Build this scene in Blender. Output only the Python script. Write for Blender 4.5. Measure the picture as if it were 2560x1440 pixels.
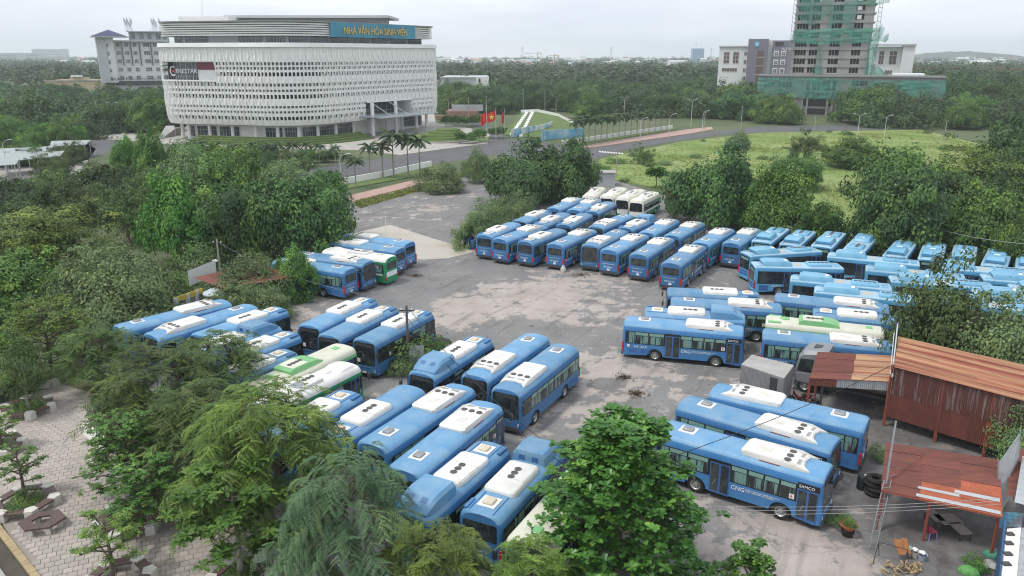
import bpy, bmesh, math, random
import numpy as np
from mathutils import Vector, Matrix
for _o in list(bpy.data.objects): bpy.data.objects.remove(_o)
SC = bpy.context.scene
COL = SC.collection
R = math.radians
# ---------------------------------------------------------------- camera, sky, sun, exposure
cd = bpy.data.cameras.new('camera'); cam = bpy.data.objects.new('camera', cd); COL.objects.link(cam)
cam.location = (0, 0, 23.4); cam.rotation_euler = (R(90 - 16.699), 0, 0)
cd.sensor_width = 36; cd.lens = 27.42; cd.clip_start = .1; cd.clip_end = 20000
SC.camera = cam
w = bpy.data.worlds.new('World'); SC.world = w; w.use_nodes = True
nt = w.node_tree; nt.nodes.clear()
SUN_EL, SUN_AZ = R(60), R(-112)          # sun behind thin cloud, high on the left
sky = nt.nodes.new('ShaderNodeTexSky'); sky.sky_type = 'NISHITA'; sky.sun_disc = False
sky.sun_elevation = SUN_EL; sky.sun_rotation = SUN_AZ; sky.dust_density = 3; sky.altitude = 20
tc = nt.nodes.new('ShaderNodeTexCoord')
mp = nt.nodes.new('ShaderNodeMapping'); mp.inputs['Scale'].default_value = (1.2, 1.2, 5)
nz = nt.nodes.new('ShaderNodeTexNoise'); nz.inputs['Scale'].default_value = 1.6; nz.inputs['Detail'].default_value = 6; nz.inputs['Roughness'].default_value = .55
rp = nt.nodes.new('ShaderNodeValToRGB')
rp.color_ramp.elements[0].position = .40; rp.color_ramp.elements[0].color = (6.7, 7.25, 8.1, 1)
rp.color_ramp.elements[1].position = .60; rp.color_ramp.elements[1].color = (8.6, 9.0, 9.5, 1)
mx = nt.nodes.new('ShaderNodeMix'); mx.data_type = 'RGBA'; mx.inputs['Factor'].default_value = .93
bg = nt.nodes.new('ShaderNodeBackground'); bg.inputs['Strength'].default_value = .1
ow = nt.nodes.new('ShaderNodeOutputWorld')
L = nt.links.new
L(tc.outputs['Generated'], mp.inputs['Vector']); L(mp.outputs['Vector'], nz.inputs['Vector']); L(nz.outputs['Fac'], rp.inputs['Fac'])
L(sky.outputs['Color'], mx.inputs['A']); L(rp.outputs['Color'], mx.inputs['B']); L(mx.outputs['Result'], bg.inputs['Color']); L(bg.outputs['Background'], ow.inputs['Surface'])
sd = bpy.data.lights.new('sun', 'SUN'); sd.energy = 1.5; sd.angle = R(10); sd.color = (1, .965, .91)
so = bpy.data.objects.new('sun', sd); COL.objects.link(so)
_d = Vector((math.sin(SUN_AZ) * math.cos(SUN_EL), math.cos(SUN_AZ) * math.cos(SUN_EL), math.sin(SUN_EL)))
so.rotation_euler = _d.to_track_quat('Z', 'Y').to_euler(); so.location = (0, 0, 120)
SC.view_settings.view_transform = 'Standard'; SC.view_settings.look = 'None'
SC.view_settings.exposure = 0.40; SC.view_settings.gamma = 1; SC.view_settings.use_curve_mapping = False
SC.render.engine = 'CYCLES'
cy = SC.cycles; cy.max_bounces = 6; cy.diffuse_bounces = 3; cy.glossy_bounces = 2; cy.transmission_bounces = 4
cy.transparent_max_bounces = 12; cy.volume_bounces = 2; cy.use_denoising = True
try: cy.denoiser = 'OPENIMAGEDENOISE'
except Exception: pass
cy.use_adaptive_sampling = True; cy.adaptive_threshold = .006; cy.pixel_filter_type = 'BLACKMAN_HARRIS'; cy.filter_width = 1.1

# ---------------------------------------------------------------- helpers
class MB:
    """collects polygons; build() links them as one mesh object"""
    def __init__(s): s.v = []; s.f = []; s.m = []; s.k = 0
    def mat(s, k): s.k = k; return s
    def add(s, pts): b = len(s.v); s.v += [tuple(p) for p in pts]; return b
    def poly(s, pts): b = s.add(pts); s.f.append(tuple(range(b, b + len(pts)))); s.m.append(s.k); return s
    def face(s, idx): s.f.append(tuple(idx)); s.m.append(s.k)
    def box(s, x0, x1, y0, y1, z0, z1, M=None):
        p = [(x0,y0,z0),(x1,y0,z0),(x1,y1,z0),(x0,y1,z0),(x0,y0,z1),(x1,y0,z1),(x1,y1,z1),(x0,y1,z1)]
        if M is not None: p = [tuple(M @ Vector(q)) for q in p]
        b = s.add(p)
        for q in ((3,2,1,0),(4,5,6,7),(0,1,5,4),(1,2,6,5),(2,3,7,6),(3,0,4,7)): s.face([b + i for i in q])
        return s
    def loft(s, secs, cap=True, closed=True):
        n = len(secs[0]); bs = [s.add(q) for q in secs]
        for a, b in zip(bs, bs[1:]):
            for i in range(n if closed else n - 1):
                j = (i + 1) % n; s.face((a + i, a + j, b + j, b + i))
        if cap: s.face([bs[0] + i for i in reversed(range(n))]); s.face([bs[-1] + i for i in range(n)])
        return s
    def prism(s, pl, z0, z1): return s.loft([[(x, y, z0) for x, y in pl], [(x, y, z1) for x, y in pl]])
    def tube(s, p0, p1, r0, r1=None, n=6):
        r1 = r0 if r1 is None else r1
        p0, p1 = Vector(p0), Vector(p1); d = (p1 - p0).normalized()
        a = d.orthogonal().normalized(); b = d.cross(a)
        ring = lambda p, r: [p + (a * math.cos(t) + b * math.sin(t)) * r for t in [2 * math.pi * i / n for i in range(n)]]
        return s.loft([ring(p0, r0), ring(p1, r1)])
    def path(s, pts, rs, n=5):
        pts = [Vector(p) for p in pts]; secs = []
        a = None
        for i, p in enumerate(pts):
            d = (pts[min(i + 1, len(pts) - 1)] - pts[max(i - 1, 0)]).normalized()
            a = d.orthogonal().normalized() if a is None else (a - d * a.dot(d)).normalized()
            b = d.cross(a); r = rs[i] if hasattr(rs, '__len__') else rs
            secs.append([p + (a * math.cos(2 * math.pi * k / n) + b * math.sin(2 * math.pi * k / n)) * r for k in range(n)])
        return s.loft(secs)
    def lathe(s, prof, n=12, c=(0, 0, 0), axis='z', cap=True):
        secs = []
        for r, h in prof:
            q = []
            for i in range(n):
                t = 2 * math.pi * i / n; u, v = r * math.cos(t), r * math.sin(t)
                q.append({'z': (c[0] + u, c[1] + v, c[2] + h), 'y': (c[0] + u, c[1] + h, c[2] + v), 'x': (c[0] + h, c[1] + u, c[2] + v)}[axis])
            secs.append(q)
        return s.loft(secs, cap)
    def rbox(s, x0, x1, y0, y1, z0, z1, r, c=.08):
        """box with rounded plan corners and a chamfered top"""
        def ring(i, z):
            o = []
            for cx, cy, a0 in ((x1-r, y1-r, 0), (x0+r, y1-r, 90), (x0+r, y0+r, 180), (x1-r, y0+r, 270)):
                for k in range(4):
                    a = R(a0 + 30 * k); q = max(r - i, .005); o.append((cx + q * math.cos(a), cy + q * math.sin(a), z))
            return o
        return s.loft([ring(0, z0), ring(0, z1 - c), ring(c * .4, z1 - c * .3), ring(c, z1)])
    def mesh(s, name, mats, smooth=0):
        me = bpy.data.meshes.new(name); me.from_pydata(s.v, [], s.f)
        for m in (mats if isinstance(mats, (list, tuple)) else [mats]): me.materials.append(m)
        me.polygons.foreach_set('material_index', s.m); me.update()
        bm = bmesh.new(); bm.from_mesh(me); bmesh.ops.recalc_face_normals(bm, faces=bm.faces); bm.to_mesh(me); bm.free()
        if smooth: me.shade_smooth(); me.set_sharp_from_angle(angle=R(smooth))
        return me
    def build(s, name, mats, parent=None, smooth=0, **kw): return put(name, s.mesh(name, mats, smooth), parent, **kw)

def put(name, me, parent=None, loc=None, rotz=None, **kw):
    o = bpy.data.objects.new(name, me); COL.objects.link(o)
    if parent: o.parent = parent
    if loc is not None: o.location = loc
    if rotz is not None: o.rotation_euler = (0, 0, rotz)
    for k, v in kw.items(): o[k] = v
    return o
def tag(o, label, cat, group=None):
    o['label'] = label; o['category'] = cat
    if group: o['group'] = group
    return o
def thing(name, label, cat, loc=(0, 0, 0), rotz=0, group=None):
    return tag(put(name, None, loc=loc, rotz=rotz), label, cat, group)
def kids(o): return [c for c in CH.get(o.name, [])]
CH = {}
def index_children():
    CH.clear()
    for o in COL.objects:
        if o.parent: CH.setdefault(o.parent.name, []).append(o)
def copy_tree(o, parent=None):
    c = o.copy(); COL.objects.link(c)
    if parent: c.parent = parent
    for ch in CH.get(o.name, []): copy_tree(ch, c)
    return c
def struct(o): o['kind'] = 'structure'; return o
def np_mesh(name, verts, quads, mats, tint=None, n=4):
    """fast mesh from numpy arrays; tint is one value per face"""
    me = bpy.data.meshes.new(name); nv, nf = len(verts), len(quads)
    me.vertices.add(nv); me.vertices.foreach_set('co', np.asarray(verts, np.float32).ravel())
    me.loops.add(nf * n); me.loops.foreach_set('vertex_index', np.asarray(quads, np.int32).ravel())
    me.polygons.add(nf); me.polygons.foreach_set('loop_start', np.arange(0, nf * n, n, dtype=np.int32))
    try: me.polygons.foreach_set('loop_total', np.full(nf, n, np.int32))
    except Exception: pass
    for m in (mats if isinstance(mats, (list, tuple)) else [mats]): me.materials.append(m)
    if tint is not None:
        a = me.attributes.new('tint', 'FLOAT', 'FACE'); a.data.foreach_set('value', np.asarray(tint, np.float32))
    me.update(calc_edges=True); me.validate()
    return me

# ---------------------------------------------------------------- materials
def M(name, col, rough=.6, metal=0, noise=0, scale=1.0, col2=None, bump=0, spec=.5, stretch=None, rand=0, detail=4, coord='Object', thr=None, rz=0):
    """principled with noise-mixed colour; thr=(lo,hi) makes the second colour come in patches"""
    m = bpy.data.materials.new(name); m.use_nodes = True; n = m.node_tree.nodes; l = m.node_tree.links.new
    p = n['Principled BSDF']; p.inputs['Roughness'].default_value = rough; p.inputs['Metallic'].default_value = metal
    p.inputs['Specular IOR Level'].default_value = spec
    c1 = (*col, 1); p.inputs['Base Color'].default_value = c1
    out = None
    if noise or col2 or bump:
        t = n.new('ShaderNodeTexCoord'); mpg = n.new('ShaderNodeMapping'); l(t.outputs[coord], mpg.inputs['Vector'])
        if stretch: mpg.inputs['Scale'].default_value = stretch
        mpg.vector_type = 'TEXTURE' if rz else 'POINT'
        if rz: mpg.inputs['Rotation'].default_value = (0, 0, rz); mpg.inputs['Scale'].default_value = [1 / v for v in (stretch or (1, 1, 1))]
        nn = n.new('ShaderNodeTexNoise'); nn.inputs['Scale'].default_value = scale; nn.inputs['Detail'].default_value = detail; nn.inputs['Roughness'].default_value = .6
        l(mpg.outputs['Vector'], nn.inputs['Vector'])
        c2 = (*col2, 1) if col2 else tuple(max(0, c * (1 - noise)) for c in col) + (1,)
        rr = n.new('ShaderNodeValToRGB'); lo, hi = thr or (.3, .7)
        rr.color_ramp.elements[0].position = lo; rr.color_ramp.elements[0].color = c1
        rr.color_ramp.elements[1].position = hi; rr.color_ramp.elements[1].color = c2
        l(nn.outputs['Fac'], rr.inputs['Fac']); out = rr.outputs['Color']
        if bump:
            b = n.new('ShaderNodeBump'); b.inputs['Strength'].default_value = bump; b.inputs['Distance'].default_value = .05
            l(nn.outputs['Fac'], b.inputs['Height']); l(b.outputs['Normal'], p.inputs['Normal'])
    if rand:
        oi = n.new('ShaderNodeObjectInfo'); hs = n.new('ShaderNodeHueSaturation')
        mr = n.new('ShaderNodeMapRange'); mr.inputs['To Min'].default_value = 1 - rand; mr.inputs['To Max'].default_value = 1 + rand
        l(oi.outputs['Random'], mr.inputs['Value']); l(mr.outputs['Result'], hs.inputs['Value'])
        if out: l(out, hs.inputs['Color'])
        else: hs.inputs['Color'].default_value = c1
        out = hs.outputs['Color']
    if out: l(out, p.inputs['Base Color'])
    return m
def leafmat(name, a, b, c=None, rough=.55, tr=.18):
    """leaf colour runs a -> b -> c with the leaf's own tint; thin translucent blades"""
    m = bpy.data.materials.new(name); m.use_nodes = True; n = m.node_tree.nodes; l = m.node_tree.links.new
    p = n['Principled BSDF']; p.inputs['Roughness'].default_value = rough; p.inputs['Specular IOR Level'].default_value = .35
    at = n.new('ShaderNodeAttribute'); at.attribute_name = 'tint'
    rr = n.new('ShaderNodeValToRGB'); e = rr.color_ramp.elements
    e[0].position = 0; e[0].color = (*a, 1); e[1].position = .62; e[1].color = (*b, 1)
    x = e.new(1.0); x.color = (*(c or b), 1)
    l(at.outputs['Fac'], rr.inputs['Fac'])
    oi = n.new('ShaderNodeObjectInfo'); hs = n.new('ShaderNodeHueSaturation')
    mr = n.new('ShaderNodeMapRange'); mr.inputs['To Min'].default_value = .78; mr.inputs['To Max'].default_value = 1.2
    mh = n.new('ShaderNodeMapRange'); mh.inputs['To Min'].default_value = .485; mh.inputs['To Max'].default_value = .515
    l(oi.outputs['Random'], mr.inputs['Value']); l(oi.outputs['Random'], mh.inputs['Value'])
    l(mr.outputs['Result'], hs.inputs['Value']); l(mh.outputs['Result'], hs.inputs['Hue']); l(rr.outputs['Color'], hs.inputs['Color'])
    l(hs.outputs['Color'], p.inputs['Base Color'])
    t = n.new('ShaderNodeBsdfTranslucent'); l(hs.outputs['Color'], t.inputs['Color'])
    ms = n.new('ShaderNodeMixShader'); ms.inputs[0].default_value = tr
    l(p.outputs[0], ms.inputs[1]); l(t.outputs[0], ms.inputs[2]); l(ms.outputs[0], n['Material Output'].inputs['Surface'])
    return m
def text_mesh(s, size, mat, T, ext=.004, align='LEFT'):
    cu = bpy.data.curves.new('lettering', 'FONT'); cu.body = s; cu.size = size; cu.extrude = ext; cu.align_x = align; cu.resolution_u = 2
    o = bpy.data.objects.new('lettering', cu); COL.objects.link(o)
    bpy.context.view_layer.update()
    dg = bpy.context.evaluated_depsgraph_get(); me = bpy.data.meshes.new_from_object(o.evaluated_get(dg))
    bpy.data.objects.remove(o); bpy.data.curves.remove(cu)
    me.transform(T); me.materials.clear(); me.materials.append(mat); me.name = 'lettering'
    return me
def TX(loc, rz=0, rx=90): return Matrix.Translation(loc) @ Matrix.Rotation(R(rz), 4, 'Z') @ Matrix.Rotation(R(rx), 4, 'X')
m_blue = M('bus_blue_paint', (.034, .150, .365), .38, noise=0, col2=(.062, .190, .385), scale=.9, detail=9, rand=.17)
m_roofblue = M('bus_roof_blue', (.100, .265, .455), .5, col2=(.195, .335, .475), scale=.75, detail=12, thr=(.40, .68), rand=.17)  # roof panels: paler, blotchier blue than the side paint
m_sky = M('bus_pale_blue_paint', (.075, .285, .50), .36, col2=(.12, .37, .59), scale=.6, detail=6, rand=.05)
m_roofsky = M('bus_roof_pale_blue', (.26, .435, .56), .48, col2=(.38, .53, .62), scale=.9, detail=10, rand=.08)  # roof panels: paler and greyer than the pale blue sides
m_podsky = M('pale_blue_plastic', (.145, .37, .555), .4, col2=(.21, .46, .63), scale=.7, detail=6, rand=.06)
m_white = M('painted_white', (.76, .745, .705), .5, col2=(.62, .59, .54), scale=1.1, detail=10, thr=(.48, .74), rand=.06)
m_white2 = M('clean_white', (.8, .8, .79), .45)
m_cream = M('cream_plastic', (.62, .54, .42), .6)
m_glass = M('dark_glass', (.018, .022, .026), .08, spec=.7, col2=(.045, .06, .06), scale=1.3, detail=3, thr=(.45, .6))
m_tint = M('green_tinted_glass', (.20, .36, .31), .12, spec=.7)
m_curt = M('curtained_glass', (.02, .026, .028), .1, spec=.7, col2=(.16, .29, .27), scale=1.0, detail=2, stretch=(4.5, 4.5, .35), thr=(.46, .56))
m_black = M('black_plastic', (.015, .015, .016), .5)
m_dark = M('dark_grey_plastic', (.05, .052, .055), .55)
m_tyre = M('tyre_rubber', (.022, .021, .02), .85, noise=.4, scale=6)
m_rim = M('steel_rim', (.42, .42, .41), .38, metal=.6)
m_chrome = M('chrome', (.75, .76, .78), .15, metal=.9)
m_red = M('red_lens', (.45, .02, .03), .2)
m_amber = M('lamp_lens', (.75, .73, .68), .12, spec=.8)
m_pblue = M('panel_dark_blue', (.045, .13, .36), .5)
m_gr1 = M('bus_green_paint', (.02, .26, .11), .4, rand=.06)
m_gr2 = M('bus_light_green_paint', (.20, .48, .20), .42)
m_bone = M('faded_cream_paint', (.66, .66, .54), .5, col2=(.52, .50, .38), scale=.8, detail=8, thr=(.45, .8), rand=.05)
m_text = M('white_lettering', (.82, .84, .86), .5)
m_paper = M('white_sticker', (.78, .77, .76), .6)
m_rtxt = M('red_print', (.55, .05, .06), .6)
m_metal = M('galvanised_steel', (.40, .41, .42), .42, metal=.5, noise=.3, scale=3)
m_bark = M('bark', (.17, .135, .105), .9, noise=.45, scale=4, stretch=(3, 3, .6), bump=.6)
m_palebark = M('pale_bark', (.34, .31, .27), .9, noise=.4, scale=3, stretch=(3, 3, .6), bump=.4)
m_conc = M('concrete', (.42, .41, .385), .85, noise=.3, scale=.8, detail=8)
m_pole = M('concrete_pole', (.40, .37, .33), .85, noise=.3, scale=1.5)
# ---------------------------------------------------------------- ground, lot, roads
def sheet(name, pts, z, mat, th=0, kind='structure', **kw):
    b = MB(); p = [(x, y) for x, y in pts]
    if th: b.prism(p, z - th, z)
    else: b.poly([(x, y, z) for x, y in p])
    o = b.build(name, mat, **kw)
    if kind: o['kind'] = kind
    return o
def lot_material():
    m = bpy.data.materials.new('worn_asphalt'); m.use_nodes = True; n = m.node_tree.nodes; l = m.node_tree.links.new
    p = n['Principled BSDF']; p.inputs['Roughness'].default_value = .85; p.inputs['Specular IOR Level'].default_value = .25
    t = n.new('ShaderNodeTexCoord'); P = t.outputs['Object']
    def noise(s, d=6, r=.6, off=(0, 0, 0)):
        k = n.new('ShaderNodeTexNoise'); k.inputs['Scale'].default_value = s; k.inputs['Detail'].default_value = d; k.inputs['Roughness'].default_value = r
        g = n.new('ShaderNodeMapping'); g.inputs['Location'].default_value = off; l(P, g.inputs['Vector']); l(g.outputs['Vector'], k.inputs['Vector']); return k.outputs['Fac']
    def math_(op, a, b):
        k = n.new('ShaderNodeMath'); k.operation = op
        for i, v in enumerate((a, b)):
            if hasattr(v, 'is_output'): l(v, k.inputs[i])
            else: k.inputs[i].default_value = v
        return k.outputs[0]
    def ramp(v, a, b, ca=(0, 0, 0), cb=(1, 1, 1)):
        k = n.new('ShaderNodeValToRGB'); k.color_ramp.elements[0].position = a; k.color_ramp.elements[1].position = b
        k.color_ramp.elements[0].color = (*ca, 1); k.color_ramp.elements[1].color = (*cb, 1); l(v, k.inputs['Fac']); return k.outputs['Color']
    def mix(f, a, b):
        k = n.new('ShaderNodeMix'); k.data_type = 'RGBA'
        if hasattr(f, 'is_output'): l(f, k.inputs['Factor'])
        else: k.inputs['Factor'].default_value = f
        for i, v in (('A', a), ('B', b)):
            if hasattr(v, 'is_output'): l(v, k.inputs[i])
            else: k.inputs[i].default_value = (*v, 1)
        return k.outputs['Result']
    def near(c, r0, r1, v):
        k = n.new('ShaderNodeVectorMath'); k.operation = 'DISTANCE'; k.inputs[1].default_value = (c[0], c[1], 0); l(P, k.inputs[0])
        g = n.new('ShaderNodeMapRange'); g.interpolation_type = 'SMOOTHSTEP'; g.inputs['From Min'].default_value = r1; g.inputs['From Max'].default_value = r0; g.inputs['To Max'].default_value = v
        l(k.outputs['Value'], g.inputs['Value']); return g.outputs['Result']
    bias = None
    for c, r0, r1, v in (((0.41, 75.87), 3, 13, .125), ((-3.82, 70.69), 2, 8, .10), ((12.00, 80.24), 2, 9, .14), ((6.44, 70.09), 2, 9, .12), ((7.79, 54.01), 3, 12, .09), ((2.59, 45.61), 2, 8, .08),
                         ((-19.15, 72.56), 1, 6, .12), ((-14.84, 118.90), 3, 16, .06), ((0.69, 63.53), 2, 7, -.16), ((-14.53, 82.60), 3, 9, -.10), ((11.37, 33.58), 3, 10, .12), ((-12.05, 129.24), 8, 30, -.02)):
        b = near(c, r0, r1, v); bias = b if bias is None else math_('ADD', bias, b)
    big = math_('ADD', noise(.10, 9, .68), bias)
    fine = noise(.5, 10, .68, (30, 8, 0))
    msk = math_('ADD', big, math_('MULTIPLY', math_('SUBTRACT', fine, .5), .95))
    pink = ramp(msk, .598, .645)
    asp = mix(ramp(noise(.22, 8, .6, (5, 60, 0)), .35, .68), (.158, .155, .151), (.238, .231, .222))
    asp = mix(ramp(noise(9, 3, .7), .35, .8), asp, (.24, .235, .228))
    scr = mix(ramp(noise(.35, 8, .65, (80, 3, 0)), .3, .7), (.33, .285, .255), (.45, .40, .365))
    col = mix(pink, asp, scr)
    speck = ramp(noise(1.7, 8, .72, (11, 44, 0)), .60, .625)
    col = mix(math_('MULTIPLY', speck, .55), col, (.40, .365, .335))
    st = ramp(noise(.13, 7, .65, (40, 90, 0)), .56, .72)
    col = mix(math_('MULTIPLY', st, .55), col, (.10, .088, .075))
    tk = n.new('ShaderNodeTexNoise'); tk.inputs['Scale'].default_value = .9; tk.inputs['Detail'].default_value = 4
    tg = n.new('ShaderNodeMapping'); tg.vector_type = 'TEXTURE'; tg.inputs['Rotation'].default_value = (0, 0, R(62)); tg.inputs['Scale'].default_value = (9, .8, 1); l(P, tg.inputs['Vector']); l(tg.outputs['Vector'], tk.inputs['Vector'])
    col = mix(math_('MULTIPLY', ramp(tk.outputs['Fac'], .56, .70), .38), col, (.085, .08, .075))
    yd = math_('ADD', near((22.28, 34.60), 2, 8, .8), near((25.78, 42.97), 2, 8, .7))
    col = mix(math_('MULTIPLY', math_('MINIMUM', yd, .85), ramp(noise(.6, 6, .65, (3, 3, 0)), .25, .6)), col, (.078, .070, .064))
    drip = ramp(noise(.75, 3, .5, (7, 21, 0)), .68, .76)
    col = mix(math_('MULTIPLY', drip, .6), col, (.05, .045, .04))
    v = n.new('ShaderNodeTexVoronoi'); v.feature = 'DISTANCE_TO_EDGE'; v.inputs['Scale'].default_value = .16
    g = n.new('ShaderNodeVectorMath'); g.operation = 'ADD'; nn = n.new('ShaderNodeTexNoise'); nn.inputs['Scale'].default_value = .5; nn.inputs['Detail'].default_value = 5
    l(P, nn.inputs['Vector']); sc = n.new('ShaderNodeVectorMath'); sc.operation = 'SCALE'; sc.inputs['Scale'].default_value = 1.8; l(nn.outputs['Color'], sc.inputs[0]); l(P, g.inputs[0]); l(sc.outputs[0], g.inputs[1]); l(g.outputs[0], v.inputs['Vector'])
    ck = ramp(v.outputs['Distance'], .0015, .006, (1, 1, 1), (0, 0, 0))
    col = mix(math_('MULTIPLY', ck, .4), col, (.07, .065, .055))
    l(col, p.inputs['Base Color'])
    bp = n.new('ShaderNodeBump'); bp.inputs['Strength'].default_value = .35; bp.inputs['Distance'].default_value = .04; l(msk, bp.inputs['Height']); l(bp.outputs['Normal'], p.inputs['Normal'])
    return m
m_ground = M('grassy_soil', (.075, .11, .042), .95, col2=(.13, .135, .07), scale=.05, detail=10, thr=(.4, .68))
m_lot = lot_material()
m_road = M('road_asphalt', (.125, .125, .13), .85, noise=.28, scale=.25, detail=9)
m_plaza0 = M('pale_paving', (.46, .43, .39), .85, noise=.25, scale=.35, detail=9)
m_redpave = M('red_paving', (.40, .25, .21), .85, col2=(.46, .32, .27), scale=.8)
m_lawn = M('lawn', (.075, .135, .030), .95, col2=(.14, .19, .05), scale=.4, detail=8)
m_field = M('rank_grass', (.165, .255, .062), .95, col2=(.25, .295, .10), scale=.07, detail=10, thr=(.40, .60))
m_sand = M('sandy_concrete', (.47, .43, .375), .9, col2=(.36, .30, .235), scale=.22, detail=9, thr=(.5, .75))
m_dirt = M('bare_soil', (.10, .085, .065), .95, noise=.5, scale=.4, detail=8)
m_line = M('road_paint', (.62, .62, .60), .7)

b = MB(); b.poly([(-3150, -80, -.03), (3150, -80, -.03), (3150, 5150, -.03), (-3150, 5150, -.03)]); struct(b.build('ground', m_ground))
sheet('bus_lot', [(-26.77, 129.24), (-14.94, 145.08), (-7.50, 162.73), (-2.67, 148.41), (3.65, 141.45), (17.62, 156.05), (28.11, 129.24), (39.53, 104.75), (74.60, 99.94), (60, 20), (60, -20), (3, -20), (-1, 24), (-13.5, 37), (-20, 45), (-30, 55), (-33, 62), (-26, 70), (-23, 88)], 0, m_lot)
sheet('concrete_slab', [(-20.86, 104.75), (-17.45, 109.46), (-4.54, 93.46), (-7.65, 90.31), (-10.44, 89.56), (-18.38, 91.47)], .03, m_sand, .05)
sheet('road', [(-53.42, 152.91), (-26.93, 188.79), (-15.98, 202.84), (-6.62, 214.03), (-2.41, 226.49), (5.63, 222.18), (19.56, 203.73), (23.17, 207.36), (53.36, 240.43), (83.22, 266.26), (144.04, 280.48), (133.26, 258.95), (77.28, 246.74), (62.89, 239.20), (45.61, 221.13), (28.83, 201.08), (19.58, 182.81), (6.40, 179.26), (-4.77, 191.13), (-10.68, 182.09), (-17.88, 173.19), (-32.21, 152.91), (-45.51, 129.24)], .0, m_road)
sheet('side_road', [(-2.42, 227.59), (-4.09, 253.38), (-9.02, 275.57), (-14.63, 290.80), (-23.98, 298.11), (-23.27, 289.03), (-14.60, 278.82), (-9.15, 258.95), (-6.81, 240.43), (-6.64, 214.43)], .004, m_road)
sheet('left_road', [(-116.48, 202.84), (-121.03, 222.18), (-116.89, 230.95), (-111.34, 264.77), (-106.12, 252.03), (-104.39, 212.08), (-98.19, 184.27), (-96.86, 167.49)], .0, m_road)
sheet('building_forecourt', [(-106.95, 222.18), (-88.01, 210.17), (-38.52, 199.36), (-27.04, 189.57), (-16.05, 203.73), (-6.65, 215.02), (-6.77, 239.20), (-13.06, 258.95), (-26.83, 280.48), (-31.76, 324.56), (-140, 330), (-150, 240)], .10, m_plaza0, .14)
sheet('pavement', [(-28.40, 132.30), (-16.66, 154.46), (-14.61, 158.22), (-13.75, 152.91), (-15.27, 148.41), (-26.98, 126.32)], .12, m_redpave, .16)
sheet('pavement', [(18.51, 208.29), (53.72, 253.38), (66.75, 264.77), (64.89, 256.14), (53.64, 241.17), (23.23, 207.92), (19.72, 204.27)], .12, m_redpave, .16)
sheet('lawn', [(-31.34, 137.98), (-17.74, 157.13), (-15.22, 165.08), (-17.64, 172.53), (-33.28, 146.96)], .14, m_lawn, .16)
sheet('lawn', [(17.22, 212.08), (52.83, 255.30), (54.73, 264.77), (18.61, 229.82)], .14, m_lawn, .16)
sheet('lawn', [(-16.89, 222.18), (-6.88, 219.06), (-6.14, 233.25), (-9.31, 229.82), (-17.20, 226.49)], .16, m_lawn, .05)
sheet('grass_field', [(18.00, 167.49), (20.44, 182.09), (46.64, 219.06), (76.89, 245.45), (131.85, 256.14), (121.72, 167.49), (81.63, 110.01), (40.44, 107.32), (26.25, 141.45), (17.51, 154.99)], .03, m_field, .05)
sheet('roadside_verge', [(-26.41, 127.40), (-15.13, 146.96), (-8.42, 164.49), (-3.66, 179.26), (-2.48, 161.58), (-7.40, 160.44), (-14.59, 141.45), (-24.11, 122.17)], .02, m_field, .03)
sheet('left_yard', [(-114.28, 161.58), (-109.00, 184.27), (-115.09, 214.03), (-107.20, 202.84), (-89.44, 161.58), (-100.64, 141.45)], .0, m_plaza0)
# painted crossing and lane dashes
for k in range(9):
    b = MB(); x0, y0 = 22.03, 196.82; x1, y1 = 27.08, 192.73
    f = k / 8; cx, cy_ = x0 + (x1 - x0) * f, y0 + (y1 - y0) * f
    b.box(cx - .22, cx + .22, cy_ - 1.6, cy_ + 1.6, .002, .006); struct(b.build('crossing_stripe', m_line))
# bottom-left paved square: individual slabs near, one mass beyond
m_slab = [M('paving_slab_' + c, col, .85, noise=.22, scale=1.3, detail=8, rand=.10) for c, col in (('grey', (.42, .375, .335)), ('buff', (.45, .40, .35)))]
m_joint = M('slab_joint', (.30, .265, .23), .95)
_pl = [(-35.74, 49.82), (-33.46, 53.27), (-30.03, 51.49), (-24.31, 43.47), (-18.03, 35.67), (-10.63, 34.60), (-7.52, 29.42), (-8, 22), (-21.85, 30.52), (-26.84, 35.67), (-33, 37)]
plz = sheet('paved_square', _pl, .03, m_joint, .06)
def inside(p, poly):
    x, y = p; c = False
    for (x0, y0), (x1, y1) in zip(poly, poly[1:] + poly[:1]):
        if (y0 > y) != (y1 > y) and x < (x1 - x0) * (y - y0) / (y1 - y0) + x0: c = not c
    return c
_rs = random.Random(5); _cells = []
_ca, _sa = math.cos(R(24)), math.sin(R(24)); _ps = .42
for i in range(-120, 120):
    for j in range(-120, 120):
        u, v = (i + (.5 if j % 2 else 0)) * _ps, j * _ps; x, y = u * _ca - v * _sa - 20, u * _sa + v * _ca + 36
        if all(inside((x + dx, y + dy), _pl) for dx, dy in ((.2, .2), (-.2, .2), (.2, -.2), (-.2, -.2))): _cells.append((x, y))
def _vis(p):
    zc = p[1] * .958 + 23.4 * .287; u = 1280 + 1950 * p[0] / zc; v = 720 + 1950 * (-p[1] * .287 + 23.4 * .958) / zc
    return -10 < u < 480 and 980 < v < 1450
_cells.sort(key=lambda p: (not _vis(p), p[1]))
_h = _ps / 2 - .012
tile_me = []
for m in m_slab:
    b = MB(); b.loft([[(-_h, -_h, 0), (_h, -_h, 0), (_h, _h, 0), (-_h, _h, 0)], [(-_h, -_h, .022), (_h, -_h, .022), (_h, _h, .022), (-_h, _h, .022)], [(-_h + .012, -_h + .012, .03), (_h - .012, -_h + .012, .03), (_h - .012, _h - .012, .03), (-_h + .012, _h - .012, .03)]])
    tile_me.append(b.mesh('paving_slab', m))
for x, y in _cells[:300]:
    put('paving_slab', tile_me[_rs.random() < .45], plz, (x, y, .03 + _rs.uniform(-.006, .004)), R(24))
b = MB()
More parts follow.
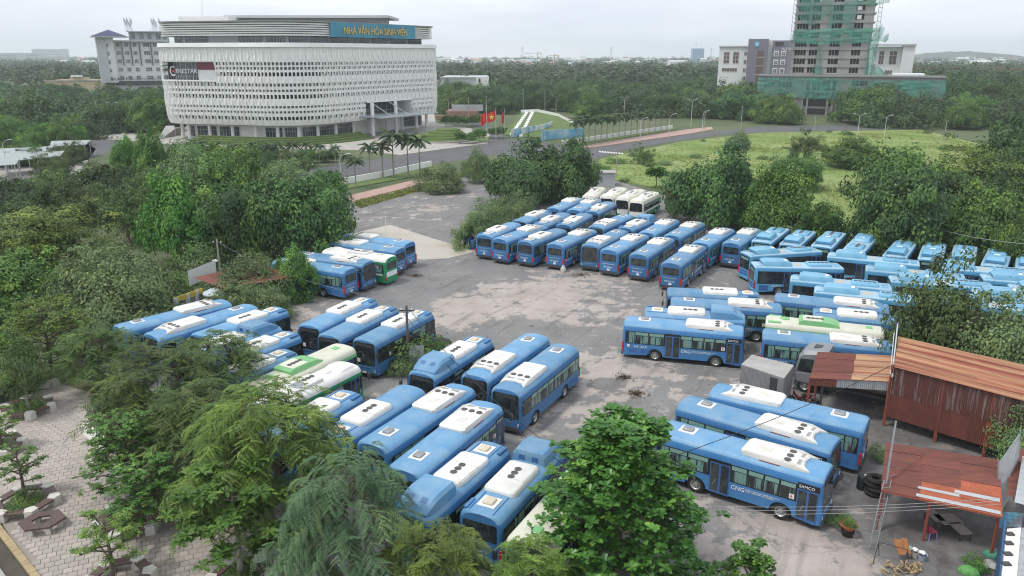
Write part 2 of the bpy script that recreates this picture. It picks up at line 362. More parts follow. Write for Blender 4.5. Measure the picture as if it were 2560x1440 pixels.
for x, y in _cells[300:]:
    z = .055 + _rs.uniform(-.006, .004); b.mat(int(_rs.random() < .45))
    q = [(x + a * _ca - c * _sa, y + a * _sa + c * _ca) for a, c in ((-_h, -_h), (_h, -_h), (_h, _h), (-_h, _h))]
    b.loft([[(*p, .03) for p in q], [(*p, z) for p in q]])
b.build('paving_slabs', m_slab, plz, kind='stuff')
# kerb and verge at the bottom-left corner
m_kerb = M('ochre_kerb', (.46, .35, .20), .85, noise=.3, scale=1.5)
kb = thing('kerb', 'ochre painted kerb stones along the edge of the paved square', 'kerb')
k0, k1 = Vector((-28.97, 36.99, 0)), Vector((-21.09, 29.69, 0)); kd = (k1 - k0).normalized(); kn = Vector((kd.y, -kd.x, 0)); kl = (k1 - k0).length
for i in range(int(kl / 1.25)):
    a = k0 + kd * (i * 1.25 + .01); c = a + kd * 1.22; b = MB(); w = kn * -.32
    b.loft([[(*(p.xy), z) for p in (a, c, c + w, a + w)] for z in (0, .16)]); b.build('kerb_stone', m_kerb, kb)
sheet('planted_verge', [tuple((k0 - kn * -.0 + kn * .03).xy), tuple((k1 + kn * .03).xy), tuple((k1 + kn * .75).xy), tuple((k0 + kn * .75).xy)], .03, m_dirt, .05)
sheet('street', [tuple((k0 + kn * 1.05).xy), tuple((k1 + kn * 1.05).xy), tuple((k1 + kn * 9).xy), tuple((k0 + kn * 9).xy)], .0, m_plaza0)
b = MB(); a, c = k0 + kn * .78, k1 + kn * .78; b.loft([[(*(p.xy), z) for p in (a, c, c + kn * .25, a + kn * .25)] for z in (0, .14)]); o = b.build('street_kerb', m_conc); struct(o)
LITTER = leafmat('dry_leaves', (.06, .045, .028), (.13, .095, .055), (.22, .19, .13), tr=.05)
# camera helpers: project view coordinates back to metres on the ground
_S, _C = math.sin(R(16.699)), math.cos(R(16.699))
def PX(u, v, z=0.):
    x, y = (u - 1280) / 1950, (v - 720) / 1950; dz = -_S - y * _C; t = (z - 23.4) / dz
    return x * t, (_C - y * _S) * t
def PT(u, v, top, wpx):
    x, y = PX(u, v); yy = (top - 720) / 1950; h = 23.4 + (-_S - yy * _C) / (_C - yy * _S) * y
    return x, y, h, wpx / 2 * (y * _C - (h * .6 - 23.4) * _S) / 1950
# ---------------------------------------------------------------- vegetation
def rng(s): return np.random.default_rng(s)
def unit(v): return v / np.maximum(np.linalg.norm(v, axis=-1, keepdims=True), 1e-9)
def leaves(pos, nrm, dirv, ln, wd, fold=.0):
    """diamond leaf blades: base, side, tip, side"""
    t = unit(dirv - nrm * np.sum(dirv * nrm, -1, keepdims=True)); s = np.cross(nrm, t)
    ln = ln[:, None]; wd = wd[:, None]
    v = np.stack([pos, pos + t * ln * .45 + s * wd * .5 - nrm * ln * .06, pos + t * ln - nrm * ln * fold, pos + t * ln * .45 - s * wd * .5 - nrm * ln * .06], 1)
    return v
def pack(name, vs, tint, mat):
    n = len(vs); return np_mesh(name, vs.reshape(-1, 3), np.arange(n * 4).reshape(n, 4), mat, tint)
def clump_crown(seed, nc, per, rad=(1, 1, .8), rc=.26, lf=.07, flat=.6, cz=0., low=-.55, shell=(.62, 1.0), up=.55, young=.14, tiers=0, gap=0):
    """crown in unit size: clumps spread over an uneven ellipsoid, leaves through each clump"""
    g = rng(seed); d = unit(g.normal(size=(nc * 6, 3))); d = d[d[:, 2] > low][:nc]; nc = len(d)
    lump = 1 + .22 * np.sin(d[:, 0] * 3.4 + seed) + .19 * np.sin(d[:, 1] * 4.3 + 2 * seed) + .12 * np.sin(d[:, 2] * 5 + seed)
    r = g.uniform(*shell, nc) * lump
    c = d * r[:, None] * np.array(rad)
    if tiers: c[:, 2] = np.round(c[:, 2] * tiers + g.normal(0, .10, nc)) / tiers + g.normal(0, .02, nc)
    sz = rc * g.uniform(.5, 1.5, nc)
    k = np.repeat(np.arange(nc), per); off = g.normal(size=(nc * per, 3)) * np.array([1, 1, flat]); off = unit(off) * (g.uniform(0, 1, (nc * per, 1)) ** .45)
    pos = c[k] + off * sz[k][:, None]; pos[:, 2] -= .25 * sz[k] * (off[:, 0] ** 2 + off[:, 1] ** 2)
    out = unit(c[k]); nrm = unit(off * .95 + out * .35 + np.array([0, 0, up]) + g.normal(0, .34, (len(k), 3)))
    dr = unit(off * np.array([1, 1, .5]) + g.normal(0, .6, off.shape) + np.array([0, 0, -.15]))
    ln = lf * g.uniform(.7, 1.35, len(k)); v = leaves(pos, nrm, dr, ln, ln * g.uniform(.5, .72, len(k)), .12)
    v[..., 2] += cz
    base = np.clip(g.normal(.34, .17, nc), 0, .62); base[g.random(nc) < young] += .32
    tint = np.clip(base[k] + g.normal(0, .10, len(k)), 0, 1)
    return v, tint
def limb_mesh(name, seed, hb, h, rc, r0, mat, n=7, lean=.06, fork=.35):
    """tapered trunk with limbs reaching into the crown; h total height, rc crown radius"""
    g = random.Random(seed); b = MB(); p = Vector((0, 0, -.05)); pts = [p]; ax, ay = g.uniform(-lean, lean), g.uniform(-lean, lean)
    for k in range(1, 6): pts.append(Vector((ax * k * hb / 5 + g.uniform(-.03, .03) * h, ay * k * hb / 5 + g.uniform(-.03, .03) * h, hb * k / 5)))
    pts[1].x *= .3; pts[1].y *= .3
    b.path(pts, [r0 * 1.25, r0, r0 * .92, r0 * .85, r0 * .8, r0 * .72], 7)
    for i in range(n):
        a = 2 * math.pi * (i + g.uniform(-.3, .3)) / n; q = pts[-1] if i % 2 else pts[-2]
        e = Vector((math.cos(a) * rc * g.uniform(.55, .82), math.sin(a) * rc * g.uniform(.55, .82), hb + (h - hb) * g.uniform(.35, .8)))
        m = q.lerp(e, .5) + Vector((g.uniform(-.1, .1) * rc, g.uniform(-.1, .1) * rc, -.06 * h * g.random()))
        b.path([q, m, e], [r0 * .5, r0 * .3, r0 * .07], 5)
        for _ in range(2):
            e2 = m.lerp(e, g.uniform(.1, .5)) + Vector((g.uniform(-.3, .3) * rc, g.uniform(-.3, .3) * rc, g.uniform(.05, .3) * (h - hb)))
            b.path([m, e2], [r0 * .22, r0 * .05], 4)
    return b.mesh(name, mat, 60)
lf_dark = leafmat('dark_leaves', (0.029, 0.075, 0.028), (0.087, 0.176, 0.045), (0.227, 0.384, 0.061))
lf_mid = leafmat('mid_green_leaves', (0.043, 0.101, 0.026), (0.119, 0.231, 0.044), (0.278, 0.422, 0.065))
lf_yel = leafmat('yellow_green_leaves', (0.059, 0.109, 0.025), (0.179, 0.263, 0.046), (0.378, 0.484, 0.073))
lf_lace = leafmat('feathery_leaves', (0.082, 0.149, 0.056), (0.200, 0.293, 0.108), (0.333, 0.422, 0.140))
lf_olive = leafmat('olive_leaves', (.055, .085, .030), (.105, .175, .048), (.22, .31, .07))
lf_bright = leafmat('bright_leaves', (0.039, 0.119, 0.020), (0.105, 0.238, 0.036), (0.224, 0.378, 0.063))
lf_blue = leafmat('blue_green_leaves', (0.055, 0.118, 0.055), (0.140, 0.239, 0.109), (0.273, 0.376, 0.137))
lf_almond = leafmat('glossy_almond_leaves', (0.040, 0.120, 0.031), (0.110, 0.274, 0.048), (0.285, 0.504, 0.076), rough=.32)
lf_palm = leafmat('palm_leaves', (0.038, 0.074, 0.032), (0.096, 0.154, 0.056), (0.175, 0.228, 0.088))
lf_grass = leafmat('grass_blades', (.21, .27, .065), (.29, .345, .09), (.35, .37, .14), tr=.25)
lf_far = leafmat('distant_leaves', (0.037, 0.078, 0.029), (0.083, 0.143, 0.049), (0.141, 0.206, 0.059))

# crown prototypes in unit size (radius 1, centre at 0), stretched to each tree's size
CR = {}
def proto(key, mat, *a, **k):
    v, t = clump_crown(*a, **k); CR[key] = pack('crown', v, t, mat)
for i in range(3):
    proto(('dark', i), lf_dark, 11 + i, 150, 165, rc=.21, lf=.062, flat=.62, shell=(.45, .98), low=-.4)
    proto(('mid', i), lf_mid, 31 + i, 140, 150, rc=.21, lf=.064, flat=.6, shell=(.45, 1.0), low=-.4, young=.2)
    proto(('lace', i), lf_lace, 51 + i, 230, 95, rad=(1, 1, .62), rc=.19, lf=.046, flat=.38, low=-.35, up=.9, young=.1)
    proto(('far', i), lf_far, 71 + i, 42, 75, rc=.34, lf=.105, flat=.8, young=.15)
    proto(('airy', i), lf_olive, 91 + i, 80, 110, rc=.20, lf=.055, flat=.6, shell=(.35, 1.0), low=-.7, young=.25)
proto(('tier', 0), lf_yel, 5, 240, 90, rad=(1, 1, .9), rc=.19, lf=.050, flat=.22, tiers=5, up=1.2, shell=(.3, 1.0), low=-.8, young=.12)
proto(('bright', 0), lf_bright, 8, 145, 150, rc=.20, lf=.062, flat=.6, shell=(.45, 1.0), low=-.4, young=.25)
proto(('bright', 1), lf_bright, 9, 145, 150, rc=.20, lf=.062, flat=.6, shell=(.45, 1.0), low=-.4, young=.25)
proto(('bush', 0), lf_mid, 15, 60, 60, rc=.32, lf=.085, low=-.1, young=.2)
proto(('bush', 1), lf_lace, 16, 70, 60, rc=.30, lf=.075, low=-.1)
proto(('hang', 0), lf_mid, 21, 140, 150, rc=.20, lf=.066, flat=.9, up=.35, low=-.75, young=.2)
TK = {}
for k, (hb, r0, m, n) in {'tall': (.42, .030, m_bark, 8), 'short': (.24, .034, m_bark, 8), 'thin': (.45, .020, m_palebark, 6), 'far': (.35, .028, m_bark, 3)}.items():
    TK[k] = [limb_mesh('trunk', 200 + i, hb, 1.0, .42, r0, m, n) for i in range(2)]
_tr = random.Random(77)
def tree(name, kind, x, y, h, r, label, trunk='short', group=None, cat='tree', zr=None, base=0., sink=0., var=None):
    """thing > trunk, crown; crown spans from zr (fraction of h) to the top"""
    t = thing(name, label, cat, (x, y, base), 0, group)
    a = _tr.uniform(0, 6.28); vs = [k for k in CR if k[0] == kind]; key = vs[(var if var is not None else _tr.randrange(len(vs))) % len(vs)]
    if trunk:
        o = put('trunk', TK[trunk][_tr.randrange(2)], t, rotz=a); o.scale = (h * .9, h * .9, h * .93)
    c = put('crown', CR[key], t, rotz=a); lo = zr if zr is not None else .22
    ext = {'lace': (.62, .35), 'dark': (.86, .5), 'tier': (1.0, .85)}.get(kind, (.86, .5))
    sz = h * (1 - lo) / (ext[0] + ext[1] * .8); c.scale = (r * 1.02, r * 1.02 * _tr.uniform(.92, 1.06), sz); c.location = (0, 0, h - sz * ext[0] * 1.02)
    return t
def pinnate_crown(seed, nb, R0, H, per, leaf, nl, wl, mat, droop=1.0, fill=.2, z0=.45, spread=1.0):
    """arching sprays of feather leaves, built at real size; origin at the trunk foot"""
    g = rng(seed); V = []; T = []; B = []
    for i in range(nb):
        f = math.sqrt((i + .5) / nb); a = i * 2.39996 + g.normal(0, .55); rr = R0 * f * g.uniform(.72, 1.16) * (1 + .16 * math.sin(3 * a + seed))
        top = H * (1 - (1 - z0) * f ** 2.0 * g.uniform(.7, 1.15) - .12 * g.random()); e = np.array([math.cos(a) * rr * .62, math.sin(a) * rr * .62, top])
        d = np.array([math.cos(a), math.sin(a), .55 - .3 * f]) ; d += g.normal(0, .34, 3); L_ = R0 * g.uniform(.34, .55) * spread
        pts = []; p = e.copy(); dd = d / np.linalg.norm(d)
        for s in range(9):
            pts.append(p.copy()); p = p + dd * L_ / 8; dd = dd + np.array([0, 0, -.16 * droop]); dd /= np.linalg.norm(dd)
        pts = np.array(pts); B.append((e * np.array([.35, .35, .78]), pts)); bt = np.clip(g.normal(.36, .16), 0, .7) + (.34 if g.random() < .12 else 0)
        for s in range(per):
            q = (s + .5) / per * 7.99; k = int(q); o = pts[k] + (pts[min(k + 1, 8)] - pts[k]) * (q - k)
            ax = unit(pts[min(k + 1, 8)] - pts[max(k - 1, 0)]); side = np.cross(ax, [0, 0, 1.]); side /= max(np.linalg.norm(side), 1e-6)
            sg = 1 if s % 2 else -1; ld = unit(ax * g.uniform(.35, .7) + side * sg * .9 + np.array([0, 0, -.12 * droop]) + g.normal(0, .26, 3)); ll = leaf * g.uniform(.75, 1.2)
            u = (np.arange(nl) + .8) / nl
            rp = o + ld * (u * ll)[:, None] + np.array([0, 0, -1.]) * (u ** 2 * ll * .28 * droop)[:, None]
            up = unit(np.cross(np.cross(ld, [0, 0, 1.]), ld)); sd = np.cross(ld, up); tnt = np.clip(bt + g.normal(0, .07), 0, 1)
            for sg2 in (1, -1):
                dr = unit(sd * sg2 + ld * .45 - up * .25)[None].repeat(nl, 0); nn = unit(up + sd * sg2 * .25 + g.normal(0, .16, (nl, 3)))
                wln = wl * (1 - .35 * u) * g.uniform(.85, 1.15, nl); V.append(leaves(rp, nn, dr, wln, wln * .40, .1)); T.append(np.full(nl, tnt))
    V = np.concatenate(V); T = np.concatenate(T)
    return pack('crown', V, T, mat), B
def spray_tree(name, seed, x, y, h, r, label, mat, nb=110, per=15, leaf=.62, nl=9, wl=.17, droop=1.0, z0=.45, bark=None, spread=1.0):
    t = thing(name, label, 'tree', (x, y, 0), 0)
    me, B = pinnate_crown(seed, nb, r, h * .97, per, leaf, nl, wl, mat, droop, z0=z0, spread=spread); put('crown', me, t)
    b = MB(); hb = h * .30; b.path([(0, 0, -.05), (.05, .03, hb * .5), (0, 0, hb)], [.19, .15, .13], 7); g = random.Random(seed); hubs = []
    for k in range(7):
        a = k * .9 + g.random(); q = Vector((math.cos(a) * r * .3, math.sin(a) * r * .3, h * g.uniform(.52, .66))); hubs.append(q); b.path([(0, 0, hb * .92), Vector((0, 0, hb)).lerp(q, .5) + Vector((0, 0, .2)), q], [.11, .08, .05], 5)
    for e, pts in B:
        q = min(hubs, key=lambda v: (v - Vector(pts[0])).length); b.path([q, q.lerp(Vector(pts[0]), .6) + Vector((0, 0, .1)), Vector(pts[0]), Vector(pts[4])], [.035, .026, .018, .008], 3)
    b.build('trunk', bark or m_bark, t, smooth=60); return t
def rosette_crown(seed, spots, nleaf, ln, mat, wr=.55, tilt=.5):
    g = rng(seed); n = len(spots); k = np.repeat(np.arange(n), nleaf); a = np.tile(np.arange(nleaf) * 2 * np.pi / nleaf, n) + g.uniform(0, 6.3, n)[k] + g.normal(0, .2, n * nleaf)
    el = g.uniform(tilt - .5, tilt + .25, n * nleaf); d = np.stack([np.cos(a) * np.cos(el), np.sin(a) * np.cos(el), np.sin(el)], 1)
    up = unit(np.stack([-np.cos(a) * np.sin(el), -np.sin(a) * np.sin(el), np.cos(el)], 1) + g.normal(0, .14, (n * nleaf, 3)))
    s = np.cross(up, d); l_ = (ln * g.uniform(.7, 1.2, n * nleaf))[:, None]; w_ = l_ * wr; p = spots[k]
    m1 = p + d * l_ * .38 - up * l_ * .03; m2 = p + d * l_ * .74 - up * l_ * .05; tip = p + d * l_ - up * l_ * .14
    f = .10 * l_
    V = np.concatenate([np.stack([p, m1 + s * w_ * .34 + up * f * .6, m2 + s * w_ * .5 + up * f, m2], 1), np.stack([p, m2, m2 - s * w_ * .5 + up * f, m1 - s * w_ * .34 + up * f * .6], 1),
                        np.stack([m2, m2 + s * w_ * .5 + up * f, tip + s * w_ * .14, tip], 1), np.stack([m2, tip, tip - s * w_ * .14, m2 - s * w_ * .5 + up * f], 1)])
    bt = np.clip(g.normal(.38, .15, n), 0, .62); bt[g.random(n) < .12] += .3; t = np.clip(bt[k] + g.normal(0, .09, n * nleaf), 0, 1)
    return pack('crown', V, np.tile(t, 4), mat)
def rosette_tree(name, seed, x, y, h, r, label, mat, n=600, nleaf=9, ln=.34, tiers=5, hb=.30, bark=None, wr=.55, tilt=.45, cone=.75, flat=.25):
    """pagoda-like layered branches that end in whorls of large leaves"""
    g = random.Random(seed); t = thing(name, label, 'tree', (x, y, 0), 0); b = MB(); spots = []
    b.path([(0, 0, -.05), (.06, .02, h * .4), (0, .05, h * .75), (.03, 0, h * .95)], [.02 * h + .05, .016 * h + .03, .05, .015], 7)
    nbr = max(18, n // 16)
    for i in range(nbr):
        f = (i + .5) / nbr; zt = h * (hb + (1 - hb) * f); a = i * 2.4 + g.uniform(-.3, .3); rr = r * (1 - cone * f ** 1.3) * g.uniform(.7, 1.12)
        e = Vector((math.cos(a) * rr, math.sin(a) * rr, zt + rr * flat * g.uniform(.2, 1) - h * .06)); s = Vector((0, .03, zt - rr * .25))
        m = s.lerp(e, .5) + Vector((g.uniform(-.15, .15), g.uniform(-.15, .15), .12)); b.path([s, m, e], [.05, .035, .012], 4)
        for _ in range(max(4, n // nbr)):
            q = m.lerp(e, g.uniform(-.15, 1.05)); o = q + Vector((g.gauss(0, .34), g.gauss(0, .34), g.uniform(.05, .45))) * (r / 4.2)
            spots.append(o); b.path([q, o], [.012, .006], 3)
    put('crown', rosette_crown(seed, np.array([tuple(p) for p in spots]), nleaf, ln, mat, wr, tilt), t); b.build('trunk', bark or m_bark, t, smooth=60); return t
def palm_mesh(seed, h=8.5, nf=17, fl=4.0):
    g = rng(seed); b = MB(); b.path([(0, 0, -.05), (.04, 0, h * .35), (.06, .03, h * .75), (.05, .03, h)], [.24, .19, .15, .11], 8); tm = b.mesh('trunk', m_palebark, 60)
    c = MB(); c.path([(.05, .03, h - .02), (.05, .03, h + .5), (.05, .03, h + 1.0)], [.12, .14, .05], 7); sh = c.mesh('crown_shaft', lf_mid, 60)
    V = []; T = []
    for i in range(nf):
        a = i * 2.4 + g.normal(0, .1); el = 1.15 - 1.25 * (i / nf) + g.normal(0, .1); d = np.array([math.cos(a) * math.cos(el), math.sin(a) * math.cos(el), math.sin(el)]); p = np.array([.05, .03, h + .85]); side = np.array([-math.sin(a), math.cos(a), 0]); tn = np.clip(.5 - .4 * i / nf + g.normal(0, .08), 0, 1)
        for s in range(18):
            p = p + d * fl / 18; d = d + np.array([0, 0, -.085]); d /= np.linalg.norm(d)
            up = unit(np.cross(side, d)); up = up if up[2] > 0 else -up; l_ = .80 * math.sin(math.pi * (.12 + .86 * s / 18)) + .12
            for sg in (1, -1):
                for dz in (0., .3):
                    q = p + d * fl / 36 * (dz > 0); V.append(leaves(q[None], unit(up + side * sg * .3 + d * .1)[None], unit(side * sg + d * .6 - up * (.35 + dz) )[None], np.array([l_]), np.array([.25]), .25)); T.append([tn])
    return tm, sh, pack('fronds', np.concatenate(V), np.concatenate(T), lf_palm)
PALM = [palm_mesh(3), palm_mesh(4, 8.8, 14)]
def palm(x, y, h, label, group=None, i=0):
    t = thing('palm_tree', label, 'palm', (x, y, 0), _tr.uniform(0, 6.28), group); k = h / 10.0
    for n_, me in zip(('trunk', 'crown_shaft', 'fronds'), PALM[i % 2]): put(n_, me, t)
    t.scale = (k, k, k); return t
def tufts(name, seed, pts, h, mat, nb=7, wd=.07, lean=.5, parent=None, kind='stuff'):
    g = rng(seed); P = np.repeat(np.asarray(pts, float), nb, 0); n = len(P); a = g.uniform(0, 6.28, n); ln = np.repeat(np.asarray(h) * np.ones(len(pts)), nb) * g.uniform(.5, 1.2, n)
    d = np.stack([np.cos(a) * lean, np.sin(a) * lean, np.ones(n)], 1) + g.normal(0, .15, (n, 3)); d = unit(d); s = np.stack([-np.sin(a), np.cos(a), np.zeros(n)], 1)
    P = P + np.stack([g.normal(0, .12, n), g.normal(0, .12, n), np.zeros(n)], 1); w_ = wd * g.uniform(.6, 1.4, n)[:, None]; l_ = ln[:, None]
    tip = P + d * l_ + np.stack([np.cos(a), np.sin(a), -np.ones(n) * .4], 1) * l_ * .25 * lean
    V = np.stack([P - s * w_ * .5, P + s * w_ * .5, P + d * l_ * .6 + s * w_ * .4, tip], 1)
    t = np.clip(np.repeat(g.normal(.45, .2, len(pts)), nb) + g.normal(0, .1, n), 0, 1)
    o = put(name, pack(name, V, t, mat), parent); 
    if kind: o['kind'] = kind
    return o
def scatter(poly, n, seed):
    g = random.Random(seed); xs = [p[0] for p in poly]; ys = [p[1] for p in poly]; o = []
    while len(o) < n:
        p = (g.uniform(min(xs), max(xs)), g.uniform(min(ys), max(ys)))
        if inside(p, poly): o.append((*p, .02))
    return o
# ---------------------------------------------------------------- the white students' hall
m_fac = M('white_facade', (.86, .855, .83), .6, col2=(.70, .68, .63), scale=.22, detail=10, thr=(.5, .9), stretch=(1, 1, .25))
m_fac2 = M('white_render', (.84, .835, .82), .65, noise=.1, scale=.3)
m_greywall = M('grey_inner_wall', (.34, .345, .35), .7)
m_wglass = M('window_glass', (.035, .045, .052), .08, spec=.7, col2=(.10, .12, .13), scale=.22, detail=2, thr=(.4, .6))
m_wdark = M('dark_opening', (.03, .033, .036), .5)
m_frame = M('aluminium_frame', (.55, .56, .57), .45)
m_lgrey = M('light_grey_wall', (.50, .52, .54), .7, noise=.1, scale=.5)
def roundpoly(cs, rad, step):
    out = []; n = len(cs)
    for i in range(n):
        p, c, q = Vector(cs[i - 1]), Vector(cs[i]), Vector(cs[(i + 1) % n]); a, b = (p - c).normalized(), (q - c).normalized()
        th = a.angle(b) / 2; d = rad[i] / math.tan(th); o = c + (a + b).normalized() * rad[i] / math.sin(th); s, e = c + a * d - o, c + b * d - o
        k = 14
        for j in range(k + 1):
            t = j / k; ang = math.pi - 2 * th; v = (s * math.sin((1 - t) * ang) + e * math.sin(t * ang)) / math.sin(ang); out.append(o + v)
    pts = out + [out[0]]; res = []; acc = 0; tot = sum((b - a).length for a, b in zip(pts, pts[1:])); m = round(tot / step); stp = tot / m; want = 0
    for a, b in zip(pts, pts[1:]):
        l = (b - a).length
        while want <= acc + l + 1e-6 and len(res) < m:
            t = (want - acc) / l if l else 0; res.append(a.lerp(b, t)); want += stp
        acc += l
    return res
HP = roundpoly([(-100, 225), (-57, 213.5), (-22.5, 268), (-92, 302)], [9, 15, 6, 8], 1.05)
def normals(P):
    n = len(P); o = []
    for i in range(n):
        d = (P[(i + 1) % n] - P[i - 1]).normalized(); o.append(Vector((d.y, -d.x)))
    return o
HN = normals(HP); NH = len(HP)
def usee(p, z=15): return 1280 + 1950 * p.x / (p.y * .958 - (z - 23.4) * .287)
HU = [usee(p, 19) for p in HP]
front = [HN[i].dot(-HP[i].normalized()) > -.35 for i in range(NH)]
cine = [front[i] and HU[i] < 536 and HN[i].y < -.45 for i in range(NH)]
entr = [front[i] and 906 < HU[i] < 1022 for i in range(NH)]
def off(i, d): return HP[i % NH] + HN[i % NH] * d
def ring(b, z0, z1, d0, d1=None, skip=None, thick=0):
    d1 = d0 if d1 is None else d1
    for i in range(NH):
        if skip and skip(i): continue
        a, c = off(i, d0), off(i + 1, d0); e, f = off(i, d1), off(i + 1, d1)
        b.poly([(a.x, a.y, z0), (c.x, c.y, z0), (f.x, f.y, z1), (e.x, e.y, z1)])
        if thick:
            g_, h = off(i, d1 - thick), off(i + 1, d1 - thick); k, l = off(i, d0 - thick), off(i + 1, d0 - thick)
            b.poly([(e.x, e.y, z1), (f.x, f.y, z1), (h.x, h.y, z1), (g_.x, g_.y, z1)]); b.poly([(a.x, a.y, z0), (k.x, k.y, z0), (l.x, l.y, z0), (c.x, c.y, z0)])
    return b
def lid(b, z, d): b.poly([(*off(i, d), z) for i in range(NH)]); return b
hall = thing('white_hall', 'large white rounded hall with zigzag fin facade and gold lettered blue sign', 'building')
rows_ = [(6.1, 7.04), (7.95, 8.54), (9.3, 9.9), (11.8, 12.87), (13.6, 14.24), (15.0, 15.8), (17.66, 18.7), (19.35, 20.1), (20.5, 21.3)]
ins = lambda z: -.8 * max(0, (9 - z) / 4.4) ** 2.2      # the skin draws in towards its lower edge
edges = [4.6] + [e for r in rows_ for e in r] + [25.2]
for k in range(0, len(edges), 2):
    z0, z1 = edges[k], edges[k + 1]
    sk = lambda i, zm=(z0 + z1) / 2: (cine[i] and 16.4 < zm < 21.6) or (entr[i] and zm < 9.6)
    b = MB(); ring(b, z0, z1, ins(z0), ins(z1), sk, .35); b.build('facade_band', m_fac, hall)
def fin_mesh(z0, z1, ph):
    b = MB(); secs = []; n = max(4, int((z1 - z0) / .7)); rib = []
    for k in range(n + 1):
        z = z0 + (z1 - z0) * k / n; y = .105 * ph * math.sin(z * 2 * math.pi / 4.2 + .8); dd = ins(z); ex = .36 + .06 * math.cos(z * 2 * math.pi / 5.5)
        secs.append([(dd - .05, y - .06, z), (dd + ex, y * 1.5 - .035, z), (dd + ex, y * 1.5 + .035, z), (dd - .05, y + .06, z)]); rib.append([(dd - .28, y * .3 - .17, z), (dd + .03, y * .3 - .17, z), (dd + .03, y * .3 + .17, z), (dd - .28, y * .3 + .17, z)])
    b.loft(secs); b.loft(rib); return b.mesh('fin', m_fac)
FM = {(k, ph): fin_mesh(*z, ph) for k, z in {'full': (4.6, 25.0), 'top': (21.7, 25.0), 'low': (4.6, 16.3), 'high': (9.9, 25.0)}.items() for ph in (-1, 1)}
for i in range(NH):
    if not front[i]: continue
    a = math.atan2(HN[i].y, HN[i].x); ph = 1 if i % 2 else -1
    for k in (['top', 'low'] if cine[i] else ['high'] if entr[i] else ['full']): put('fin', FM[(k, ph)], hall, (HP[i].x, HP[i].y, 0), a)
# wall behind the skin
b = MB(); ring(b, 4.4, 9.7, -1.5, None, lambda i: entr[i]); ring(b, 9.7, 16.3, -1.5); ring(b, 16.3, 21.7, -1.5, None, lambda i: cine[i]); ring(b, 21.7, 25.2, -1.5)
for i in range(NH):
    pass
b.build('inner_wall', m_greywall, hall)
for z0, z1, sk in ((5.6, 7.3, entr), (11.3, 13.1, None), (17.2, 19.0, cine)): b = MB(); ring(b, z0, z1, -1.42, None, (lambda i: sk[i]) if sk else None); b.build('window_strip', m_wdark, hall)
b = MB(); ring(b, 25.2, 26.3, .75, .55, None, 2.2); o = b.build('parapet_rim', m_fac2, hall)
b = MB(); lid(b, 4.5, -2.5); b.build('soffit', m_fac2, hall); b = MB(); lid(b, 25.9, -1.2); b.build('terrace_floor', m_conc, hall)
# recessed storey with glazing, louvred crown
b = MB(); ring(b, 25.9, 28.4, -4.2); b.build('upper_wall', m_lgrey, hall)
def glaze(i0, n, z0, z1, d, parent, name='window', mull=3):
    b = MB(); f = MB()
    for j in range(n):
        a, c = off(i0 + j, d), off(i0 + j + 1, d); b.poly([(a.x, a.y, z0), (c.x, c.y, z0), (c.x, c.y, z1), (a.x, a.y, z1)])
        f.tube((*off(i0 + j, d + .04), z0), (*off(i0 + j, d + .04), z1), .045, n=4)
    o = b.build(name, m_wglass, parent)
    f.tube((*off(i0 + n, d + .04), z0), (*off(i0 + n, d + .04), z1), .045, n=4)
    for z in (z0, z1, z0 + (z1 - z0) * .68):
        for j in range(n): f.tube((*off(i0 + j, d + .04), z), (*off(i0 + j + 1, d + .04), z), .05, n=4)
    f.build('window_frame', m_frame, o)
fr_i = [i for i in range(NH) if front[i]]
_st = next(i for i in range(NH) if front[i] and not front[i - 1])
NF = len(fr_i)
for k in range(3, NF - 8, 8):
    if k in (19,): continue
    glaze(_st + k, 7, 26.3, 28.1, -4.1, hall)
crown = MB()
for k in range(6): ring(crown, 28.1 + k * .58, 28.1 + k * .58 + .38, -.9 - .02 * k, -.75 - .02 * k, None, .5)
crown.build('crown_louver', m_fac2, hall)
b = MB(); ring(b, 28.0, 31.7, -1.9); b.build('crown_backing', m_dark, hall); b = MB(); ring(b, 31.6, 31.95, -.5, -.4, None, 3); lid(b, 31.8, -1.5); b.build('roof', m_conc, hall)
b = MB(); lid(b, 28.05, -1.2); b.build('crown_soffit', m_fac2, hall)
# sign on the crown
_M, _Rr = Vector((-57, 213.5)), Vector((-22.5, 268)); _dB = (_Rr - _M).normalized(); _nB = Vector((_dB.y, -_dB.x)); _aB = math.degrees(math.atan2(_dB.y, _dB.x))
def onB(t, d): return _M + _dB * t + _nB * d
b = MB(); p = [(*onB(14, -.3), 27.9), (*onB(50.5, -.3), 27.9), (*onB(50.5, -.3), 31.8), (*onB(14, -.3), 31.8)]; q = [(x - _nB.x * .4, y - _nB.y * .4, z) for x, y, z in p]
b.loft([p, q]); sgn = b.build('sign_panel', M('sign_blue', (.05, .30, .42), .5, col2=(.04, .20, .33), scale=.12), hall)
m_gold = M('gold_letters', (.72, .50, .16), .4, metal=.3)
me = text_mesh('NHÀ VĂN HÓA SINH VIÊN', 2.75, m_gold, Matrix.Identity(4), .12)
w0 = max(v.co.x for v in me.vertices); me.transform(Matrix.Diagonal((27.5 / w0, 1, 1, 1))); me.transform(TX((*onB(18.8, -.12), 28.75), _aB)); put('lettering', me, sgn)
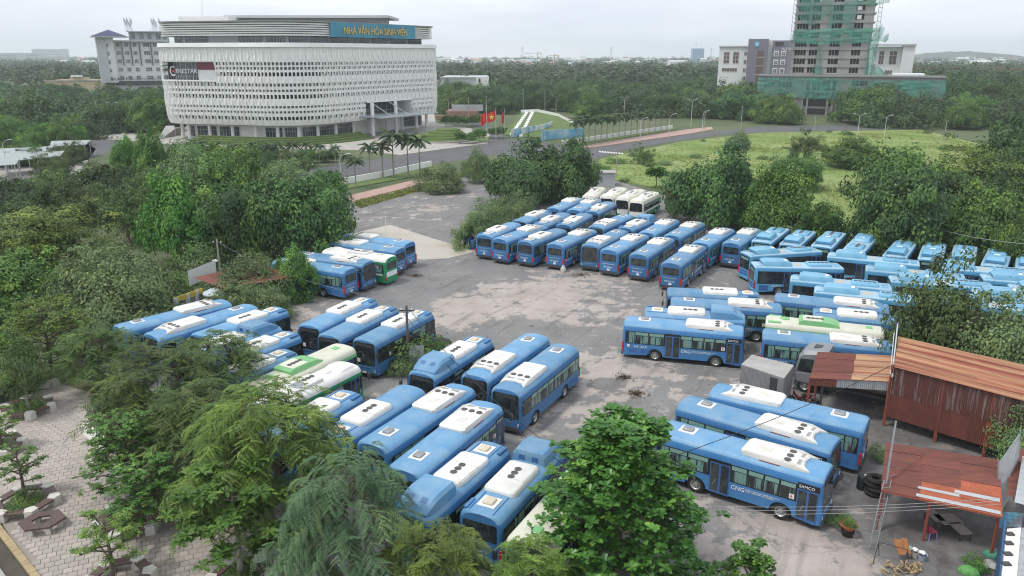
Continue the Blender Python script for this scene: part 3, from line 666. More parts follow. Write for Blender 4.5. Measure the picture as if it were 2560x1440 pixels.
# cinema terrace
ci = [i for i in range(NH) if cine[i]]
b = MB(); ring(b, 16.3, 21.7, -3.2, None, lambda i: not cine[i]); o = b.build('cinema_glazing', m_wglass, hall)
f = MB()
for i in ci[::2]: f.tube((*off(i, -3.1), 16.4), (*off(i, -3.1), 21.6), .07, n=4)
for i in ci[:-1]: f.tube((*off(i, -3.1), 19.2), (*off(i + 1, -3.1), 19.2), .07, n=4)
f.build('window_frame', m_frame, o)
b = MB(); ring(b, 16.2, 16.5, .2, .2, lambda i: not cine[i], 3.6); ring(b, 21.6, 21.8, .2, .2, lambda i: not cine[i], 3.6); b.build('terrace_slab', m_fac2, hall)
b = MB(); lastc = ci[-7:]; ring(b, 19.3, 21.2, -2.4, None, lambda i: i not in lastc or i == ci[-1]); b.build('maroon_panel', M('maroon_sign', (.22, .03, .06), .5), hall)
b = MB(); ring(b, 16.5, 19.2, -2.5, None, lambda i: i not in lastc or i == ci[-1]); b.build('kiosk_wall', m_fac2, hall)
f = MB()
for i in ci[1:-1]: f.tube((*off(i, -.1), 16.5), (*off(i, -.1), 17.6), .03, n=4); f.tube((*off(i, -.1), 17.6), (*off(i + 1, -.1), 17.6), .04, n=4)
f.build('railing', m_frame, hall)
_c0 = off(ci[len(ci) // 2 - 4], -1.6); _ca2 = math.degrees(math.atan2(-11.5, 43))
put('lettering', text_mesh('INESTAR', 1.75, m_text, TX((_c0.x + .4, _c0.y - .12, 18.3), _ca2), .05), hall)
b = MB(); b.v = []; 
for k in range(26):
    a0, a1 = [R(50 + 260 * (k + j) / 26) for j in (0, 1)]
    b.poly([(1.0 * math.cos(a0), 0, 1.3 * math.sin(a0)), (1.0 * math.cos(a1), 0, 1.3 * math.sin(a1)), (.72 * math.cos(a1), 0, 1.02 * math.sin(a1)), (.72 * math.cos(a0), 0, 1.02 * math.sin(a0))])
b.build('lettering', m_text, hall, loc=(_c0.x - .5, _c0.y - .1, 18.9), rotz=R(_ca2))
b = MB(); st = []
for k in range(10): r_ = .62 if k % 2 == 0 else .26; st.append((r_ * math.sin(math.pi * k / 5), 0, r_ * math.cos(math.pi * k / 5)))
b.poly(st); b.build('star_logo', m_rtxt, hall, loc=(_c0.x - .5, _c0.y - .05, 18.9), rotz=R(_ca2))
# ground floor: set-back wall, glazing between round columns
b = MB(); ring(b, .1, 4.5, -5.2); b.build('ground_floor_wall', m_fac2, hall)
for k in range(4, NF - 6, 7):
    i = _st + k
    if any(entr[(i + j) % NH] for j in range(7)): continue
    if 18 < k < 26: continue
    glaze(i, 6, .7, 3.7, -5.05, hall)
for k in range(2, NF - 2, 7):
    c = off(_st + k, -3.4); b = MB(); b.lathe([(.48, .1), (.48, 4.6)], 12); b.build('column', m_fac2, hall, loc=(c.x, c.y, 0), smooth=40)
# entrance bay with canopy
ei = [i for i in range(NH) if entr[i]]
b = MB(); ring(b, .1, 9.7, -7, None, lambda i: not entr[i]); b.build('entrance_glazing', m_wglass, hall)
f = MB()
for i in ei[::2]: f.tube((*off(i, -6.9), .1), (*off(i, -6.9), 9.6), .07, n=4)
for z in (3.4, 6.5):
    for i in ei[:-1]: f.tube((*off(i, -6.9), z), (*off(i + 1, -6.9), z), .07, n=4)
f.build('window_frame', m_frame, hall)
b = MB(); ring(b, 9.6, 10.0, .4, .4, lambda i: not entr[i], 7.5)
for e in (ei[0], ei[-1] + 1): b.poly([(*off(e, 0), 4.6), (*off(e, -7), 4.6), (*off(e, -7), 10), (*off(e, 0), 10)])
b.build('entrance_surround', m_fac2, hall)
t0 = (HP[ei[0]] - _M).dot(_dB); t1 = (HP[ei[-1]] - _M).dot(_dB)
b = MB(); pl = [onB(t0 - 2.5, 8.5), onB(t1 + 3.5, 8.5), onB(t1 + 3.5, -3), onB(t0 - 2.5, -3)]; b.loft([[(p.x, p.y, 5.6 - .0) for p in pl], [(p.x, p.y, 5.95) for p in pl]]); cn = b.build('canopy', M('canopy_glass', (.42, .46, .48), .35), hall)
f = MB()
for k in range(3):
    t = t0 + (t1 - t0) * (k + .3) / 2.6; f.tube((*onB(t, 0), 9.6), (*onB(t, 7.8), 5.9), .13, n=5)
f.build('canopy_strut', m_frame, cn)
for t in (t0 + 1, (t0 + t1) / 2 + 1.5):
    c = onB(t, 1.5); b = MB(); b.lathe([(.55, .1), (.55, 9.6)], 12); b.build('column', m_fac2, hall, loc=(c.x, c.y, 0), smooth=40)
# roof-top volumes
def rbx(name, u0, u1, v0, v1, Y, dep, mat, par):
    x0 = (u0 - 1280) / 1950 * (Y * .958 - 9 * .287); x1 = (u1 - 1280) / 1950 * (Y * .958 - 9 * .287)
    z = lambda v: 23.4 + (-_S - (v - 720) / 1950 * _C) / (_C - (v - 720) / 1950 * _S) * Y
    b = MB(); b.box(x0, x1, Y, Y + dep, z(v1), z(v0)); return b.build(name, mat, par)
rbx('roof_room', 447, 572, 41, 60, 236, 14, m_fac2, hall); rbx('roof_canopy', 560, 972, 38, 44.5, 243, 22, m_lgrey, hall); rbx('roof_room', 600, 955, 45, 62, 247, 14, m_lgrey, hall)
b = MB(); b.tube((-90.65, 242.00, 36.28), (-90.38, 242.00, 38.70), .08, n=4); b.tube((-90.96, 242.00, 33.63), (-90.63, 242.00, 36.50), .12, n=4); b.build('mast', m_frame, hall)
# terraces of hedge in front, stair ramp at the left corner
ter = thing('terraced_hedge', 'stepped green hedge terraces along the foot of the white building', 'hedge')
for k in range(4):
    b = MB(); z0, z1 = .1, .55 + .42 * k; P = [off(_st + i, 7.5 - 1.6 * k) for i in range(16, NF - 40)]; Q = [off(_st + i, 6.4 - 1.6 * k) for i in range(16, NF - 40)]
    b.loft([[(p.x, p.y, z0), (p.x, p.y, z1), (q.x, q.y, z1), (q.x, q.y, z0)] for p, q in zip(P, Q)]); b.build('hedge_step', m_lawn, ter)
mt = thing('terraced_mound', 'round green mound cut in hedge steps beside the entrance of the white building', 'lawn mound', (-20.68, 224.31, 0))
for k in range(5):
    b = MB(); r_ = 9.5 - 1.5 * k; b.lathe([(r_, .1 + .55 * k), (r_ - .15, .62 + .55 * k), (max(r_ - 1.6, .1), .64 + .55 * k)], 28, c=(.6 * k, .9 * k, 0)); b.build('hedge_step', m_lawn, mt, smooth=30)
b = MB(); b.lathe([(10.2, .05), (10.2, .5), (9.4, .5)], 28); b.build('retaining_wall', m_plaza0, mt)
rw = thing('ramp_wall', 'white angled stair ramp at the left corner of the white building', 'ramp', (0, 0, 0))
_r0, _r1 = Vector((-100.22, 224.31, 0)), Vector((-100.10, 235.60, 0))
b = MB(); b.loft([[(_r0.x, _r0.y - w_, 0), (_r1.x, _r1.y - w_, 0), (_r1.x, _r1.y - w_, 3.0), (_r1.x - 2.5, _r1.y - w_, 3.0), (_r0.x, _r0.y - w_, .5)] for w_ in (0, .5)]); b.build('ramp', m_fac2, rw)
b = MB(); b.loft([[(_r0.x, _r0.y + w_, 0), (_r1.x, _r1.y + w_, 0), (_r1.x, _r1.y + w_, 2.2), (_r1.x - 2.5, _r1.y + w_, 2.2), (_r0.x, _r0.y + w_, .1)] for w_ in (0.5, 3.5)]); b.build('steps', m_conc, rw)
# low white walls behind the palm lawns
def wall(name, pts, h, th, mat, label, cat='wall'):
    b = MB()
    for (x0, y0), (x1, y1) in zip(pts, pts[1:]):
        d = Vector((x1 - x0, y1 - y0)).normalized(); n = Vector((-d.y, d.x)) * th / 2
        b.loft([[(x0 + n.x, y0 + n.y, 0), (x1 + n.x, y1 + n.y, 0), (x1 - n.x, y1 - n.y, 0), (x0 - n.x, y0 - n.y, 0)], [(x0 + n.x, y0 + n.y, h), (x1 + n.x, y1 + n.y, h), (x1 - n.x, y1 - n.y, h), (x0 - n.x, y0 - n.y, h)]])
    o = b.build(name, mat); return tag(o, label, cat)
wall('low_wall', [(-31.23, 145.08), (-25.30, 153.94), (-17.50, 169.35)], 1.3, .3, m_fac2, 'low white wall behind the palms on the left lawn')
wall('low_wall', [(13.45, 212.08), (22.52, 222.18), (39.28, 242.91), (52.52, 258.95)], 1.2, .3, m_fac2, 'low white wall behind the palm avenue')
# grassy amphitheatre mound
am = thing('grass_mound', 'grassy sloping mound with white ridge wall and two white stair strips', 'mound')
A, Bq, Cq, Dq = (-2.17, 237.99), (20.05, 248.04), (24.84, 273.98), (1.45, 287.28)
b = MB(); g0 = [(-2.65, 237.99), (5.82, 229.82), (14.44, 237.99), (20.90, 258.95)]; g1 = [(3.14, 283.84), (9.34, 285.55), (16.24, 280.48), (21.36, 264.77)]; hz = [3.4, 3.5, 2.4, .6]
for k in range(3):
    b.poly([(*g0[k], .1), (*g0[k + 1], .1), (*g1[k + 1], hz[k + 1]), (*g1[k], hz[k])]); b.poly([(*g1[k], 0), (*g1[k + 1], 0), (*g1[k + 1], hz[k + 1]), (*g1[k], hz[k])])
b.poly([(*g0[0], .1), (*g1[0], hz[0]), (*g1[0], 0)]); b.build('slope', m_lawn, am)
b = MB()
for k in range(3): b.loft([[(*g1[k], hz[k] - .3), (g1[k][0], g1[k][1] + .8, hz[k] - .3), (g1[k][0], g1[k][1] + .8, hz[k] + .9), (*g1[k], hz[k] + .9)], [(*g1[k + 1], hz[k + 1] - .3), (g1[k + 1][0], g1[k + 1][1] + .8, hz[k + 1] - .3), (g1[k + 1][0], g1[k + 1][1] + .8, hz[k + 1] + .9), (*g1[k + 1], hz[k + 1] + .9)]])
b.build('ridge_wall', m_fac2, am)
for f in (.30, .62):
    a0 = Vector(g0[0]).lerp(Vector(g0[1]), f); a1 = Vector(g1[0]).lerp(Vector(g1[1]), f + .1); b = MB()
    for k in range(12):
        p0, p1 = a0.lerp(a1, k / 12), a0.lerp(a1, (k + 1) / 12); z = .15 + 3.4 * (k + 1) / 12; b.box(p0.x - .55, p0.x + .55, p0.y, p1.y, .05, z + .06)
    b.build('stair_strip', m_fac2, am)
m_mural = M('mural_paint', (.62, .64, .64), .7, col2=(.08, .32, .50), scale=.35, detail=4, thr=(.45, .62)); m_mural2 = M('blue_mural_paint', (.10, .38, .60), .7, col2=(.45, .58, .62), scale=.25, detail=4, thr=(.42, .66))
wall('mural_wall', [(-0.23, 230.95), (2.38, 235.60), (6.11, 241.66), (10.02, 248.04), (13.06, 258.95)], 2.4, .3, m_mural, 'curved white wall with blue painted mural at the foot of the mound', 'wall')
wall('mural_wall', [(8.44, 222.18), (10.90, 226.49), (14.47, 228.70), (18.03, 229.82), (20.67, 232.10)], 2.6, .3, m_mural2, 'bright blue painted wall behind the big dark trees', 'wall')
# flags
m_flag = M('red_flag', (.62, .05, .035), .7); m_star = M('flag_star', (.80, .58, .08), .7)
for i, (u, v, tp, ft, w_, hh) in enumerate(((1217, 350, 262, 277, -15, 36), (1240, 352, 268, 275, -22, 31), (1261, 345, 270, 277, -7, 34))):
    x, y, h, _r = PT(u, v, tp, 10); t = thing('flag_pole', ('orange-red flag drooping on the leftmost pole by the forecourt', 'red flag with a yellow star on the middle pole by the forecourt', 'narrow furled red flag on the right pole by the forecourt')[i], 'flag', (x, y, 0)); k = y / 1950 * .99
    b = MB(); b.tube((0, 0, 0), (0, 0, h), .09, .05, 6); b.build('pole', m_frame, t)
    z1 = h - (ft - tp) * k; W_ = w_ * k; H_ = hh * k; b = MB(); N_ = 10
    gr = [[(W_ * c / N_, .28 * math.sin(c * 1.1 + r * .3), z1 - H_ * r / 6 * (.75 + .0 * c) - H_ * .28 * (c / N_) ** .8) for c in range(N_ + 1)] for r in range(7)]
    for r in range(6):
        for c in range(N_): b.poly([gr[r][c], gr[r][c + 1], gr[r + 1][c + 1], gr[r + 1][c]])
    fl = b.build('flag', m_flag, t, smooth=60)
    if i == 1:
        b = MB(); cx, cz = W_ * .5, z1 - H_ * .55; b.poly([(cx + (.85 if k_ % 2 == 0 else .33) * math.sin(math.pi * k_ / 5), -.34, cz + (.85 if k_ % 2 == 0 else .33) * math.cos(math.pi * k_ / 5)) for k_ in range(10)]); b.build('star', m_star, fl)
# ---------------------------------------------------------------- far buildings: helper for facades that face the camera
def facade(name, label, u0, u1, vt, vb, Y, dep, mat, cat='building', rot=0, base=None):
    """box building: left/right/top read at distance Y; returns (root, x0, x1, z(v))"""
    zc = Y * _C; x0, x1 = (u0 - 1280) / 1950 * zc, (u1 - 1280) / 1950 * zc; z = lambda v: 23.4 + (-_S - (v - 720) / 1950 * _C) / (_C - (v - 720) / 1950 * _S) * Y
    t = thing(name, label, cat); b = MB(); b.box(x0, x1, Y, Y + dep, 0 if base is None else z(base), z(vt)); b.build('wall', mat, t)
    X = lambda u: (u - 1280) / 1950 * zc
    return t, X, z
def part(name, root, X, z, u0, u1, v0, v1, Y, d, mat, parent=None):
    b = MB(); b.box(X(u0), X(u1), Y - d, Y + .05 if d > 0 else Y - d + .02, z(v1), z(v0)); return b.build(name, mat, parent or root)
def window(root, X, z, u0, u1, v0, v1, Y, mat, fr, nx=2, ny=1, d=.12):
    w_ = part('window', root, X, z, u0, u1, v0, v1, Y, d, mat); b = MB(); f = .12
    x0, x1, z0, z1 = X(u0), X(u1), z(v1), z(v0)
    for k in range(nx + 1): xx = x0 + (x1 - x0) * k / nx; b.box(xx - f / 2, xx + f / 2, Y - d - .06, Y - d, z0 - f / 2, z1 + f / 2)
    for k in range(ny + 1): zz = z0 + (z1 - z0) * k / ny; b.box(x0, x1, Y - d - .05, Y - d - .003, zz - f / 2, zz + f / 2)
    b.build('window_frame', fr, w_)
m_wwall = M('white_wall', (.74, .74, .73), .7, noise=.08, scale=.1); m_purple = M('grey_purple_wall', (.20, .185, .235), .7, noise=.1, scale=.2)
m_brownp = M('brown_panel', (.14, .085, .075), .6); m_rawc = M('raw_concrete', (.35, .34, .325), .9, col2=(.26, .25, .238), scale=.15, detail=8)
m_hole = M('dark_interior', (.03, .031, .033), .9); m_navy = M('navy_roof_tiles', (.045, .045, .12), .6, noise=.2, scale=1)
m_board = M('white_board', (.75, .76, .76), .6); m_brick = M('brick_infill', (.34, .20, .15), .9, noise=.2, scale=2)
# ---- white and purple building behind the tower
Y = 430.
t, X, z = facade('white_purple_building', 'white building with a purple-grey stair tower and round blue emblem behind the building site', 1803, 1874, 116, 215, Y, 30, m_wwall)
part('roof_edge', t, X, z, 1801, 1876, 114, 117, Y, .8, m_lgrey)
part('right_wing', t, X, z, 2160, 2228, 117, 215, Y, 2, m_wwall); part('end_block', t, X, z, 2228, 2254, 115, 215, Y, 5, m_wwall); part('roof_edge', t, X, z, 2158, 2256, 111.5, 115, Y, 6, m_lgrey)
part('stair_tower', t, X, z, 1874, 1922, 97, 215, Y, 4, m_purple); part('link_block', t, X, z, 1922, 1932, 100, 215, Y, 1, m_wwall); part('purple_wing', t, X, z, 1932, 1980, 101, 215, Y, 2, m_purple)
b = MB(); b.box(X(1897), X(1914), Y - 4.06, Y - 4.0, z(205), z(127)); b.build('stair_glazing', m_brownp, t)
for v in (143, 165, 187): part('stair_band', t, X, z, 1896, 1915, v - .8, v + .8, Y, 4.2, m_lgrey)
for u in (1815, 1838):
    window(t, X, z, u, u + 14, 130, 159, Y, m_brownp, m_wwall, 2, 3)
window(t, X, z, 1813, 1850, 171, 180, Y, m_brownp, m_wwall, 6, 1)
for v in (129, 150, 171, 192): window(t, X, z, 1865, 1872, v, v + 10, Y, m_wglass, m_wwall, 2, 1)
for v in (127, 149, 170):
    for u in (1937, 1954):
        part('window_surround', t, X, z, u, u + 12, v, v + 14, Y, 2.15, m_wwall); window(t, X, z, u + 2, u + 10, v + 2.5, v + 12, Y, m_wglass, m_wwall, 2, 2, 2.25)
window(t, X, z, 1938, 1958, 105, 115, Y, m_hole, m_purple, 3, 1, 2.1)
window(t, X, z, 2202, 2218, 128, 160, Y, m_brownp, m_wwall, 2, 3, 2.1); window(t, X, z, 2179, 2190, 128, 160, Y, m_brownp, m_wwall, 2, 3, 2.1); window(t, X, z, 2196, 2212, 174, 183, Y, m_brownp, m_wwall, 3, 1, 2.1)
me = text_mesh('INTERNATIONAL', 1.75, m_text, TX((X(1955), Y - 2.2, z(125.5)))); put('lettering', me, t)
b = MB(); c = (X(1895), Y - 4.1, z(110)); b.lathe([(.02, 0), (1.5, 0), (1.5, -.12), (1.0, -.14), (.02, -.14)], 20, c=c, axis='y'); em = b.build('emblem', M('emblem_blue', (.10, .38, .55), .5), t)
b = MB(); b.box(c[0] - .55, c[0] - .25, c[1] - .22, c[1] - .15, c[2] - .7, c[2] + .6); b.box(c[0] + .25, c[0] + .55, c[1] - .22, c[1] - .15, c[2] - .7, c[2] + .6); b.box(c[0] - .25, c[0] + .25, c[1] - .22, c[1] - .15, c[2] - .7, c[2] - .3); b.build('emblem_figure', m_text, em)
# ---- unfinished tower under green netting
Y = 320.
tw = thing('unfinished_tower', 'unfinished concrete tower block wrapped in torn green netting and scaffolding', 'building')
zc = Y * _C; X = lambda u: (u - 1280) / 1950 * zc; z = lambda v: 23.4 + (-_S - (v - 720) / 1950 * _C) / (_C - (v - 720) / 1950 * _S) * Y
xa, xb = X(1984), X(2168); FH = 3.3; z0 = z(187); NFL = 13
b = MB(); b.box(xa + .5, xb - .5, Y + 1.2, Y + 16, 0, z0 + FH * NFL); b.build('interior', m_hole, tw)
for k in range(NFL + 1):
    b = MB(); zz = z0 + FH * k; b.box(xa - .3, xb + .3, Y - .3, Y + 16.5, zz - .45, zz); b.build('floor_slab', m_rawc, tw)
fx = lambda f: xa + (xb - xa) * f
cols = [(.0, .035), (.18, .22), (.325, .475), (.60, .755), (.865, .985)]
for a, c in cols:
    b = MB(); b.box(fx(a), fx(c), Y, Y + .9, 0, z0 + FH * NFL); b.build('wall_pier', m_rawc, tw)
for a in (.07, .107, .143, .255, .29, .51, .545, .79, .83):
    b = MB(); b.box(fx(a) - .09, fx(a) + .09, Y + .25, Y + .5, z0, z0 + FH * NFL); b.build('mullion_post', m_rawc, tw)
for k in range(NFL):
    b = MB(); zz = z0 + FH * k
    for a, c in ((.035, .18), (.22, .325), (.475, .60), (.755, .865)): b.box(fx(a), fx(c), Y + .1, Y + .4, zz, zz + .75)
    b.build('spandrel', m_rawc, tw)
for k, a in ((7, .77), (8, .77), (9, .765), (10, .765), (11, .77), (6, .775), (10, .30), (9, .30), (8, .30)):
    b = MB(); b.box(fx(a), fx(a) + (1.6 if a > .5 else .6), Y - .02, Y + .06, z0 + FH * k + .9, z0 + FH * k + 2.4); b.build('white_panel', m_board, tw)
def netmat(name, col, alpha, scale):
    m = bpy.data.materials.new(name); m.use_nodes = True; n = m.node_tree.nodes; l = m.node_tree.links.new; p = n['Principled BSDF']; p.inputs['Base Color'].default_value = (*col, 1); p.inputs['Roughness'].default_value = .9
    t_ = n.new('ShaderNodeTexCoord'); nn = n.new('ShaderNodeTexNoise'); nn.inputs['Scale'].default_value = scale; nn.inputs['Detail'].default_value = 6
    rr = n.new('ShaderNodeMapRange'); rr.inputs['From Min'].default_value = .35; rr.inputs['From Max'].default_value = .65; rr.inputs['To Min'].default_value = alpha[0]; rr.inputs['To Max'].default_value = alpha[1]
    l(t_.outputs['Object'], nn.inputs['Vector']); l(nn.outputs['Fac'], rr.inputs['Value']); l(rr.outputs['Result'], p.inputs['Alpha']); return m
m_net = netmat('green_net', (.07, .28, .21), (.22, .60), .22); m_net2 = netmat('dense_green_net', (.08, .31, .23), (.38, .76), .2)
def net(name, root, pts, Yn, sag, mat, seed, nx=16, ny=10):
    """torn netting: quad given by (u,v) corners bl, br, tr, tl, wavy in depth"""
    g = random.Random(seed); bl, br, tr_, tl = pts; b = MB(); G_ = []
    for j in range(ny + 1):
        row = []
        for i in range(nx + 1):
            s, q = i / nx, j / ny; u = (bl[0] * (1 - s) + br[0] * s) * (1 - q) + (tl[0] * (1 - s) + tr_[0] * s) * q; v = (bl[1] * (1 - s) + br[1] * s) * (1 - q) + (tl[1] * (1 - s) + tr_[1] * s) * q
            v += sag * math.sin(math.pi * s) * (1 - q) + g.uniform(-1, 1) * (1.4 if j == 0 else .4); row.append((X(u), Yn + .5 * math.sin(s * 9 + seed) + g.uniform(-.2, .2), z(v)))
        G_.append(row)
    for j in range(ny):
        for i in range(nx): b.poly([G_[j][i], G_[j][i + 1], G_[j + 1][i + 1], G_[j + 1][i]])
    return b.build(name, mat, root, smooth=60)
net('safety_net', tw, ((1978, 106), (2186, 104), (2192, 70), (1984, 72)), Y - 1.3, 6, m_net2, 1)
net('safety_net', tw, ((1990, 40), (2060, 38), (2066, -8), (1994, -8)), Y - 1.2, 24, m_net, 2)
net('safety_net', tw, ((2060, 75), (2120, 78), (2128, 4), (2064, 4)), Y - 1.1, -18, m_net, 3)
net('safety_net', tw, ((2120, 12), (2194, 10), (2198, -12), (2120, -12)), Y - 1.3, 4, m_net2, 4)
net('safety_net', tw, ((2158, 188), (2176, 186), (2186, 60), (2160, 100)), Y - 1.4, 0, m_net2, 5, 6, 12)
net('safety_net', tw, ((2040, 190), (2064, 190), (2050, 110), (2044, 108)), Y - 1.1, 0, m_net, 6, 6, 12)
net('safety_net', tw, ((2174, 188), (2215, 190), (2182, 160), (2176, 158)), Y - 1.5, 0, m_net2, 7, 6, 6)
net('safety_net', tw, ((2186, 104), (2202, 100), (2202, 84), (2192, 92)), Y - 1.6, 4, m_net2, 8, 5, 5)
for su, eu in ((1981, 1989), (2180, 2198)):
    b = MB(); xs = X(su if su < 2000 else 2176); n_ = 26
    for k in range(n_):
        zz = z0 + k * (FH * NFL / n_)
        for yy in (Y - 1.4, Y + .2): b.tube((xs - .5, yy, zz), (xs + .7, yy, zz), .05, n=3)
        b.tube((xs - .5, Y - 1.4, zz), (xs + .7, Y - 1.4, zz + FH * NFL / n_), .04, n=3)
    for xx in (xs - .5, xs + .7):
        for yy in (Y - 1.4, Y + .2): b.tube((xx, yy, z0), (xx, yy, z0 + FH * NFL), .06, n=4)
    b.build('scaffold', m_metal, tw)
# podium
Yp = Y - 6; zcp = Yp * _C; X = lambda u: (u - 1280) / 1950 * zcp; z = lambda v: 23.4 + (-_S - (v - 720) / 1950 * _C) / (_C - (v - 720) / 1950 * _S) * Yp
po = thing('site_podium', 'long unfinished podium under green netting at the foot of the tower', 'building')
b = MB(); b.box(X(1924), X(2356), Yp + .6, Yp + 30, z(246), z(192)); b.build('wall', m_rawc, po)
b = MB(); b.box(X(2012), X(2120), Yp + 1.2, Yp + 28, 0, z(246)); b.build('lower_wall', m_rawc, po)
for u in (2034, 2046, 2094, 2106):
    b = MB(); b.box(X(u), X(u + 4), Yp + .4, Yp + 1.3, 0, z(246)); b.build('column', m_conc, po)
for u0_, u1_, v0_, v1_ in ((2048, 2093, 250, 267), (2048, 2093, 272, 287), (2035, 2046, 250, 266), (2098, 2108, 250, 266), (1978, 1996, 252, 262)):
    b = MB(); b.box(X(u0_), X(u1_), Yp + 1.1, Yp + 1.19, z(v1_), z(v0_)); b.build('opening', m_hole, po)
for i, (u0_, u1_, v0_, v1_, n_) in enumerate(((1938, 1964, 206, 218, 3), (1974, 2008, 206, 218, 4), (2042, 2050, 202, 226, 1), (2056, 2098, 202, 226, 4), (2104, 2112, 202, 226, 1), (1978, 2000, 230, 240, 3), (2056, 2098, 230, 244, 4), (2104, 2112, 230, 244, 1), (2042, 2050, 230, 244, 1), (2230, 2246, 207, 218, 2), (2252, 2280, 207, 220, 3), (2288, 2326, 208, 222, 4), (2148, 2184, 202, 214, 2), (2200, 2222, 207, 218, 2))):
    w_ = part('window_opening', po, X, z, u0_, u1_, v0_, v1_, Yp + .6, .06, m_hole); b = MB()
    for k in range(1, n_): xx = X(u0_) + (X(u1_) - X(u0_)) * k / n_; b.box(xx - .12, xx + .12, Yp + .42, Yp + .53, z(v1_), z(v0_))
    if n_ > 1: b.build('post', m_conc, w_)
b = MB(); b.box(X(1924), X(2356), Yp - .3, Yp + 6, z(192), z(188)); b.build('roof_edge', m_rawc, po)
b = MB()
for k in range(40): xx = X(1928) + (X(2350) - X(1928)) * k / 39; b.tube((xx, Yp - .8, z(246)), (xx, Yp - .8, z(184)), .05, n=3)
for v in (186, 205, 225): b.tube((X(1928), Yp - .8, z(v)), (X(2350), Yp - .8, z(v)), .05, n=3)
b.build('scaffold', m_metal, po)
net('safety_net', po, ((1920, 238), (2120, 246), (2120, 195), (1924, 195)), Yp - 1.2, 2, m_net2, 11, 24, 8)
net('safety_net', po, ((2120, 240), (2200, 236), (2196, 200), (2120, 198)), Yp - 1.25, 2, m_net, 13, 10, 8)
net('safety_net', po, ((2196, 234), (2360, 240), (2356, 198), (2190, 200)), Yp - 1.2, 2, m_net2, 12, 20, 8)
b = MB(); b.box(X(2240), X(2312), Yp + 4, Yp + 14, z(189), z(183)); b.build('site_hut', m_board, po)
# ---- hostel block at the left with hipped navy roof
Y = 440.
t, X, z = facade('hostel_block', 'pale hostel block with navy hipped roof and aerials at the left of the white hall', 284, 420, 102, 200, Y, 26, m_wwall)
for u0_, u1_, vt, d, m in ((253, 292, 92, 3.5, m_wwall), (255, 275, 92, 4.2, m_lgrey)): part('wing', t, X, z, u0_, u1_, vt, 205, Y, d, m)
b = MB(); b.box(X(292), X(420), Y - 2.6, Y + 20, z(104), z(101)); b.build('cornice', m_lgrey, t); part('cornice', t, X, z, 243, 328, 92, 94.5, Y, 8, m_lgrey)
part('upper_storey', t, X, z, 328, 420, 80, 101, Y, .5, m_lgrey); part('cornice', t, X, z, 324, 422, 77.5, 80, Y, 3, m_lgrey)
b = MB(); q = [(X(246), Y - 8, z(91)), (X(323), Y - 8, z(91)), (X(323), Y + 10, z(91)), (X(246), Y + 10, z(91))]; ap = ((X(284), Y + 1, z(74.5)),)
for i in range(4): b.poly([q[i], q[(i + 1) % 4], ap[0]])
b.build('hipped_roof', m_navy, t)
for r in range(6):
    v = 107 + r * 20.6
    for u in (296, 315, 334, 358, 381, 401):
        wd = 9 if u != 358 else 14
        if r < 5: window(t, X, z, u, u + wd, v, v + 9.5, Y, m_wglass if r else m_hole, m_wwall, 3, 2)
    if r < 5: window(t, X, z, 266, 280, v + 2, v + 11, Y - 3.5, m_wglass, m_wwall, 3, 2)
for u in (308, 328, 348, 374, 396): part('brown_fin', t, X, z, u, u + 2.2, 106, 163, Y, .9, m_brownp)
for u in (332, 352, 370, 390, 405): window(t, X, z, u, u + 10, 83, 98, Y - .5, m_wglass, m_frame, 3, 1)
part('painted_ground_shadow', t, X, z, 262, 420, 202, 212, Y, 1.5, m_dark)  # solid dark strip standing in for shade under the overhang
put('lettering', text_mesh('TRƯỜNG ĐẠI HỌC KHOA HỌC', 2.1, m_dark, TX((X(276), Y - 4.0, z(200))) @ Matrix.Diagonal((.75, 1, 1, 1))), t)
for u, n_ in ((322, 3), (328, 4), (336, 2), (384, 3), (390, 3), (401, 2)):
    b = MB(); xx = X(u); zt = z(78)
    for k in range(n_): b.tube((xx + k * .5, Y + 4, zt), (xx + k * .5 + .1, Y + 4, zt + 7.5 - k), .12, n=4); b.box(xx + k * .5 - .25, xx + k * .5 + .3, Y + 3.8, Y + 4.2, zt + 4.5 - k, zt + 6.8 - k)
    b.build('aerial', m_frame, t)
b = MB()
for k in range(9):
    a = math.pi * k / 8; xx = X(375) + (X(412) - X(375)) * k / 8; b.tube((xx, Y + 6, z(79)), (xx, Y + 6, z(79) + 3.2 * math.sin(a) + .1), .08, n=3)
    if k < 8: b.tube((xx, Y + 6, z(79) + 3.2 * math.sin(a) + .1), (X(375) + (X(412) - X(375)) * (k + 1) / 8, Y + 6, z(79) + 3.2 * math.sin(math.pi * (k + 1) / 8) + .1), .1, n=3)
b.build('roof_truss', m_frame, t)
def face_camera(roots, cx, cy):
    """turn a finished building about its front centre so that it stands square to the lot"""
    a = -math.atan2(cx, cy); c = Vector((cx, cy, 0)); r = Matrix.Rotation(a, 3, 'Z')
    for t_ in roots: t_.rotation_euler = (0, 0, a); t_.location = c - r @ c
face_camera([bpy.data.objects['white_purple_building']], 148, 430); face_camera([tw, po], 124, 320); face_camera([bpy.data.objects['hostel_block']], -205, 440)
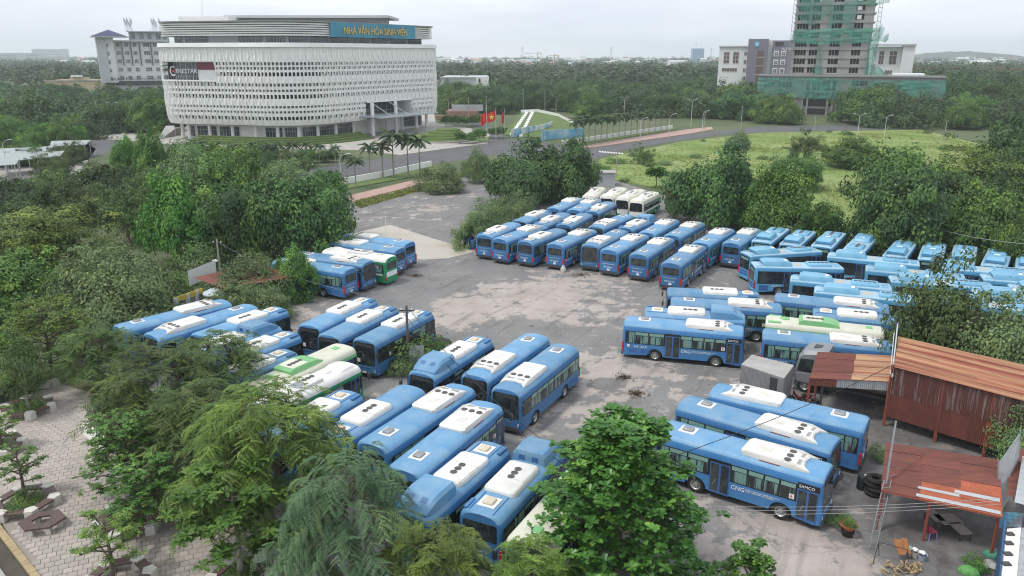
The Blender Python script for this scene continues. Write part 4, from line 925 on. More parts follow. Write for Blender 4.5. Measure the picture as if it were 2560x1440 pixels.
# ---- lower and farther buildings
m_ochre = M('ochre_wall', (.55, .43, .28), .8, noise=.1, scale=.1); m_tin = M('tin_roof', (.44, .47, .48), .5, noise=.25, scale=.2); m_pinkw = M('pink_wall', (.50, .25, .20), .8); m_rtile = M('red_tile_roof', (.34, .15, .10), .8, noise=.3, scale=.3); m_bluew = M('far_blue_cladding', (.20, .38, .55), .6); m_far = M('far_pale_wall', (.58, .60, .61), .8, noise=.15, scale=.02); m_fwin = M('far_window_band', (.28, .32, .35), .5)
t, X, z = facade('ochre_building', 'low ochre building with a tank on its roof behind the left trees', 100, 268, 201, 222, 520., 20, m_ochre)
part('roof_room', t, X, z, 165, 215, 193, 202, 520., .3, m_ochre); part('water_tank', t, X, z, 172, 198, 188, 192, 520., 2, m_board); part('roof_edge', t, X, z, 98, 268, 200, 202, 520., .8, m_conc)
t, X, z = facade('low_white_shed', 'low white factory shed right of the white hall among trees', 1100, 1215, 193, 225, 470., 40, m_far); part('end_block', t, X, z, 1190, 1222, 191, 225, 470., 3, m_wwall); part('roof', t, X, z, 1098, 1190, 192, 196, 470., .8, m_tin); part('door', t, X, z, 1196, 1201, 196, 206, 470., 3.1, m_hole)
t, X, z = facade('brick_house', 'small brick house with tin roofs behind the white hall entrance', 1112, 1192, 278, 304, 300., 12, m_brick); part('roof', t, X, z, 1125, 1205, 264, 279, 305., 2, m_tin); part('extension', t, X, z, 1090, 1120, 286, 306, 296., 2, m_brick)
t, X, z = facade('pink_building', 'long pink building with red roof beyond the building site', 2262, 2422, 172, 190, 700., 25, m_pinkw); part('roof', t, X, z, 2258, 2426, 168, 173, 700., 1, m_rtile)
for k in range(12): part('window', t, X, z, 2268 + k * 12.6, 2274 + k * 12.6, 176, 184, 700., .2, m_hole)
t, X, z = facade('pink_building', 'pink building with red roof cut by the right edge', 2478, 2600, 173, 188, 720., 25, m_pinkw); part('roof', t, X, z, 2474, 2606, 170, 174, 720., 1, m_rtile)
t, X, z = facade('far_tower', 'hazy blue glass tower under construction on the right skyline', 1733, 1760, 121, 160, 2000., 25, m_bluew)
for k in range(9): part('floor_band', t, X, z, 1732.5, 1760.5, 124 + k * 4, 125 + k * 4, 2000., .4, m_fwin)
b = MB(); b.tube((X(1739), 2000, z(121)), (X(1739), 2000, z(108)), .8, n=4); b.tube((X(1733), 2000, z(109.5)), (X(1744), 2000, z(109.5)), .5, n=4); b.build('crane', m_far, t)
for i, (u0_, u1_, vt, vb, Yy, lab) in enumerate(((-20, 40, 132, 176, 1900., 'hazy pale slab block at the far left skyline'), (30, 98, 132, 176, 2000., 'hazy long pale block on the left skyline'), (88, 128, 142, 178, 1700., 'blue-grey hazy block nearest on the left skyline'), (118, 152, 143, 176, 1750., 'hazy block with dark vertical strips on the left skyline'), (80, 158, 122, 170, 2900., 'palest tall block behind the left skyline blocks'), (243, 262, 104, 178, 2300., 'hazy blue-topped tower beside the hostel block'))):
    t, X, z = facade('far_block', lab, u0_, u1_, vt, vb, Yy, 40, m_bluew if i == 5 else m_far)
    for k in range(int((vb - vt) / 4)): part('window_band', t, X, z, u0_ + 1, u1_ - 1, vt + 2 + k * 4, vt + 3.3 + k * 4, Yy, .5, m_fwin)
    if i == 3:
        for k in range(4): part('recess', t, X, z, 120 + k * 8.5, 123 + k * 8.5, 145, 176, Yy, 1, m_fwin)
# ---- small far town and cranes on the skyline
_hr = random.Random(21); m_house = [m_far, M('far_red_roof', (.45, .27, .22), .8), M('far_teal_roof', (.36, .50, .54), .7), m_board]
for i in range(150):
    u = _hr.uniform(1090, 2560) if i % 5 else _hr.uniform(140, 420); Yy = _hr.uniform(1300, 2600); x = (u - 1280) / 1950 * Yy * _C; wd = _hr.uniform(10, 34); hh = _hr.uniform(5, 13)
    ri = _hr.choice([0, 0, 1, 2, 3]); sec = next(t_ for l_, t_ in ((250, 'left of the hostel'), (450, 'behind the hostel'), (1310, 'just right of the white hall'), (1530, 'under the cranes'), (1740, 'left of the blue tower'), (1990, 'behind the white and purple building'), (2250, 'behind the tower'), (2420, 'above the long pink building'), (9999, 'near the right hill')) if u < l_)
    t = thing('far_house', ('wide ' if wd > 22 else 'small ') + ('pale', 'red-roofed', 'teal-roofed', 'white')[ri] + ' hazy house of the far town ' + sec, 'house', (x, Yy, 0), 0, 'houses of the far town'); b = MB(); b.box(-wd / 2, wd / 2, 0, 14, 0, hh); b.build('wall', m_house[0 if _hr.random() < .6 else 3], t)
    b = MB(); b.loft([[(-wd / 2 - .5, -.6, hh), (-wd / 2 - .5, 7, hh + 2.5), (-wd / 2 - .5, 14.6, hh)], [(wd / 2 + .5, -.6, hh), (wd / 2 + .5, 7, hh + 2.5), (wd / 2 + .5, 14.6, hh)]]); b.build('roof', m_house[ri], t)
for i, (u, vt, ja, jb, lab) in enumerate(((1344, 133, 1310, 1354, 'hazy tower crane with long jib on the centre skyline'), (1386, 139, 1370, 1398, 'shorter hazy tower crane on the centre skyline'))):
    Yy = 1500.; zz = lambda v: 23.4 + (-_S - (v - 720) / 1950 * _C) / (_C - (v - 720) / 1950 * _S) * Yy; X = lambda u: (u - 1280) / 1950 * Yy * _C
    t = thing('tower_crane', lab, 'crane'); b = MB(); b.tube((X(u), Yy, 0), (X(u), Yy, zz(vt - 4)), .9, n=4); b.build('mast', m_ochre, t); b = MB(); b.tube((X(ja), Yy, zz(vt)), (X(jb), Yy, zz(vt)), .6, n=4); b.tube((X(u), Yy, zz(vt - 4)), (X(jb), Yy, zz(vt)), .3, n=3); b.box(X(jb) - 2, X(jb), Yy - 1, Yy + 1, zz(vt) - 3, zz(vt)); b.build('jib', m_ochre, t)
for i, (u, vt) in enumerate(((1306, 117), (1528, 117), (1778, 119), (2272, 137), (2308, 140), (2360, 140), (2426, 138))):
    Yy = 1600.; h = 23.4 + (-_S - (vt - 720) / 1950 * _C) / (_C - (vt - 720) / 1950 * _S) * Yy; x = (u - 1280) / 1950 * Yy * _C
    t = thing('pylon', 'hazy lattice pylon rising above the far town', 'pylon', (x, Yy, 0), 0, 'pylons on the skyline'); b = MB()
    for s in (-1, 1): b.tube((2.4 * s, 0, 0), (.5 * s, 0, h), .32, n=3)
    for k in range(8): zz = h * k / 8; w_ = 2.4 - 1.9 * k / 8; b.tube((-w_, 0, zz), (w_ * .8, 0, zz + h / 8), .2, n=3)
    for q in (.8, .88, .96): b.tube((-3.5, 0, h * q), (3.5, 0, h * q), .2, n=3)
    b.build('lattice', m_lgrey, t)
# ---------------------------------------------------------------- trees near the camera
def TT(name, kind, geo, label, **k): x, y, h, r = geo; return tree(name, kind, x, y, h, r, label, **k)
spray_tree('feather_leaf_tree', 1, -12.27, 34.60, 8.0, 4.7, 'broad feather-leaved tree left of the lower bus rows, yellow-green sprays over the bus roofs', leafmat('olive_sprays', (.055, .095, .018), (.165, .25, .042), (.30, .38, .06)), nb=170, per=17, leaf=.60, nl=10, wl=.17, droop=1.25)
spray_tree('feather_leaf_tree', 2, -21.33, 43.47, 6.6, 4.6, 'feather-leaved tree beside the white angular parapet of the paved square', leafmat('green_sprays', (.042, .085, .026), (.120, .200, .045), (.22, .31, .07)), nb=140, per=16, leaf=.58, nl=10, wl=.17, droop=.8)
spray_tree('feather_leaf_tree', 3, -19.65, 48.55, 5.8, 3.8, 'feather-leaved tree just below the blue bus with roof box in the left group', bpy.data.materials['green_sprays'], nb=100, per=15, leaf=.58, nl=9, wl=.17, droop=.8)
spray_tree('feather_leaf_tree', 17, -17.27, 39.25, 6.4, 3.6, 'feather-leaved tree in the middle of the near clump above the big-leaved tree', bpy.data.materials['green_sprays'], nb=110, per=16, leaf=.56, nl=10, wl=.16, droop=.9)
spray_tree('weeping_tree', 4, -7.07, 29.42, 7.0, 3.5, 'blue-green weeping tree at bottom centre, long drooping leafy twigs', lf_blue, nb=160, per=19, leaf=.50, nl=12, wl=.115, droop=1.6, z0=.38, spread=1.15)
spray_tree('feather_leaf_tree', 5, -3.26, 27.88, 4.6, 2.7, 'low yellowish feather-leaved tree at the bottom edge under the parked buses', bpy.data.materials['olive_sprays'], nb=90, per=16, leaf=.5, nl=10, wl=.13, droop=1.0)
spray_tree('feather_leaf_tree', 6, 0.86, 27.88, 4.0, 2.0, 'small yellowish feather-leaved tree at the bottom edge beside the large-leaved tree', bpy.data.materials['olive_sprays'], nb=60, per=15, leaf=.5, nl=10, wl=.13, droop=.9)
spray_tree('feather_leaf_tree', 7, -30.32, 52.90, 4.6, 3.0, 'feather-leaved tree at the top of the paved square near the lot corner', bpy.data.materials['green_sprays'], nb=80, per=14, leaf=.55, nl=9, wl=.17, droop=.8)
rosette_tree('almond_tree', 8, 4.87, 31.09, 8.1, 4.2, 'big glossy large-leaved tree at bottom centre with a few red leaves', lf_almond, n=1350, nleaf=10, ln=.37, hb=.10, cone=.72, wr=.62)
rosette_tree('big_leaf_tree', 9, -12.63, 30.95, 5.7, 3.0, 'bright green tree with big upright leaves over the hexagonal planter bench', lf_bright, n=300, nleaf=8, ln=.40, hb=.36, cone=.45, wr=.48, tilt=.25, bark=m_palebark)
rosette_tree('almond_tree', 10, 10.56, 29.42, 2.6, 1.3, 'low large-leaved treetop at the bottom edge right of the big glossy tree', lf_almond, n=110, nleaf=9, ln=.30, hb=.3, cone=.5)
rosette_tree('plaza_tree', 11, -21.00, 37.99, 4.9, 2.6, 'dark leafy tree overhanging the left edge of the lower trees on the square', lf_mid, n=850, nleaf=7, ln=.17, hb=.25, cone=.5, wr=.62, tilt=.1)
rosette_tree('plaza_tree', 12, -18.50, 34.60, 3.9, 2.2, 'dense round tree above the half-hidden planter bench on the square', lf_mid, n=700, nleaf=7, ln=.16, hb=.25, cone=.5, wr=.62, tilt=.1)
rosette_tree('plaza_tree', 13, -18.49, 30.75, 3.4, 1.75, 'small thin-stemmed tree at the bottom left edge of the square', lf_yel, n=260, nleaf=6, ln=.17, hb=.42, cone=.4, wr=.42, tilt=.2)
rosette_tree('plaza_tree', 14, -26.69, 37.59, 3.1, 1.45, 'small tree growing from the planted hexagonal bench ring', lf_mid, n=230, nleaf=6, ln=.16, hb=.45, cone=.35, wr=.5, tilt=.2)
rosette_tree('plaza_tree', 15, -31.31, 42.97, 3.0, 1.3, 'small tree cut by the left edge above a brown bench ring', lf_yel, n=230, nleaf=6, ln=.16, hb=.3, cone=.35, wr=.5, tilt=.2)
TT('plaza_tree', 'airy', (-32.63, 48.24, 5.35, 2.00), 'loose tree rising from the farthest bench ring of the square', trunk='thin', zr=.3)
rosette_tree('yellow_leaf_tree', 16, -35.34, 55.54, 5.6, 3.9, 'yellow-green tree with starry twigs at left, above the paved square', lf_yel, n=760, nleaf=7, ln=.30, hb=.25, cone=.5, wr=.34, tilt=.1)
TT('leafy_tree', 'airy', (31.24, 53.27, 9.34, 3.89), 'leafy tree standing in front of the pale blue buses at right', trunk='short', zr=.12, var=0)
TT('leafy_tree', 'airy', (30.13, 54.01, 6.74, 2.06), 'lower left half of the leafy clump in front of the pale blue buses', trunk='short', zr=.15, var=1)
TT('feathery_tree', 'lace', (33.63, 51.49, 6.94, 4.36), 'low feathery tree just above the rusty shed roof at right', trunk='short', zr=.1)
TT('feathery_tree', 'lace', (30.16, 40.57, 4.34, 2.30), 'small feathery tree cut by the right edge beside the metal sheet wall', trunk='short', zr=.1)
# ---------------------------------------------------------------- left bank
TT('tiered_tree', 'tier', (-50.62, 82.60, 9.74, 5.83), 'dark yellowish tree with flat layered branches at the left', trunk='tall', zr=.12)
TT('umbrella_tree', 'lace', (-34.90, 67.77, 6.50, 5.42), 'wide dome-shaped feathery tree left of the shack', trunk='short', zr=.04)
TT('shrub', 'lace', (-25.90, 71.93, 4.68, 3.93), 'spreading feathery shrub over the rusty shack roof', trunk='short', zr=.05, cat='shrub')
TT('shrub', 'lace', (-23.50, 68.91, 3.03, 2.78), 'feathery shrub in front of the shack, next to the round parasol', trunk=None, zr=.02, cat='shrub')
TT('young_tree', 'hang', (-21.83, 74.52, 5.23, 2.28), 'upright light green young tree beside the side of a parked bus', trunk='thin', zr=.15)
TT('dark_tree', 'dark', (-25.38, 89.56, 10.98, 5.58), 'largest dark tree of the left bank, above the white and green bus', trunk='tall', zr=.08, var=0)
TT('dark_tree', 'dark', (-31.24, 88.63, 10.79, 4.37), 'dark tree directly behind the utility pole of the left bank', trunk='tall', zr=.08, var=1)
TT('dark_tree', 'bright', (-24.17, 99.94, 8.41, 3.37), 'brighter tree at the right tip of the left bank beside the lot entrance', trunk='tall', zr=.06, var=1)
TT('bright_tree', 'bright', (-38.39, 87.72, 10.25, 4.33), 'fresh green tree with pale leaf tips in the middle of the left bank', trunk='tall', zr=.12, var=0)
TT('thin_tree', 'airy', (-48.61, 96.60, 9.41, 3.75), 'sparse tree with visible dark trunk behind the dome-shaped one', trunk='tall', zr=.28, var=1)
TT('thin_tree', 'airy', (-50.30, 110.01, 9.43, 4.25), 'brownish sparse tree behind the fresh green one', trunk='tall', zr=.2, var=2)
TT('left_edge_tree', 'mid', (-45.13, 68.91, 6.33, 4.59), 'rounded tree at the left edge below the layered one', trunk='short', zr=.08)
TT('left_edge_tree', 'lace', (-40.78, 67.77, 4.20, 2.55), 'brownish feathery tree between the dome-shaped one and the left edge', trunk='short', zr=.05)
TT('left_edge_tree', 'mid', (-36.36, 51.49, 4.43, 2.55), 'dark tree cut by the left edge above the square', trunk='short', zr=.1)
TT('left_edge_tree', 'dark', (-63.37, 91.47, 6.84, 2.87), 'dark tree cut by the left edge behind the layered one', trunk='tall', zr=.1)
for i, (g_, lab) in enumerate((((-46.01, 122.17, 9.31, 5.95), 'olive tree behind the bank, left below the white building'), ((-59.12, 115.79, 8.40, 5.06), 'olive tree behind the bank near the left parking canopies'),
        ((-61.22, 110.01, 7.47, 4.26), 'mid green tree behind the layered tree, near the canopies'), ((-70.96, 111.40, 6.70, 4.89), 'dark tree at the left end of the bank below the canopies'),
        ((-42.84, 129.24, 8.95, 3.97), 'dark tree below the left corner of the white building'), ((-54.22, 129.24, 8.62, 5.62), 'grey-green tree in the middle back of the left bank'),
        ((-63.73, 137.14, 10.46, 3.84), 'light green round tree left of the white building base'), ((-69.28, 141.45, 9.00, 3.25), 'light green tree by the left road bend'),
        ((-38.30, 127.40, 6.57, 4.91), 'olive tree behind the darkest bank tree'), ((-31.27, 125.61, 5.85, 3.88), 'dark tree between the bank and the palm walk'),
        ((-55.33, 139.26, 8.73, 5.33), 'bright bushy tree just below the white building'), ((-72.34, 122.17, 6.33, 3.77), 'low tree left of the bank beside the paved yard'))):
    TT('bank_tree', ('mid', 'dark', 'airy', 'dark', 'mid', 'lace', 'bright', 'bright', 'lace', 'dark', 'bright', 'mid')[i], g_, lab, trunk='tall', zr=.1)
for i, (u, v, w_, t_) in enumerate(((560, 590, 150, 500), (450, 740, 120, 690), (250, 690, 140, 610), (350, 600, 120, 520), (660, 700, 110, 640), (500, 690, 120, 600), (30, 700, 150, 600), (820, 640, 80, 560))):
    x, y = PX(u, v); sc = w_ / 2 * y / 1950
    tree('undergrowth_bush', 'bush', x, y, max(2.2, (v - t_) * y / 1950), sc, ('bush below the bank trees near the concrete slab', 'bush beside the shack wall', 'dark bush under the layered tree', 'bush under the sparse trunks', 'bush behind the shack roof', 'bush below the fresh green tree', 'bush at the left edge of the bank', 'bush at the foot of the right tip of the bank')[i], trunk=None, zr=0, cat='bush')
# ---------------------------------------------------------------- centre and right
TT('dark_tree', 'dark', (1.85, 127.40, 9.98, 6.35), 'left half of the big dark tree pair beyond the lot, over a utility pole', trunk='short', zr=.02)
TT('dark_tree', 'dark', (8.57, 129.24, 10.11, 5.78), 'right half of the big dark tree pair beyond the lot', trunk='short', zr=.02)
TT('shrub', 'lace', (-3.99, 97.25, 5.18, 3.30), 'feathery shrub at the left end of the front bus row', trunk=None, zr=.0, cat='shrub')
TT('shrub', 'lace', (0.29, 109.46, 4.15, 3.13), 'brownish feathery shrub behind the first buses of the second row', trunk=None, zr=.0, cat='shrub')
TT('roadside_tree', 'lace', (-6.09, 147.92, 6.11, 3.02), 'feathery tree standing alone by the road, left of the big dark pair', trunk='thin', zr=.05)
TT('roadside_tree', 'lace', (-12.96, 137.98, 4.62, 4.25), 'low feathery tree on the verge near the last palm', trunk=None, zr=.0)
for i, (k, g_, lab, v_) in enumerate((('dark', (29.32, 110.01, 11.48, 5.65), 'dark green tree left of the bright tree, behind the second bus row', 2), ('bright', (35.35, 100.40, 9.12, 4.94), 'bright green dense tree behind the first pale blue buses', 0),
        ('bright', (40.98, 99.94, 4.26, 3.13), 'lower bright green tree beside the reversed pale blue bus', 1), ('dark', (45.72, 91.47, 11.55, 5.45), 'massive dark tree behind the middle of the pale blue row', 0),
        ('mid', (51.78, 141.45, 6.65, 4.70), 'dark bushy tree inside the grass field behind the bright tree', 0), ('mid', (55.60, 107.32, 12.47, 6.33), 'tall mid-green tree behind the massive dark one', 0),
        ('tier', (66.68, 110.01, 14.00, 6.47), 'tall layered tree at the upper right', 0), ('dark', (58.84, 99.94, 10.96, 5.16), 'dark tree right of the massive one', 1), ('mid', (55.38, 87.72, 9.57, 4.80), 'rounded green tree above the right end of the pale blue row', 2),
        ('mid', (51.52, 91.47, 5.88, 2.63), 'small green tree in front of the massive dark one', 1), ('dark', (71.28, 110.01, 13.30, 5.63), 'broad dark tree at the right edge behind the layered one', 1), ('mid', (54.48, 81.01, 7.88, 2.55), 'tree at the right edge behind the grey container', 0),
        ('bush', (42.86, 89.93, 4.27, 2.60), 'bush filling the gap left of the massive dark tree', 0), ('bush', (47.45, 88.63, 3.13, 2.10), 'bush at the foot of the massive dark tree', 0), ('bush', (25.03, 114.29, 2.41, 2.37), 'bush next to the small red roof behind the lot', 1),
        ('bush', (53.47, 86.82, 3.07, 2.06), 'bush under the rounded green tree at right', 1), ('dark', (86.71, 133.08, 13.48, 6.42), 'dark tree at the upper right edge', 2), ('bright', (33.92, 110.01, 5.20, 2.57), 'bright young tree between dark and bright trees behind the lot', 0),
        ('airy', (67.30, 180.67, 6.81, 4.12), 'round tree standing alone at the far edge of the grass field', 0), ('airy', (29.32, 173.84, 4.39, 2.65), 'low tree in the grass field near the crossing', 1), ('lace', (58.24, 202.84, 4.26, 3.08), 'bushy tree at the far road edge of the field', 0),
        ('mid', (72.01, 167.49, 6.35, 5.96), 'tree at the right far corner of the grass field', 1))):
    TT('right_bank_tree' if k != 'bush' else 'bush', k, g_, lab, trunk=None if k == 'bush' else 'short', zr=.0 if k == 'bush' else .04, var=v_, cat='bush' if k == 'bush' else 'tree')
# banana plant in the field
x, y = 26.25, 141.45
rosette_tree('banana_plant', 40, x, y, 3.2, 1.0, 'banana plant with broad leaves at the field edge behind the old buses', lf_mid, n=16, nleaf=7, ln=1.5, hb=.75, cone=.3, wr=.28, tilt=.35)
# palms: a walk on the left lawn, an avenue on the right one
for i, (u, v, t_) in enumerate(((868, 440, 385), (925, 445, 362), (958, 446, 358), (985, 445, 335), (1021, 440, 338), (1050, 438, 345), (890, 470, 395))):
    x, y, h, _r = PT(u, v, t_, 60); palm(x, y, h * .96, 'royal palm on the left lawn, ' + ('leftmost and behind', 'second from left', 'third from left', 'tallest in the middle', 'second from right', 'rightmost and nearest the road', 'short one closest to the red pavement')[i], 'palms on the left lawn', i)
for i, (u, v, t_) in enumerate(((500, 435, 355), (545, 440, 365), (640, 430, 360), (700, 425, 362), (735, 420, 358), (770, 418, 360), (800, 415, 362), (840, 415, 368), (590, 430, 362), (670, 425, 365))):
    x, y, h, _r = PT(u, v, t_, 60); palm(x, y, h, 'palm in the row along the foot of the white building', 'palms at the foot of the white building', i)
for i in range(17):
    u = 1442 + i * 15; v = 366 - i * 2.5; t_ = 296 - i * 1.2 + (6 if i % 3 == 0 else 0); x, y, h, _r = PT(u, v, t_, 50)
    palm(x, y, h, 'royal palm in the avenue along the right-hand road', 'palm avenue along the road', i)
# ---------------------------------------------------------------- woods beyond the road
_fr = random.Random(9); _nf = 0
_adj = {'dark': 'dark', 'mid': 'mid-green', 'lace': 'feathery', 'far': 'dull', 'bright': 'fresh', 'airy': 'loose'}
_sec = ((70, 'cut off by the left edge'), (170, 'behind the parking canopies'), (250, 'left of the hostel block'), (330, 'in front of the hostel block'), (460, 'left beside the white hall'), (1200, 'behind the brick house'), (1290, 'behind the flags'), (1400, 'behind the grassy mound'), (1520, 'left behind the palm avenue'), (1640, 'midway behind the palm avenue'), (1760, 'right behind the palm avenue'), (1860, 'left of the purple stair tower'), (1960, 'before the purple stair tower'), (2040, 'left of the tower foot'), (2160, 'in front of the tower'), (2260, 'before the right podium half'), (2370, 'below the long pink building'), (2480, 'between the two pink buildings'), (9999, 'at the right edge'))
def belt(n, u0, u1, v0, v1, h0, h1, kinds, label, name='woodland_tree', group='trees of the woods beyond the road', skip=None, row=''):
    for i in range(n):
        u = u0 + (u1 - u0) * (i + _fr.uniform(.1, .9)) / n; v = _fr.uniform(v0, v1); x, y = PX(u, v)
        if skip and skip(u, v) or (1985 < u < 2140 and v > 250): continue
        h = _fr.uniform(h0, h1); k = _fr.choice(kinds)
        tree(name, k, x, y, h, h * _fr.uniform(.5, .82), _adj[k] + ' tree ' + row + ' ' + next(t_ for l_, t_ in _sec if u < l_), trunk='far', group=group, zr=.06)
W = 'tree in the dark wooded belt beyond the road and grass field'
belt(16, 1110, 1480, 268, 285, 9, 13, ['dark', 'far', 'mid'], 'tree in the wood behind the flags and grassy mound', skip=lambda u, v: 1270 < u < 1440 and v > 279, row='in the front row')
belt(26, 1120, 1900, 248, 266, 9, 12, ['dark', 'mid', 'dark', 'far'], W, row='in the second wood row')
belt(24, 1120, 1900, 228, 246, 8, 11, ['far', 'dark', 'far'], W, row='in the third wood row')
belt(16, 1450, 1960, 280, 296, 8, 12, ['dark', 'mid', 'far'], W, row='by the road')
belt(11, 1880, 2150, 300, 313, 7, 11, ['dark', 'mid'], 'roadside tree in front of the building site', row='by the roadside')
belt(18, 2110, 2620, 272, 296, 12, 17, ['dark', 'mid', 'dark'], 'tree in the dark wood right of the building site', row='in the wood')
belt(14, 2150, 2620, 305, 330, 8, 12, ['mid', 'dark', 'far'], 'tree lining the far road at the right', row='lining the far road')
belt(16, 2200, 2640, 245, 266, 12, 16, ['far', 'dark'], 'tree in the dark wood right of the building site', row='deep in the wood')
belt(20, 1480, 1860, 206, 226, 9, 13, ['far'], W, row='at the back of the wood')
belt(8, 1790, 1990, 262, 284, 10, 14, ['dark', 'mid'], 'tree before the white and purple building', row='in the clump')
LW = 'tree in the wooded strip left of the white building'
belt(22, -80, 420, 318, 336, 7, 11, ['mid', 'dark', 'far', 'bright'], LW, row='in the front row')
belt(18, -80, 400, 288, 306, 8, 11, ['dark', 'mid', 'far'], LW, row='in the second row')
belt(16, -80, 420, 262, 280, 7, 10, ['dark', 'mid', 'far'], LW, row='in the third row')
belt(18, -100, 420, 236, 256, 6, 9.5, ['far', 'dark'], LW, row='at the back of the wood')
belt(16, -60, 240, 345, 372, 4, 7, ['mid', 'far', 'bright'], 'low ornamental tree around the left yard', row='planted low')
belt(10, -60, 200, 390, 440, 4, 6, ['mid', 'airy'], 'low ornamental tree around the left yard', row='low by the yard')
for i, (u, v, t_, w_) in enumerate(((1115, 318, 285, 30), (1135, 316, 286, 26), (1160, 318, 288, 28), (1180, 316, 290, 26), (1195, 315, 285, 28), (1172, 360, 333, 34), (1182, 358, 330, 30), (1200, 356, 318, 34), (1150, 360, 325, 26), (1240, 345, 315, 40))):
    x, y, h, r_ = PT(u, v, t_, w_); tree('forecourt_tree', 'mid', x, y, h, r_, 'young round tree planted on the forecourt beside the flags', 'thin', 'young trees of the forecourt', zr=.35)
for i, (u, v, t_, w_) in enumerate(((452, 408, 356, 60), (500, 412, 352, 70), (560, 408, 358, 60), (612, 414, 360, 66), (668, 410, 362, 60), (722, 412, 366, 60), (770, 408, 370, 54), (818, 405, 372, 50), (430, 425, 365, 70), (585, 436, 372, 70), (650, 440, 376, 64), (760, 438, 380, 56))):
    x, y, h, r_ = PT(u, v, t_, w_); tree('garden_tree', ('mid', 'dark', 'airy')[i % 3], x, y, h, r_, ('mid-green', 'dark', 'olive')[i % 3] + ' low tree of the garden strip, ' + ('left end', 'below the first columns', 'under the third column', 'before the plain wall panel', 'before the first glazing', 'before the middle glazing', 'near the entrance columns', 'right end by the palms', 'at the road bend side', 'roadside below the middle columns', 'roadside below the glazing', 'roadside near the palms')[i], 'thin', 'low trees of the garden strip', zr=.15)
# grass, weeds
_fp = [(17.92, 165.08), (20.62, 182.09), (46.22, 217.02), (76.11, 242.91), (129.11, 250.68), (121.69, 180.67), (81.66, 129.24), (55.76, 110.01), (44.26, 110.01), (26.10, 140.57), (17.39, 153.94)]
g = rng(3); pts = scatter(_fp, 30000, 4); _pa = np.array(pts); keep = (np.sin(_pa[:, 0] * .31 + 2 * np.sin(_pa[:, 1] * .11)) * np.sin(_pa[:, 1] * .27 + _pa[:, 0] * .07) + g.normal(0, .55, len(_pa))) > -.35; pts = [p for p, k_ in zip(pts, keep) if k_]; hh = .18 + .34 * np.clip(np.sin(np.array([p[0] for p in pts]) * .13) * np.sin(np.array([p[1] for p in pts]) * .19 + 1) + g.normal(0, .35, len(pts)), 0, 1)
tufts('tall_grass', 5, pts, hh, lf_grass, nb=5, wd=.12, lean=1.0)
for i, p in enumerate(scatter(_fp, 36, 12)):
    q = _tr.uniform(.5, 1.5); tree('weedy_bush', 'bush', p[0], p[1], q * .9, q * 1.35, 'low weedy bush growing in the grass field', None, 'weedy bushes in the grass field', cat='bush', zr=0)
_vp = scatter([(-26.01, 126.68), (-14.99, 145.55), (-8.34, 162.73), (-7.38, 159.88), (-14.53, 142.34), (-24.11, 122.17)], 1500, 7)
tufts('verge_weeds', 6, _vp, np.clip(.35 + .5 * np.sin(np.arange(len(_vp)) * 1.7) * rng(8).random(len(_vp)), .15, 1), lf_grass, nb=6, wd=.13, lean=.5)
tufts('plaza_lawn_grass', 8, scatter([(-29.32, 49.82), (-24.69, 45.89), (-25.42, 50.48), (-30.58, 54.01)], 1500, 9), .35, lf_mid, nb=7, wd=.07)
for i, (u, v, w_, t_, lab, k) in enumerate(((1040, 905, 150, 845, 'weedy bush growing around the leaning sheet by the pole', 0), (1000, 930, 90, 895, 'low weeds in front of the forward-facing bus by the pole', 1), (1085, 880, 70, 852, 'small weed clump right of the utility pole', 0), (2090, 1308, 60, 1285, 'weed clump beside the flower pot', 1), (2195, 1150, 60, 1115, 'grass clump at the rear of the facing-left bus', 1), (2440, 1420, 60, 1395, 'weeds near the stones at the bottom right', 0))):
    x, y, h, r_ = PT(u, v, t_, w_); tree('weed_clump', 'bush', x, y, max(h, .5), r_, lab, None, cat='weeds', zr=0, var=k)
# fallen leaves and branches swept into heaps on the lot
for i, (u, v, r_) in enumerate(((1450, 688, 1.5), (1750, 682, 1.6), (1610, 698, .9), (1560, 945, .75), (1590, 985, .8), (1860, 692, .8), (1040, 690, .8), (2470, 650, .6))):
    x, y = PX(u, v); q = rng(50 + i); n = 320; a = q.uniform(0, 6.28, n); rr = r_ * np.abs(q.normal(0, .55, n)); P = np.stack([x + np.cos(a) * rr * 1.4, y + np.sin(a) * rr, .02 + .16 * np.exp(-(rr / r_) ** 2 * 3) * q.random(n)], 1)
    nn = unit(np.stack([q.normal(0, .5, n), q.normal(0, .5, n), np.ones(n)], 1)); dd = unit(q.normal(size=(n, 3))); l_ = q.uniform(.08, .3, n)
    me = pack('leaf_litter', leaves(P, nn, dd, l_, l_ * q.uniform(.12, .5, n)), q.random(n), LITTER); o = put('leaf_litter', me); o['kind'] = 'stuff'
